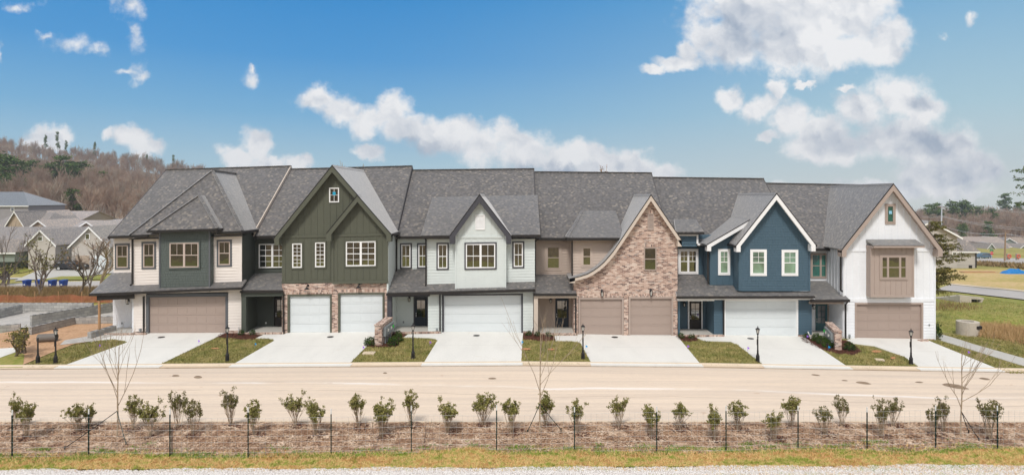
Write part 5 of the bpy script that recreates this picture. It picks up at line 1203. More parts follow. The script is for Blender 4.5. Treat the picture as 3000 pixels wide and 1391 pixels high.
for i, (px, yb, yt, w, dry) in enumerate(SH):
    Y = (H - .1) * F / (yb - HY); h = (yb - yt) * Y / F; ww = w * Y / F
    k = (5 + i % 3) if dry else i % 5
    sd = ORD[i] + ' from the left' if i < 17 else ORD[len(SH) - 1 - i] + ' from the right'
    look = ('sparse brownish' if dry else 'leafy green') + (', taller' if h > 1.08 else ', low' if h < .98 else '')
    e = plant('shrub', tm[k], (X(px, Y), Y, bank_h(X(px, Y), Y)), '%s shrub on the mulch bank behind the wire fence, %s' % (look.replace(',', ''), sd), 'shrub', 'shrubs along the mulch bank', rng.uniform(0, 6.28), 1, 1)
    e.scale = (ww / .74, ww / .74, h / 1.02)

dk = []
for (px, yb, yt, w, dry) in SH:
    Y = (H - .1) * F / (yb - HY); x = X(px, Y); dk.append([(x + .1 + .36 * math.cos(t), Y - .02 + .26 * math.sin(t)) for t in np.linspace(0, 6.28, 11)[:-1]])
scatter('mulch_flakes', dk, 420, .07, 'mulch_dark', 'chip', 31, .02, hfun=bank_h)

# ---- staked saplings
def sapling(px, yb, ytop, seed, label, trunk_lean=0.0, straps=()):
    Y = (H - .1) * F / (yb - HY); x = X(px, Y); z = bank_h(x, Y); h = (yb - ytop) * Y / F
    rng = random.Random(seed); e = empty('sapling', (x, Y, z), label, 'young tree', 'staked young trees')
    V = []; T = []; hb = h * .40
    tm_ = MB(); n = 9; pts = [(trunk_lean * (i / n), .02 * math.sin(i), -.05 + h * .92 * i / n) for i in range(n + 1)]; tm_.tube(pts, [.034 * (1 - .72 * i / n) for i in range(n + 1)], 6); link('trunk', tm_.mesh('trunk'), 'bark_pale', e)
    for i in range(9):
        t = .34 + .6 * i / 9; a = rng.uniform(0, 6.283); el = rng.uniform(1.5, 3.0) if px < 2000 else rng.uniform(.9, 1.8); d = Vector((math.cos(a), math.sin(a), el)).normalized(); tips = []
        grow(V, T, tips, rng, Vector((trunk_lean * t * .92, 0, h * t * .92)), d, h * .21 * (1.25 - t) * 1.8, .017 * (1.3 - t), 3, 2, .42, .22, 3, 2, .70)
    o = link('branches', arr_mesh('branches', V, T, 'bark_pale'), None, e)
    for (qx, qy, col) in straps:
        Y2 = (H - .05) * F / (qy - HY); m_ = MB(); a_ = Vector((trunk_lean * .25, -.03, h * .27)); b_ = Vector((X(qx, Y2) - x, Y2 - Y, .02)); m_.tube([a_, a_.lerp(b_, .5) - Vector((0, 0, .015)), b_], .014, 5)
        m_.tube([b_ + Vector((0, 0, -.05)), b_ + Vector((0, 0, .07))], .02, 5); link('guy_strap', m_.mesh('guy_strap'), col, e)
sapling(343, 1278, 985, 31, 'bare staked sapling in front of the first driveway with a long black guy strap', .06, ((190, 1313, 'rubber'), (369, 1300, 'post_green')))
sapling(1581, 1276, 955, 32, 'tallest bare sapling, standing in the middle of the bank with two green guy straps', .03, ((1545, 1278, 'post_green'), (1644, 1272, 'post_green')))
sapling(2815, 1276, 995, 33, 'bare sapling at the right with wide thin limbs and two black guy straps', .05, ((2838, 1264, 'rubber'), (2868, 1286, 'rubber')))
for i, (px, yb, yt, lb) in enumerate(((1098, 1318, 1228, 'thin dead reddish stem standing by the wire fence below the fourteenth shrub'), (1241, 1298, 1225, 'small bare forked plant on the slope right of the sixth fence post'))):
    Y = H * F / (yb - HY); rng = random.Random(50 + i); V = []; T = []; tips = []
    for k in range(2 + i): grow(V, T, tips, rng, Vector((0, 0, -.03)), (Vector((0, 0, 1)) + rv(rng) * (.12 + .3 * i)).normalized(), (yb - yt) * Y / F * .5, .009, 2, 2, .4, .3)
    o = link('dead_stem', arr_mesh('dead_stem', V, T, 'bark'), None, None, (X(px, Y), Y, bank_h(X(px, Y), Y))); setp(o, lb, 'plant')

# ---- wire fence with steel posts
PO = [(36,1200,1341),(260,1197,1338),(498,1198,1341),(727,1192,1341),(970,1197,1337),(1205,1188,1327),(1455,1186,1331),(1683,1192,1326),(1924,1190,1320),(2127,1188,1322),(2338,1188,1312),(2540,1192,1319),(2741,1188,1310),(2922,1188,1315)]
fence = empty('wire_fence', (0, 21.3, 0), 'field wire fence on dark green steel posts with white tips along the bank', 'fence')
off = fence.location; FP = []
for px, yt, yb in [(-190, 1200, 1342)] + PO + [(3130, 1190, 1312)]:
    Y = H * F / (yb - HY); x = X(px, Y); z1 = Z(yt, Y); FP.append((x, Y, z1))
    m_ = MB(); w = .022; lean = .02
    m_.tube([(x, Y, -.1), (x, Y, z1 - .17)], .021, 6); m_.box(x - .004, x + .004, Y - .04, Y, 0, z1 - .17); p_ = part('fence_post', m_, 'post_green', fence)
    m_ = MB(); m_.tube([(x, Y, z1 - .17), (x, Y, z1)], .022, 6); part('post_tip', m_, 'plastic_white', p_)
m_ = MB()
for i in range(len(FP) - 1):
    a_, b_ = Vector(FP[i]), Vector(FP[i + 1]); a_.z = b_.z = 0; a_.y -= .03; b_.y -= .03; L = (b_ - a_).length; top = 1.35
    hs = [.06, .20, .36, .54, .74, .95, 1.15, top]; rng = random.Random(i); sag = rng.uniform(-.01, .03)
    for hz in hs:
        m_.tube([a_.lerp(b_, t) + Vector((0, 0, hz - sag * math.sin(t * 3.14))) for t in (0, .25, .5, .75, 1)], .0034, 3, False)
    nv = int(L / .19)
    for k in range(1, nv):
        q = a_.lerp(b_, k / nv); m_.tube([q + Vector((0, 0, .05)), q + Vector((rng.gauss(0, .008), 0, top - sag))], .0028, 3, False)
part('wire_mesh', m_, 'wire_steel', fence)
m_ = MB(); Y = H * F / (1341 - HY) + .08; x = X(503, Y); m_.box(x - .02, x + .02, Y, Y + .02, 0, .95); single('survey_stake', m_, 'bark', 'weathered wooden stake with a pink top beside the third fence post', 'stake')

# ---- lamp posts
def lamp_post(full=True):
    e = empty('lamp_post', (0, 0, 0)); m_ = MB()
    pr = [(.11, 0), (.115, .03), (.10, .05), (.095, .34), (.075, .38), (.06, .42), (.045, .55), (.04, .58), (.055, .61), (.04, .64), (.036, 1.0), (.045, 1.02), (.036, 1.05), (.034, 1.32), (.05, 1.35), (.03, 1.38), (.028, 1.45), (.06, 1.50), (.035, 1.53)]
    if not full: pr = pr[:15]
    m_.lathe(pr, 12); link('post', m_.mesh('post', smooth=False), 'metal_black', e)
    if not full: return e
    m_ = MB(); m_.box(-.04, -.015, -.055, .055, .92, 1.22); link('number_plate', m_.mesh('number_plate'), 'metal_black', e)
    m_ = MB(); m_.lathe([(.05, 1.53), (.06, 1.55), (.05, 1.56)], 6)
    for j in range(6):
        t = 6.2832 * (j + .5) / 6; m_.beam((.055 * math.cos(t), .055 * math.sin(t), 1.55), (.10 * math.cos(t), .10 * math.sin(t), 1.76), .012, .012)
    m_.lathe([(.105, 1.755), (.13, 1.765), (.10, 1.80), (.035, 1.85), (.02, 1.87), (.022, 1.89), (.006, 1.95)], 6); o = link('lantern', m_.mesh('lantern'), 'metal_black', e)
    m_ = MB(); m_.lathe([(.048, 1.56), (.09, 1.752)], 6); link('glass', m_.mesh('glass'), 'lamp_glass', o)
    return e
LP = [(163, 1064, 'black lamp post at the far left in front of the building plot'), (666, 1057, 'black lamp post on the lawn right of the first driveway'), (1210, 1050, 'black lamp post right of the brick meter pillar and left of the middle driveway'),
      (1708, 1052, 'black lamp post in front of the brick gable house'), (2220, 1060, 'black lamp post in front of the navy blue house'), (2669, 1067, 'black lamp post at the right in front of the white house garage')]
base = lamp_post()
for i, (px, yb, lb) in enumerate(LP):
    o = base if i == 0 else copy_tree(base); o.location = GP(px, yb); setp(o, lb, 'lamp post', 'black lamp posts along the kerb')
o = lamp_post(False); o.name = 'short_post'; o.location = GP(111, 1063); setp(o, 'short black fluted post without a lantern, just left of the first lamp post', 'post')

# ---- small yard things
def drain(px, py, lb):
    x, y = G(px, py); z = ground_h(x, y) + .037; m_ = MB(); m_.lathe([(.20, 0), (.20, .012), (.17, .016)], 16, (x, y, z)); single('drain_cover', m_, 'metal_black', lb, 'drain cover', 'round drain covers in the driveways')
for px, py, lb in ((473, 989, 'round black drain cover in the driveway of the cream left-end house'), (968, 988, 'round black drain cover in the driveway below the olive house'), (1396, 984, 'round black drain cover in the middle driveway of the mint house'),
                   (1801, 989, 'round black drain cover in the driveway of the brick gable house'), (2199, 993, 'round black drain cover in the driveway of the navy house')): drain(px, py, lb)
FL_ = [(291, 1021, 'p', 'purple marker flag on the grass left of the first driveway'), (581, 1008, 'p', 'purple marker flag at the edge of the first driveway'), (747, 1017, 'b', 'blue marker flag on the lawn between the first two driveways'), (1063, 1027, 'p', 'purple marker flag beside the driveway left of the brick meter pillar'),
       (1259, 1012, 'p', 'purple marker flag on the lawn right of the third lamp post'), (1528, 1011, 'b', 'blue marker flag at the right edge of the middle driveway'), (1716, 1024, 'b', 'blue marker flag beside the lamp post of the brick gable house'), (2014, 1024, 'p', 'purple marker flag on the lawn left of the navy house driveway'),
       (2190, 1029, 'p', 'purple marker flag by the driveway of the navy house'), (2364, 994, 'p', 'purple marker flag in the bark bed beside the navy house'), (2427, 1026, 'b', 'blue marker flag in front of the right meter pillar'), (2836, 1041, 'p', 'purple marker flag beside the right-hand driveway')]
for px, py, c, lb in FL_:
    x, y, z = GP(px, py); m_ = MB(); m_.box(x - .004, x + .004, y, y + .006, z, z + .26); m_.add([(x, y + .003, z + .27), (x + .10, y - .03, z + .22), (x + .09, y - .02, z + .14), (x, y + .003, z + .15)], [(0, 1, 2, 3), (3, 2, 1, 0)])
    single('marker_flag', m_, 'flag_purple' if c == 'p' else 'flag_blue', lb, 'marker flag', 'survey marker flags')
def slab_on(px, py, w, d, lb, name='stepping_stone', mat='concrete_curb', rz=0.0):
    x, y, z = GP(px, py); m_ = MB(); c, s = math.cos(rz), math.sin(rz)
    pt = [(x + a * c - b * s, y + a * s + b * c) for a, b in ((-w, -d), (w, -d), (w, d), (-w, d))]
    m_.add([(p[0], p[1], z - .05) for p in pt] + [(p[0], p[1], z + .06) for p in pt], [(4, 5, 6, 7), (0, 1, 5, 4), (1, 2, 6, 5), (2, 3, 7, 6), (3, 0, 4, 7)]); single(name, m_, mat, lb, 'slab')
slab_on(1081, 1035, .33, .28, 'pale utility cover slab in the lawn in front of the left brick pillar', 'utility_cover'); slab_on(2577, 1055, .22, .2, 'small pale cover slab in the lawn left of the last lamp post', 'utility_cover', rz=-.3)
bs_ = [box_shrub(300 + i, .33, 150) for i in range(3)]; sm_ = [box_shrub(320 + i, .2, 60, .05) for i in range(2)]
SB = [(706, 982, 0, 'small round shrub in the bark bed by the cream wall'), (740, 982, 0, 'small round shrub at the porch of the olive house'), (1140, 984, 0, 'small round shrub behind the left brick pillar'), (1167, 984, 0, 'small round shrub at the corner of the mint porch'),
      (1549, 984, 0, 'leftmost small shrub by the porch of the brick gable house'), (1575, 986, 0, 'middle small shrub by the porch of the brick gable house'), (1607, 987, 0, 'right small shrub by the porch of the brick gable house'), (1996, 991, 0, 'left small shrub at the navy house porch'), (2026, 993, 0, 'right small shrub at the navy house porch'),
      (2362, 992, 0, 'small dull shrub at the right corner of the navy house'), (1083, 1012, 1, 'dark green shrub left of the brick meter pillar in front of the olive house'), (1150, 1013, 1, 'bright green shrub right of the left brick pillar'), (1166, 1001, 1, 'full green shrub behind the bright one right of the left brick pillar'),
      (2393, 1000, 1, 'green shrub at the back of the row left of the right brick pillar'), (2410, 1009, 1, 'middle green shrub in the row left of the right brick pillar'), (2427, 1019, 1, 'front green shrub left of the right brick pillar'), (2489, 1027, 1, 'bushy green shrub right of the right brick pillar'), (2745, 994, 2, 'tall narrow dark shrub at the right corner of the white house')]
for i, (px, py, big, lb) in enumerate(SB):
    ms = bs_[i % 3] if big else sm_[i % 2]; plant('garden_shrub', ms, GP(px, py, .02), lb, 'shrub', 'garden shrubs in the bark beds', i * 1.3, 1.0 if big < 2 else .85, 1.0 if big < 2 else 2.1)
# ---- brick meter pillars
def pillar(p0, p1, h, w, label, side):
    a_ = Vector(GP(*p0)); b_ = Vector(GP(*p1)); e = empty('meter_pillar', ((a_ + b_) / 2), label, 'brick pillar', 'brick pillars carrying electric meters'); d = (b_ - a_); d.z = 0; L = d.length; d.normalize(); n = Vector((-d.y, d.x, 0)); z0 = min(a_.z, b_.z) - .1; z1 = max(a_.z, b_.z) + h
    def obox(mb, s0, s1, t0, t1, za, zb):
        mb.add([tuple(a_ * 1 + d * s + n * t + Vector((0, 0, z - a_.z))) for z in (za, zb) for t in (t0, t1) for s in (s0, s1)], [(0, 1, 5, 4), (3, 2, 6, 7), (2, 0, 4, 6), (1, 3, 7, 5), (4, 5, 7, 6), (2, 3, 1, 0)])
    m_ = MB(); obox(m_, 0, L, -w / 2, w / 2, z0, z1 - .07); part('wall', m_, 'brick', e); m_ = MB(); obox(m_, -.03, L + .03, -w / 2 - .03, w / 2 + .03, z1 - .07, z1); part('brick_cap', m_, 'brick_soldier', e)
    sg = side; t0, t1 = (w / 2, w / 2 + .16) if sg > 0 else (-w / 2 - .16, -w / 2)
    m_ = MB(); obox(m_, L * .12, L * .88, t0, t1, z1 - .75, z1 - .22); mbx = part('meter_box', m_, 'grey_box', e)
    for q, col in ((.3, 'cap_yellow'), (.6, 'cap_yellow'), (.78, 'cap_green')):
        m_ = MB(); tt0, tt1 = (t1, t1 + .07) if sg > 0 else (t0 - .07, t0); obox(m_, L * q - .06, L * q + .06, tt0, tt1, z1 - .52, z1 - .38); part('meter', m_, col if col == 'cap_green' else 'lamp_glass', mbx)
    for q in (.2, .36, .52, .68):
        m_ = MB(); c_ = a_ + d * L * q + n * ((t0 + t1) / 2); m_.tube([(c_.x, c_.y, z0), (c_.x, c_.y, z1 - .74)], .04, 8); part('conduit', m_, 'grey_box', e)
    return e
pillar((1108, 1013), (1140, 982), 1.13, .42, 'brick meter pillar with a grey box and red cord at the corner of the olive and mint houses', -1)
pillar((2456, 1026), (2428, 992), 1.05, .36, 'brick meter pillar with two meters and grey conduits in front of the teal front door', 1)
m_ = MB(); q = Vector(GP(1128, 990)); m_.tube([q + Vector((.1, 0, 1.1)), q + Vector((.25, -.1, .9)), q + Vector((.33, -.12, .5)), q + Vector((.3, -.1, .05))], .014, 6); single('red_cord', m_, 'cord_red', 'red cord hanging down the side of the left brick meter pillar', 'cord')
for k in range(4):
    x, y, z = GP(2690 + 7 * k, 999 + (k % 2) * 2); m_ = MB(); m_.box(x, x + .2, y, y + .09, z + .03, z + .095 + .03 * (k % 2)); single('loose_brick', m_, 'brick', ('leftmost', 'second', 'third', 'rightmost')[k] + ' of four loose bricks lying at the right end of the last taupe garage door', 'brick', 'loose bricks by the garage')

# ---- building plot at the left
def wallseg(a, b, h, label, w=.22, za=None):
    A_, B_ = Vector(GP(*a)), Vector(GP(*b)); d = (B_ - A_); d.z = 0; d.normalize(); n = Vector((-d.y, d.x, 0)) * w / 2; za = min(A_.z, B_.z) - .2; m_ = MB()
    vs = [A_ - n, B_ - n, B_ + n, A_ + n]; m_.add([(v.x, v.y, za) for v in vs] + [(v.x, v.y, (A_.z, B_.z, B_.z, A_.z)[i] + h) for i, v in enumerate(vs)], [(4, 5, 6, 7), (0, 1, 5, 4), (1, 2, 6, 5), (2, 3, 7, 6), (3, 0, 4, 7)])
    # rows of open cells along the top course
    k = MB(); L = (B_ - A_).length; nn = int(L / .42)
    e = single('block_wall', m_, 'block', label, 'foundation wall', 'grey block foundation walls')
    for i in range(nn):
        c_ = A_.lerp(B_, (i + .5) / nn); c_.z += h; k.box(c_.x - .11, c_.x + .11, c_.y - .065, c_.y + .065, c_.z - .01, c_.z + .006)
    o = link('block_cores', k.mesh('block_cores', tuple(e.location)), 'gutter_black', e)
wallseg((-160, 914), (272, 914), .70, 'rearmost low grey block wall running along the orange netting'); wallseg((91, 955), (345, 912), .72, 'long grey block wall running diagonally up to the cream house')
wallseg((88, 982), (215, 951), .52, 'short diagonal grey block wall in front of the bare dirt'); wallseg((215, 950), (350, 947), .50, 'grey block wall directly behind the bare dirt beside the porch'); wallseg((-120, 960), (62, 918), .66, 'grey block wall at the far left edge of the plot'); wallseg((-150, 985), (60, 968), .45, 'lowest grey block wall behind the olive tree')
wallseg((262, 993), (335, 972), .42, 'dark grey stepped block wall beside the porch of the cream house', .3)
m_ = MB(); a_ = Vector(GP(112, 1003)); b_ = Vector(GP(166, 1000)); n = 20
for r0, r1 in ((.24, .18),):
    dd = (b_ - a_).normalized(); 
    V_ = []
    for (c_, r_) in ((a_, .24), (b_, .24), (b_, .18), (a_, .18), (a_, .24)):
        V_ += [(c_.x + .25 * r_ * math.cos(6.2832 * j / n), c_.y - r_ * math.cos(6.2832 * j / n), c_.z + .26 + r_ * math.sin(6.2832 * j / n)) for j in range(n)]
    m_.add(V_, [(i * n + j, i * n + (j + 1) % n, (i + 1) * n + (j + 1) % n, (i + 1) * n + j) for i in range(4) for j in range(n)])
single('drain_pipe', m_, 'pipe_dark', 'short length of large grey drain pipe lying on the dirt behind the lamp post', 'pipe')
# orange netting: many thin strands between stakes
sf = empty('safety_fence', (X(160, 51), 51, ground_h(X(160, 51), 51)), 'orange plastic safety netting strung behind the grey block walls', 'fence')
m_ = MB(); rng = random.Random(3); a_ = G(-220, 888); b_ = G(345, 887); nseg = 150
for r_ in range(7):
    pts = []
    for i in range(nseg + 1):
        t = i / nseg; x = a_[0] + (b_[0] - a_[0]) * t; y = a_[1] + (b_[1] - a_[1]) * t + .12 * math.sin(x * 3); z = ground_h(x, y); pts.append((x, y, z + (.05 + .085 * r_) * (1 + .12 * math.sin(x * 1.3) + .08 * math.sin(x * 4.7))))
    for i in range(nseg): m_.add([pts[i], pts[i + 1], (pts[i + 1][0], pts[i + 1][1], pts[i + 1][2] + .024), (pts[i][0], pts[i][1], pts[i][2] + .024)], [(0, 1, 2, 3)])
for i in range(nseg * 2):
    t = i / nseg / 2; x = a_[0] + (b_[0] - a_[0]) * t; y = a_[1] + (b_[1] - a_[1]) * t + .12 * math.sin(x * 3) - .01; z = ground_h(x, y); m_.box(x, x + .018, y, y + .004, z + .02, z + .60 * (1 + .12 * math.sin(x * 1.3)))
part('netting', m_, 'orange_net', sf)
for px in (-60, 24, 103, 172, 240, 320):
    x, y, z = GP(px, 887); m_ = MB(); m_.box(x - .025, x + .025, y - .05, y, z - .1, z + .95); part('stake', m_, 'wood_raw', sf)
# ---- recycling carts
def cart(px, py, lb):
    x, y, z = GP(px, py); e = empty('wheeled_bin', (x, y, z), lb, 'wheeled bin', 'blue wheeled bins at the kerb', random.Random(px).uniform(-.3, .3)); m_ = MB()
    m_.add([(sx_ * .24, sy_ * .27, .08) for sy_ in (-1, 1) for sx_ in (-1, 1)] + [(sx_ * .31, sy_ * .36, 1.0) for sy_ in (-1, 1) for sx_ in (-1, 1)], [(0, 1, 5, 4), (3, 2, 6, 7), (2, 0, 4, 6), (1, 3, 7, 5), (0, 2, 3, 1), (4, 5, 7, 6)]); m_.box(-.33, .33, -.38, -.33, .93, 1.0); link('bin', m_.mesh('bin'), 'bin_blue', e)
    m_ = MB(); m_.add([(-.34, -.4, 1.0), (.34, -.4, 1.0), (.34, .4, 1.04), (-.34, .4, 1.04), (-.28, -.3, 1.07), (.28, -.3, 1.07), (.28, .34, 1.10), (-.28, .34, 1.10)], [(0, 1, 5, 4), (1, 2, 6, 5), (2, 3, 7, 6), (3, 0, 4, 7), (4, 5, 6, 7), (3, 2, 1, 0)]); link('lid', m_.mesh('lid'), 'bin_blue', e)
    m_ = MB(); m_.box(-.1, .1, -.345, -.30, .45, .6); link('sticker', m_.mesh('sticker'), 'plastic_white', e)
    for s_ in (-1, 1):
        m_ = MB(); m_.tube([(s_ * .27, .27, .11), (s_ * .33, .27, .11)], .11, 10); link('wheel', m_.mesh('wheel'), 'rubber', e)
for px, lb in ((79, 'leftmost blue wheeled bin at the far kerb'), (115, 'blue wheeled bin partly behind the trunks of the green-leaved tree'), (154, 'blue wheeled bin just right of the green-leaved tree trunks'), (186, 'rightmost blue wheeled bin left of the bare tree')): cart(px, 845, lb)
# ---- cars
def car(loc, rz, L, mat, lb, tall=1.7, cat='car'):
    e = empty('parked_car', loc, lb, cat, None, rz); k = L / 4.7; w = .92; prof = [(-2.35, .35), (-2.35, .85), (-2.2, 1.0), (-1.95, tall * .93), (-1.5, tall), (.2, tall), (.55, tall * .96), (1.25, 1.08), (2.1, .92), (2.33, .75), (2.35, .35)]
    m_ = MB(); n = len(prof)
    for (ww, zz) in ((w, 0),):
        vs = [(x * k, -ww * (1 if z < 1.1 else .86), z) for x, z in prof] + [(x * k, ww * (1 if z < 1.1 else .86), z) for x, z in prof]
        m_.add(vs, [tuple(range(n)), tuple(range(2 * n - 1, n - 1, -1))] + [(i, i + n, (i + 1) % n + n, (i + 1) % n) for i in range(n)])
    link('body', m_.mesh('body'), mat, e)
    for a, b in ((-1.85, -1.0), (-.93, -.05), (.02, 1.0)):
        m_ = MB()
        for s_ in (-1, 1): m_.add([(a * k, s_ * (w + .0), 1.1), (b * k, s_ * (w + .0), 1.1), (min(b, .5 if b > .5 else b) * k, s_ * (w * .9), tall * .92), ((a + .08) * k, s_ * (w * .9), tall * .92)], [(0, 1, 2, 3), (3, 2, 1, 0)])
        link('side_window', m_.mesh('side_window'), 'glass_car', e)
    for x in (-1.45, 1.45):
        for s_ in (-1, 1):
            m_ = MB(); m_.tube([(x * k, s_ * (w - .18), .34), (x * k, s_ * (w + .03), .34)], .34, 16); o = link('wheel', m_.mesh('wheel'), 'rubber', e); m_ = MB(); m_.tube([(x * k, s_ * (w + .02), .34), (x * k, s_ * (w + .045), .34)], .2, 12); link('rim', m_.mesh('rim'), 'wire_steel', o)
    for s_ in (-1, 1): m_ = MB(); m_.box(2.28 * k, 2.37 * k, s_ * .7 - .15, s_ * .7 + .15, .66, .8); link('headlight', m_.mesh('headlight'), 'lamp_glass', e)
    return e
car(GP(2878, 757), R(186), 4.9, 'car_blue', 'grey-blue sport utility car parked before the far tan houses', 1.75)
car(GP(212, 790), R(4), 4.7, 'car_dark', 'dark car parked on the drive behind the bare trees at the left', 1.45)
car(GP(158, 786), R(-6), 4.4, 'car_dark', 'dark covered car at the left of the pair parked before the far houses', 1.4)
# ---- right side: culvert headwall, riser, tarp heap, planks, poles, signs
x, y, z = GP(2832, 893); e = empty('culvert_headwall', (x, y, z), 'concrete culvert headwall with a square opening below the road', 'culvert')
def rel(px, py, Y): p = P3(px, py, Y); return p
m_ = MB(); Y = y
pl = [(2748, 905, 866 + 6, 61), (2800, 903, 866, 58), (2812, 903, 865, 58)]
m_.prism([(X(2812, 58), Z(905, 58)), (X(2846, 58), Z(903, 58)), (X(2846, 58), Z(876, 58)), (X(2876, 58), Z(878, 58)), (X(2866, 58), Z(896, 58)), (X(2870, 58), Z(898, 58)), (X(2884, 58), Z(873, 58)), (X(2812, 58), Z(865, 58))], 58, 58.5)
a_, b_ = P3(2812, 865, 58), P3(2725, 874, 62); m_.add([a_, b_, (b_[0], b_[1], b_[2] - 1.3), (a_[0], a_[1], a_[2] - 1.3), (a_[0] + .1, a_[1] + .4, a_[2]), (b_[0] + .1, b_[1] + .4, b_[2]), (b_[0], b_[1] + .4, b_[2] - 1.3), (a_[0], a_[1] + .4, a_[2] - 1.3)], [(0, 1, 2, 3), (0, 4, 5, 1), (4, 7, 6, 5)]); part('headwall', m_, 'concrete_old', e)
m_ = MB(); m_.box(X(2826, 58) + .3, X(2872, 58), 58.45, 58.55, Z(902, 58), Z(878, 58)); part('opening', m_, 'gutter_black', e)
x, y, z = GP(2835, 980); e = empty('manhole_riser', (x, y, z), 'round pale concrete manhole riser with a dark slot standing in the grass', 'manhole riser'); m_ = MB(); r_ = 29 * y / F; hh = 37 * y / F + .05
n = 28; V_ = []
for rr, zz in ((r_, -.3), (r_, hh), (r_ * .55, hh + .02), (r_ * .55, hh - .25)): V_ += [(x + rr * math.cos(6.2832 * j / n), y + rr * math.sin(6.2832 * j / n), z + zz) for j in range(n)]
m_.add(V_, [(i * n + j, i * n + (j + 1) % n, (i + 1) * n + (j + 1) % n, (i + 1) * n + j) for i in range(3) for j in range(n)]); part('riser', m_, 'concrete_old', e)
m_ = MB(); m_.box(x + .0, x + r_ * .75, y - r_ * .98, y, z + hh * .55, z + hh * .78); m_.lathe([(r_ * .56, 0), (.01, .01)], 20, (x, y, z + hh - .24)); part('slot', m_, 'gutter_black', e)
x, y, z = GP(2972, 802); m_ = MB(); rng = random.Random(4); n = 9
V_ = [(x + (i / (n - 1) - .5) * 3.6, y + (j / (n - 1) - .5) * 1.6, z + (.75 * math.sin(3.14 * min(max(i / (n - 1), .02), .98)) ** .5 * math.sin(3.14 * min(max(j / (n - 1), .02), .98)) ** .4 + rng.gauss(0, .06)) * (1 if 0 < i < n - 1 and 0 < j < n - 1 else .05)) for j in range(n) for i in range(n)]
m_.add(V_, [(j * n + i, j * n + i + 1, (j + 1) * n + i + 1, (j + 1) * n + i) for j in range(n - 1) for i in range(n - 1)]); single('tarp_heap', m_, 'tarp_blue', 'heap of building material under a blue tarpaulin on the far lawn', 'tarpaulin')
m_ = MB(); x, y, z = GP(2880, 799); 
m_.box(x - 3, x + 2.2, y - .4, y + .6, z, z + .12); m_.box(x - 3.4, x + 1.6, y - .3, y + .4, z + .12, z + .22); single('lumber_stack', m_, 'wood_raw', 'low stack of pale timber boards lying on the far lawn', 'timber')
def pole(px, yb, yt, Y, mat, lb, arm=0, r0=.14):
    z0 = Z(yb, Y); z1 = Z(yt, Y); x = X(px, Y); e = empty('utility_pole', (x, Y, z0), lb, 'utility pole', None); m_ = MB(); m_.tube([(x, Y, z0 - 1), (x + .25, Y, z1)], [r0 * 1.2, r0 * .8], 8); part('pole', m_, mat, e)
    if arm: m_ = MB(); m_.box(x - arm, x + arm, Y - .1, Y + .1, z1 - 1.3, z1 - 1.0); part('crossarm', m_, 'bark', e)
    return (x + .2, Y, z1)
p1 = pole(2757, 700, 596, 200, 'pole_steel', 'tall grey utility pole with a crossarm beyond the neighbouring white house', 1.3, .22)
p2 = pole(2943, 770, 680, 165, 'pole_wood', 'brown wooden utility pole beside the far street', 0, .2)
def wire(a, b, sag, lb):
    m_ = MB(); a, b = Vector(a), Vector(b); m_.tube([a.lerp(b, t / 12) - Vector((0, 0, sag * 4 * (t / 12) * (1 - t / 12))) for t in range(13)], .035, 4, False); single('power_line', m_, 'pole_steel', lb, 'power line', 'overhead power lines')
wire(P3(2700, 634, 210), P3(2757, 632, 200), .4, 'power line running left from the grey pole behind the white house'); wire(P3(2757, 632, 200), P3(3200, 664, 190), 2.0, 'pair of slack lines running right from the grey pole, upper one'); wire(P3(2757, 634, 200), P3(3200, 670, 190), 2.2, 'pair of slack lines running right from the grey pole, lower one')
wire(P3(2770, 665, 160), P3(2943, 684, 165), .8, 'thin line reaching the top of the brown wooden pole from the left'); wire(P3(2943, 684, 165), P3(3200, 690, 160), 1.0, 'thin line leaving the top of the brown wooden pole to the right'); wire(P3(2850, 604, 230), P3(3200, 622, 230), 1.5, 'highest faint power line across the right-hand woods')
x, y, z = X(2905, 150), 150, Z(770, 150); e = empty('stop_sign', (x, y, z), 'red stop sign with green street name plates at the far street corner', 'road sign'); m_ = MB(); m_.tube([(x, y, z - 1), (x, y, z + 3.1)], .05, 6); part('pole', m_, 'pole_steel', e)
m_ = MB(); n = 8; m_.prism([(x + .42 * math.cos(6.2832 * (j + .5) / n), z + 2.35 + .42 * math.sin(6.2832 * (j + .5) / n)) for j in range(n)], y - .08, y - .05); sp_ = part('sign_panel', m_, 'sign_red', e)
tx = bpy.data.curves.new('lettering', 'FONT'); tx.body = 'STOP'; tx.size = .3; tx.align_x = 'CENTER'; tx.align_y = 'CENTER'; tx.extrude = .004
to_ = bpy.data.objects.new('tmp', tx); COL.objects.link(to_); lm_ = bpy.data.meshes.new_from_object(to_.evaluated_get(bpy.context.evaluated_depsgraph_get())); bpy.data.objects.remove(to_); o = bpy.data.objects.new('lettering', lm_); COL.objects.link(o); lm_.materials.clear(); lm_.materials.append(MATS['plastic_white']); o.parent = sp_; o.location = (0, -.10, 2.35); o.rotation_euler = (R(90), 0, 0)
m_ = MB(); m_.box(x - .5, x + .5, y - .03, y, z + 2.85, z + 3.05); m_.box(x - .02, x + .02, y - .5, y + .5, z + 3.05, z + 3.22); part('name_plate', m_, 'sign_green', e)

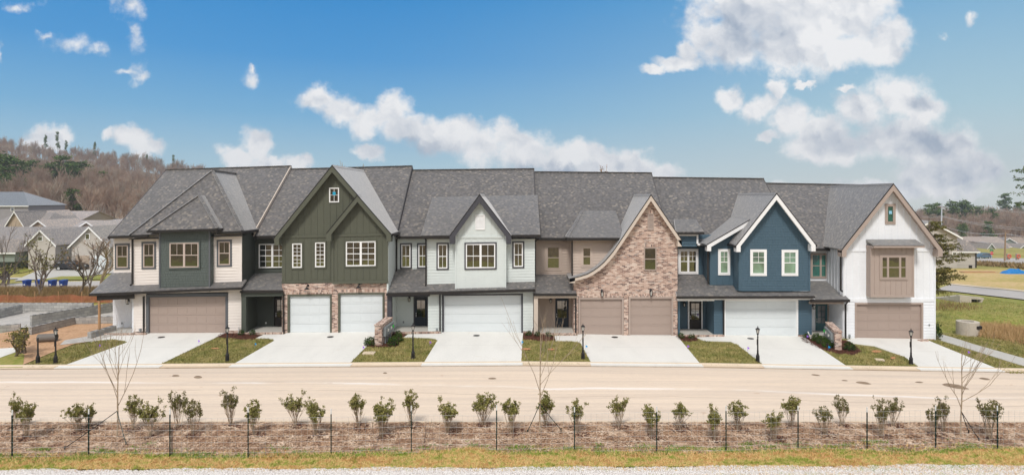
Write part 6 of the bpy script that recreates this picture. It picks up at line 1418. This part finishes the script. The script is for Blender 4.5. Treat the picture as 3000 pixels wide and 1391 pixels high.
# ------------------------------------------------------------------ houses in the background
class House:
    def __init__(s, px, Y, label, cat='house', group='houses in the background'):
        s.Y = Y; s.root = empty('house', (X(px, Y), Y, ground_h(X(px, Y), Y)), label, cat, group)
    def body(s, x0, x1, yt, yb, Y, d, mat, ridge=None, rm='shingles_far', axis='x', over=.4, wallname='wall', fm='trim_white', hip=0.0):
        a, b = X(x0, Y), X(x1, Y); zt, zb = Z(yt, Y), Z(yb, Y) - .8; m_ = MB(); m_.box(a, b, Y, Y + d, zb, zt); wl = m_
        r_ = MB(); f_ = MB()
        if ridge is not None:
            if axis == 'x':
                Yr = Y + d / 2; zr = Z(ridge, Yr); h_ = hip * (b - a)
                r_.slab([(a - over, Y - over, zt), (b + over, Y - over, zt), (b + over - h_, Yr, zr), (a - over + h_, Yr, zr)], .15); r_.slab([(a - over, Y + d + over, zt), (b + over, Y + d + over, zt), (b + over - h_, Yr, zr), (a - over + h_, Yr, zr)], .15)
                if hip:
                    r_.slab([(a - over, Y - over, zt), (a - over + h_, Yr, zr), (a - over, Y + d + over, zt)], .15); r_.slab([(b + over, Y - over, zt), (b + over - h_, Yr, zr), (b + over, Y + d + over, zt)], .15)
                else:
                    wl.add([(a, Y, zt), (a, Yr, zr - .1), (a, Y + d, zt), (b, Y, zt), (b, Yr, zr - .1), (b, Y + d, zt)], [(0, 1, 2), (5, 4, 3)])
                f_.box(a - over, b + over, Y - over - .03, Y - over, zt - .28, zt - .05)
            else:
                xm = (a + b) / 2; zr = Z(ridge, Y)
                r_.slab([(a - over, Y - over, zt - .1), (xm, Y - over, zr), (xm, Y + d, zr), (a - over, Y + d, zt - .1)], .15); r_.slab([(b + over, Y - over, zt - .1), (xm, Y - over, zr), (xm, Y + d, zr), (b + over, Y + d, zt - .1)], .15)
                wl.add([(a, Y, zt), (b, Y, zt), (xm, Y, zr - .15)], [(0, 1, 2)])
                for sg in (-1, 1):
                    e_ = a - over if sg < 0 else b + over; f_.prism([(e_, zt - .12), (xm, zr - .02), (xm, zr - .32), (e_, zt - .42)], Y - over - .04, Y - over)
        w_ = part(wallname, wl, mat, s.root)
        if r_.v: ro = part('roof', r_, rm, s.root)
        if f_.v: part('fascia', f_, fm, s.root)
        return w_
    def win(s, x0, y0, x1, y1, Y, fm='trim_white'):
        a, b, c, d = X(x0, Y), X(x1, Y), Z(y1, Y), Z(y0, Y); m_ = MB(); m_.box(a - .1, b + .1, Y - .08, Y, c - .1, d + .1); o = part('window', m_, fm, s.root); m_ = MB(); m_.box(a, b, Y - .1, Y - .08, c, d); part('glass', m_, 'glass_dark', o)
    def gar(s, x0, y0, x1, y1, Y, mat='door_white'):
        a, b, c, d = X(x0, Y), X(x1, Y), Z(y1, Y), Z(y0, Y); m_ = MB()
        for i in range(4): m_.box(a, b, Y - .07, Y, c + (d - c) * i / 4, c + (d - c) * (i + 1) / 4 - .03)
        part('garage_door', m_, mat, s.root)
h = House(60, 104, 'long low house with a grey-brown roof and a sage garage front at the far left'); h.body(-120, 360, 738, 790, 104, 16, 'far_white', 664); h.body(-90, 78, 737, 786, 100, 4, 'far_sage'); h.gar(-60, 745, 66, 784, 100, 'far_sage'); h.body(83, 162, 716, 790, 97, 12, 'far_white', 672, axis='y'); h.body(210, 320, 722, 792, 97, 12, 'far_white', 663, axis='y')
h.win(113, 694, 124, 704, 97); h.win(252, 686, 262, 700, 97); h.gar(222, 748, 262, 790, 97, 'far_tan'); h.gar(275, 748, 312, 790, 97)
h.body(-80, 44, 738, 752, 96, 5, 'far_sage', 700, hip=.2)
h = House(5, 150, 'tall grey house with a dark blue-grey hipped roof at the left edge', ); h.body(-150, 83, 602, 660, 150, 12, 'far_grey', 562, 'shingles_slate', hip=.33); h.win(33, 607, 41, 618, 150)
h = House(150, 142, 'house with a pale tan roof, a small dormer and a grey front gable'); h.body(90, 226, 650, 690, 142, 14, 'far_tan', 618, 'shingles_pale'); h.body(84, 126, 640, 690, 136, 10, 'far_grey', 617, 'shingles_pale', axis='y'); h.body(164, 182, 645, 660, 137, 5, 'far_white', 632, 'shingles_far', axis='y', over=.3)
h = House(60, 128, 'house with a large brown hipped roof left of the pale tan roofs'); h.body(-40, 122, 666, 700, 128, 12, 'far_tan', 622, 'shingles_far', hip=.2); h.body(20, 72, 666, 690, 126, 8, 'far_tan', 618, 'shingles_far', axis='y')
h = House(170, 122, 'house with a light tan roof and a beige front gable behind the long low house'); h.body(85, 238, 668, 700, 124, 12, 'far_tan', 645, 'shingles_pale'); h.body(88, 144, 668, 700, 119, 10, 'far_tan', 644, 'shingles_pale', axis='y')
h = House(300, 122, 'house with a tan gable partly hidden behind the dark roof of the left-end townhouse'); h.body(236, 420, 664, 700, 124, 12, 'far_tan', 648, 'shingles_far'); h.body(236, 278, 664, 700, 119, 10, 'far_tan', 648, 'shingles_pale', axis='y')
h = House(330, 135, 'low house with a blue-grey roof seen just above the tan gable'); h.body(300, 420, 650, 690, 135, 10, 'far_grey', 642, 'shingles_slate'); h.body(352, 366, 648, 660, 130, 6, 'far_white', 641, 'shingles_slate', axis='y', over=.2)
# right: big pale house behind the cedar
h = House(2760, 105, 'large pale lap-sided house with a broad gable behind the cedar tree'); a_ = h.body(2640, 2803, 694, 783, 105, 12, 'far_white', 646, 'shingles_far', axis='y', over=.6); lpm = MB(); lap(lpm, [(X(2700, 105), Z(783, 105)), (X(2803, 105), Z(783, 105)), (X(2803, 105), Z(697, 105)), (X(2724, 105), Z(652, 105)), (X(2700, 105), Z(660, 105))], Frame((0, 105, 0), (1, 0, 0), (0, -1, 0)), .25, .03); part('siding', lpm, 'far_white', h.root)
h.body(2803, 2857, 735, 778, 106, 9, 'far_white', 680, 'shingles_far', hip=.28, over=.5); lpm = MB(); lap(lpm, [(X(2803, 106), Z(776, 106)), (X(2857, 106), Z(776, 106)), (X(2857, 106), Z(736, 106)), (X(2803, 106), Z(736, 106))], Frame((0, 106, 0), (1, 0, 0), (0, -1, 0)), .25, .03); part('siding', lpm, 'far_white', h.root)
h.win(2758, 701, 2768, 711, 105); h.win(2791, 740, 2801, 745, 105); m_ = MB(); m_.box(X(2838, 106), X(2847, 106), 105.9, 106, Z(787, 106), Z(777, 106)); part('crawl_door', m_, 'gutter_black', h.root); m_ = MB(); m_.box(X(2857, 106), X(2859, 106), 105.8, 106, Z(784, 106), Z(736, 106)); part('downspout', m_, 'gutter_black', h.root)
# far row of tan houses
h = House(2880, 240, 'far house with a wide tan roof and a small pale dormer behind the blue-grey car'); h.body(2838, 2960, 722, 758, 240, 14, 'far_tan', 693, 'shingles_pale'); h.body(2878, 2902, 714, 740, 236, 8, 'far_white', 708, 'shingles_pale', over=.2); h.win(2884, 711, 2894, 715, 236); h.body(2888, 2918, 734, 757, 232, 12, 'far_sage', 712, 'shingles_far', axis='y'); h.body(2902, 2966, 736, 757, 233, 10, 'far_tan', 711, 'shingles_far'); h.gar(2926, 742, 2952, 757, 232.8)
h = House(2975, 250, 'far house with a large grey-green gable at the right edge'); h.body(2920, 2990, 718, 757, 246, 14, 'far_sage', 697, 'shingles_far', axis='y'); h.body(2968, 3060, 736, 757, 240, 10, 'far_grey', 712, 'shingles_far'); h.body(2976, 3016, 736, 757, 236, 10, 'far_blue', 719, 'shingles_far', axis='y'); h.body(2950, 3100, 722, 757, 256, 14, 'far_tan', 694, 'shingles_pale')
for k, (px, lb) in enumerate(((2956, 'stone entry pillar with an orange wreath, leftmost of two'), (2983, 'stone entry pillar with an orange wreath, right of the other'))):
    x = X(px, 175); z = Z(762, 175); e = empty('gate_pillar', (x, 175, z), lb, 'pillar', 'entry pillars at the far street'); m_ = MB(); m_.box(x - .3, x + .3, 175, 175.6, z - .5, z + 1.6); m_.box(x - .36, x + .36, 174.94, 175.66, z + 1.6, z + 1.75); part('pillar', m_, 'far_tan', e); m_ = MB(); m_.tube([(x + .45 * math.cos(t), 174.85, z + 1.1 + .45 * math.sin(t)) for t in np.linspace(0, 6.283, 13)], .14, 6, False); part('wreath', m_, 'garland_orange', e)

# ------------------------------------------------------------------ trees
def bare(seed, h, r, lv=4, nb=3, spread=.5, up=.12, trunk=.35, n=3):
    rng = random.Random(seed); V = []; T = []; tips = []; grow(V, T, tips, rng, Vector((0, 0, -.3)), Vector((rng.gauss(0, .05), rng.gauss(0, .05), 1)).normalized(), h * trunk, r, lv, nb, spread, up, n, 3, .70); return V, T, tips
def pine_vt(seed, h, lean=0):
    rng = random.Random(seed); V = []; T = []; m_ = MB(); m_.tube([(0, 0, -.5), (.1, 0, h * .5), (0, 0, h * .96)], [h * .014, h * .010, h * .004], 5)
    LV = []; LT = []
    for i in range(26):
        t = rng.uniform(.42, 1.0); a = rng.uniform(0, 6.283); rad = h * .20 * (1.15 - t) ** .55 * rng.uniform(.4, 1); c = Vector((rad * math.cos(a), rad * math.sin(a), h * t + rng.gauss(0, .2)))
        leaves_at(LV, LT, rng, c, h * .085, 42, h * .040, .45)
    return m_, LV, LT
TW = [bare(400 + i, 13, .20, 4, 4, .55, .14) for i in range(6)]
TW = [(np.array(v, 'f'), np.array(t, 'i')) for v, t, _ in TW]
PN = []
for i in range(4): m_, lv_, lt_ = pine_vt(500 + i, 15); PN.append((m_.mesh('trunk'), arr_mesh('crown', lv_, lt_, 'pine_leaf'))); PN[-1][0].materials.append(MATS['bark'])
def forest(name, pts, mat, seed):
    rng = random.Random(seed); Vs = []; Ts = []; o = 0
    for (x, y, s) in pts:
        v, t = TW[rng.randrange(len(TW))]; a = rng.uniform(0, 6.283); c, sn = math.cos(a), math.sin(a); q = v * s * np.array([1, 1, rng.uniform(.8, 1.15)], 'f'); q = np.stack([q[:, 0] * c - q[:, 1] * sn + x, q[:, 0] * sn + q[:, 1] * c + y, q[:, 2] + ground_h(x, y)], 1); Vs.append(q); Ts.append(t + o); o += len(v)
    o_ = link(name, arr_mesh(name, np.concatenate(Vs), np.concatenate(Ts), mat), None); o_['kind'] = 'stuff'; return o_
rng = random.Random(8); pts = []
for _ in range(2200):
    Y = 165 + 300 * rng.random() ** .9; px = rng.uniform(-140, 900) if _ < 1550 else rng.uniform(-1500, -140)
    if rng.random() < (.0 if Y < 300 else .35): continue
    pts.append((X(px, Y), Y, rng.uniform(.7, 1.1)))
for px in np.concatenate([np.arange(-40, 700, 7), np.arange(-1500, -40, 18)]): pts.append((X(px + rng.uniform(-3, 3), 450), 450 + rng.uniform(-6, 6), rng.uniform(.6, 1.1)))
forest('woodland', pts, 'twigs_far', 1)
pts = []
for _ in range(1400):
    Y = 262 + 170 * rng.random(); px = rng.uniform(2600, 3150) if _ < 850 else rng.uniform(3150, 4600); pts.append((X(px, Y), Y, rng.uniform(.6, .95)))
forest('woodland', pts, 'twigs_far', 2)
PT = [(10,205,20,'tall pine at the left edge of the wooded slope'),(48,214,16,'pine just right of the one at the left edge of the slope'),(95,235,18,'dark pine standing above the pale grey bare trunk'),(120,240,15,'smaller pine at the right side of the second pine clump'),(160,232,19,'left pine of the central green clump on the slope'),(185,238,21,'tallest pine of the central green clump on the slope'),
      (212,236,18,'pine in the middle of the green clump above the roofs'),(240,240,19,'broad pine at the right of the central green clump'),(262,238,16,'lowest pine at the right side of the central clump'),(296,250,14,'lone small pine right of the central clump'),(30,200,13,'low dark green pine behind the blue-grey roof'),(212,180,9,'small green pine low in the bare woods above the tan roofs')]
for i, (px, Y, h_, lb) in enumerate(PT):
    h_ *= .8 if px < 60 else (.66 if Y > 225 else 1); x = X(px, Y); e = plant('pine_tree', PN[i % 4], (x, Y, ground_h(x, Y) - .2), lb, 'pine tree', 'pines on the wooded slope', i, h_ / 15, names=('trunk', 'crown')); e.scale = (h_ / 8.2, h_ / 8.2, h_ / 13.5)
for i, (px, h_, lb) in enumerate(((134, 13, 'thin pine on the ridge line, left of the two standing clear'), (168, 15, 'tallest thin pine standing clear on the ridge line'), (194, 11, 'ridge pine just right of the tallest one'), (278, 12, 'dark pine on the ridge above the middle of the left woods'), (430, 9, 'small ridge pine above the roof of the left-end house'), (508, 11, 'ridge pine farthest right before the townhouse roofs'))):
    x = X(px, 448); e = plant('pine_tree', PN[i % 4], (x, 448, ground_h(x, 448) + 2), lb, 'pine tree', 'pines along the ridge', i * 2, h_ / 15, names=('trunk', 'crown')); e.scale = (h_ / 26, h_ / 26, h_ / 12)
for i, (px, Y, h_, lb) in enumerate(((2722, 330, 15, 'leftmost dark evergreen in the right-hand woods'), (2745, 320, 16, 'evergreen just left of the grey pole'), (2790, 318, 17, 'broad dark evergreen right of the grey pole'), (2830, 322, 18, 'tall evergreen in the middle of the right-hand woods'), (2868, 330, 14, 'evergreen right of the middle group in the right woods'), (2944, 410, 20, 'highest evergreen on the right skyline'), (2985, 400, 15, 'evergreen on the skyline at the right edge'),
                                     (2818, 258, 10, 'round brownish-green cedar behind the pale house roof'), (2896, 262, 10, 'narrow cedar above the far tan roofs'), (2780, 240, 8, 'small dark evergreen peeping over the pale house roof'), (2905, 300, 14, 'evergreen between the narrow cedar and the skyline trees'), (2830, 420, 16, 'small skyline evergreen in the right woods'))):
    x = X(px, Y); e = plant('evergreen_tree', PN[(i + 1) % 4], (x, Y, ground_h(x, Y) - 2), lb, 'evergreen tree', 'evergreens in the right-hand woods', i, h_ / 15, names=('trunk', 'crown')); e.scale = (h_ / 11, h_ / 11, h_ / 14)
# near trees
def leafy(name, px, yb, yt, w, seed, lb, leafm, nleaf, lsz, crad, stems=3, lv=4, keep=1.0, zmin=.3, tr='bark', nb=3, sp=.5):
    x, Y, z = GP(px, yb); h = (yb - yt) * Y / F; ww = w * Y / F; rng = random.Random(seed); V = []; T = []; LV = []; LT = []; e = empty(name, (x, Y, z), lb, 'tree')
    for s_ in range(stems):
        tips = []; d = Vector((rng.gauss(0, .18), rng.gauss(0, .18), 1)).normalized(); grow(V, T, tips, rng, Vector((rng.gauss(0, .12), rng.gauss(0, .12), -.1)), d, h * .36, .07 if stems > 1 else .1, lv, nb, sp, .12, 4, 3, .68)
        for p, d_ in tips:
            if rng.random() < keep and p.z > h * zmin: leaves_at(LV, LT, rng, p, crad, nleaf, lsz, .6)
    V = np.array(V); sx_ = ww / max(V[:, 0].max() - V[:, 0].min(), .1); sz_ = h / V[:, 2].max(); sc_ = np.array([sx_, sx_, sz_])
    link('trunk', arr_mesh('trunk', V * sc_, T, tr), None, e)
    if LV: link('crown', arr_mesh('crown', np.array(LV) * sc_, LT, leafm), None, e)
    return e
leafy('cedar_tree', 118, 862, 690, 120, 21, 'green-leaved tree with several thin dark trunks behind the orange netting', 'cedar_leaf', 7, .13, .32, 3, 3, .8, .35)
leafy('bare_tree', 234, 862, 700, 130, 22, 'dark-trunked tree wrapped in vines with a few dry brown leaves', 'dead_leaf', 2, .10, .25, 3, 4, .35, .5)
leafy('bare_tree', 293, 842, 690, 120, 23, 'slender tree with dry brown leaves just left of the cream house', 'dead_leaf', 3, .11, .25, 1, 4, .5, .45, 'bark_pale')
leafy('bare_tree', 8, 850, 640, 130, 24, 'thin bare tree reaching in at the far left edge', 'dead_leaf', 1, .08, .2, 2, 4, .1, .5)
leafy('leafy_bush', 12, 836, 775, 64, 25, 'green bush at the left edge above the weeds', 'cedar_leaf', 9, .12, .22, 5, 2, 1, .1)
leafy('small_tree', 56, 1040, 955, 104, 26, 'small olive-green tree at the left edge beside the short black post', 'cedar_leaf', 8, .07, .14, 4, 3, .9, .25)
leafy('bare_tree', 1022, 840, 462, 90, 27, 'tops of bare yellowish twigs showing above the ridge of the olive house', 'dead_leaf', 0, .1, .1, 2, 4, 0, .5, 'bark_pale') if False else None
for i, (px, yt, lb, n_) in enumerate(((1035, 468, 'bare yellowish tree top showing above the ridge of the olive house', 0), (1832, 486, 'small leafy tree tip showing above the ridge of the brick gable house', 3))):
    Y = 62; x = X(px, Y); z = ground_h(x, Y); h = Z(yt, Y) - z; rng = random.Random(60 + i); V = []; T = []; tips = []; LV = []; LT = []; e = empty('bare_tree', (x, Y, z), lb, 'tree')
    grow(V, T, tips, rng, Vector((0, 0, -.2)), Vector((0, 0, 1)), h * .38, .14, 4, 3, .38 if i == 0 else .2, .3, 4, 3, .7); V = np.array(V); k = h / V[:, 2].max(); link('trunk', arr_mesh('trunk', V * k, T, 'bark_pale'), None, e)
    if n_:
        for p, d in tips: leaves_at(LV, LT, rng, p, .2, n_, .14)
        link('crown', arr_mesh('crown', np.array(LV) * k, LT, 'dead_leaf'), None, e)
# cedar at the right end of the row: long drooping boughs
def cedar(px, Y, ytop, ybase, label, boughs, seed, tr_px=None):
    x = X(px, Y); z = ground_h(x, Y); rng = random.Random(seed); e = empty('cedar_tree', (x, Y, z), label, 'cedar tree'); m_ = MB(); zt = Z(ytop, Y) - z; m_.tube([(0, 0, -.3), (.1, 0, zt * .5), (0, 0, zt)], [.2, .13, .04], 8); tr = link('trunk', m_.mesh('trunk'), 'bark', e)
    B_ = MB(); LV = []; LT = []
    for (bx, by, dy) in boughs:
        tx_, ty_, tz_ = X(bx, Y) - x, dy, Z(by, Y) - z; s0 = Vector((0, 0, max(tz_ - .15 * abs(tx_), .3))); t0 = Vector((tx_, ty_, tz_)); mid = s0.lerp(t0, .5) + Vector((0, 0, .12)); B_.tube([s0, mid, t0], [.05, .03, .01], 5)
        for k in range(26):
            t = .30 + .7 * k / 26; c = (s0.lerp(mid, t * 2) if t < .5 else mid.lerp(t0, t * 2 - 1)) + Vector((rng.gauss(0, .16), rng.gauss(0, .3), -.05 + rng.gauss(0, .07)))
            leaves_at(LV, LT, rng, c, .17, 15, .10, .35)
            if k % 4 == 0: B_.tube([c, c + Vector((rng.gauss(0, .25), rng.gauss(0, .25), rng.gauss(-.05, .08)))], [.012, .004], 3)
    link('branches', B_.mesh('branches'), 'bark', e); link('crown', arr_mesh('crown', LV, LT, 'cedar_leaf'), None, e)
cedar(2722, 47, 640, 900, 'open cedar with drooping olive boughs beside the right end of the white house', [(2752, 652, 0), (2746, 662, -.6), (2770, 690, .3), (2745, 672, .8), (2792, 702, .4), (2768, 716, -.5), (2812, 716, 0), (2788, 728, .6), (2832, 744, -.3), (2776, 742, .2), (2820, 728, .8), (2806, 757, -.6), (2762, 768, .3), (2740, 712, 0), (2752, 732, .7),
      (2798, 786, .3), (2818, 806, -.2), (2776, 800, .5), (2756, 790, -.7), (2790, 822, .7), (2826, 812, .4), (2760, 826, 0), (2806, 798, .9), (2746, 812, -.4), (2742, 840, .3), (2754, 852, -.4), (2690, 700, .5), (2690, 760, 0), (2690, 800, .6)], 5)
# pine reaching in at the top right
x, Y = X(3075, 62), 62; z = ground_h(x, Y); rng = random.Random(12); e = empty('pine_tree', (x, Y, z), 'pine bough reaching into the picture at the upper right edge', 'pine tree'); m_ = MB(); m_.tube([(0, 0, -.5), (.1, 0, 8), (0, 0, 14)], [.25, .18, .05], 8); link('trunk', m_.mesh('trunk'), 'bark', e); B_ = MB(); LV = []; LT = []
for bx, by in ((2940, 566), (2962, 498), (2975, 520), (2968, 545), (2990, 560), (2985, 490), (2978, 595), (3010, 480), (3020, 520), (3030, 560), (3040, 600)):
    t0 = Vector((X(bx, Y) - x, rng.gauss(0, .6), Z(by, Y) - z)); s0 = Vector((0, 0, t0.z - .4)); B_.tube([s0, s0.lerp(t0, .5) + Vector((0, 0, .1)), t0], [.05, .03, .01], 4)
    for k in range(14):
        t = .45 + .55 * k / 14; leaves_at(LV, LT, rng, s0.lerp(t0, t) + rv(rng) * .18, .16, 12 if bx > 2945 else 3, .14, .7)
link('branches', B_.mesh('branches'), 'bark', e); link('crown', arr_mesh('crown', LV, LT, 'pine_leaf'), None, e)

# ------------------------------------------------------------------ rough growth
scatter('brush', [[G(*p) for p in q] for q in ([(-80, 884), (345, 884), (345, 850), (-80, 850)],)], 45, .6, 'brush', 'blade', 21, 0, tilt=.4, wr=.035)
scatter('brush_low', [[G(*p) for p in q] for q in ([(-80, 886), (345, 886), (345, 866), (-80, 866)],)], 60, .32, 'brush', 'blade', 23, 0, tilt=.5, wr=.06)
scatter('reeds', [[G(*p) for p in q] for q in ([(2862, 975), (2880, 950), (2960, 950), (3060, 985), (3060, 1022), (2990, 1010), (2920, 995), (2864, 988)],)], 170, .42, 'reed', 'blade', 22, 0, tilt=.25, wr=.035)
scatter('dead_brush', [[G(*p) for p in q] for q in ([(2738, 912), (2800, 912), (2880, 906), (2880, 900), (2738, 888)],)], 22, .6, 'brush', 'blade', 24, 0, tilt=.35, wr=.03)
scatter('hedge_row', [[G(*p) for p in q] for q in ([(2862, 778), (3000, 790), (3100, 796), (3100, 789), (2862, 771)],)], 5, .8, 'brush', 'blade', 25, 0, tilt=.6, wr=.2)
scatter('field_grass', [[G(*p) for p in q] for q in ([(2745, 972), (2860, 985), (3060, 1030), (3060, 900), (2757, 856)],)], 60, .12, 'lawn_blades', 'blade', 26, 0, tilt=.5, wr=.12)

# ------------------------------------------------------------------ haze over the valley
m_ = MB(); m_.box(-768, 768, -175, 786, -32, 62); hm = bpy.data.materials.new('haze'); hm.use_nodes = True; nt = hm.node_tree; nt.nodes.clear()
pv = nd(nt, 'ShaderNodeVolumePrincipled', {'Color': (0.86, 0.90, 0.96, 1), 'Density': 0.0004, 'Anisotropy': 0.2}); ho = nd(nt, 'ShaderNodeOutputMaterial'); nt.links.new(pv.outputs[0], ho.inputs['Volume'])
MATS['haze'] = hm; o = link('haze', m_.mesh('haze', uvs=False), 'haze'); o['kind'] = 'stuff'
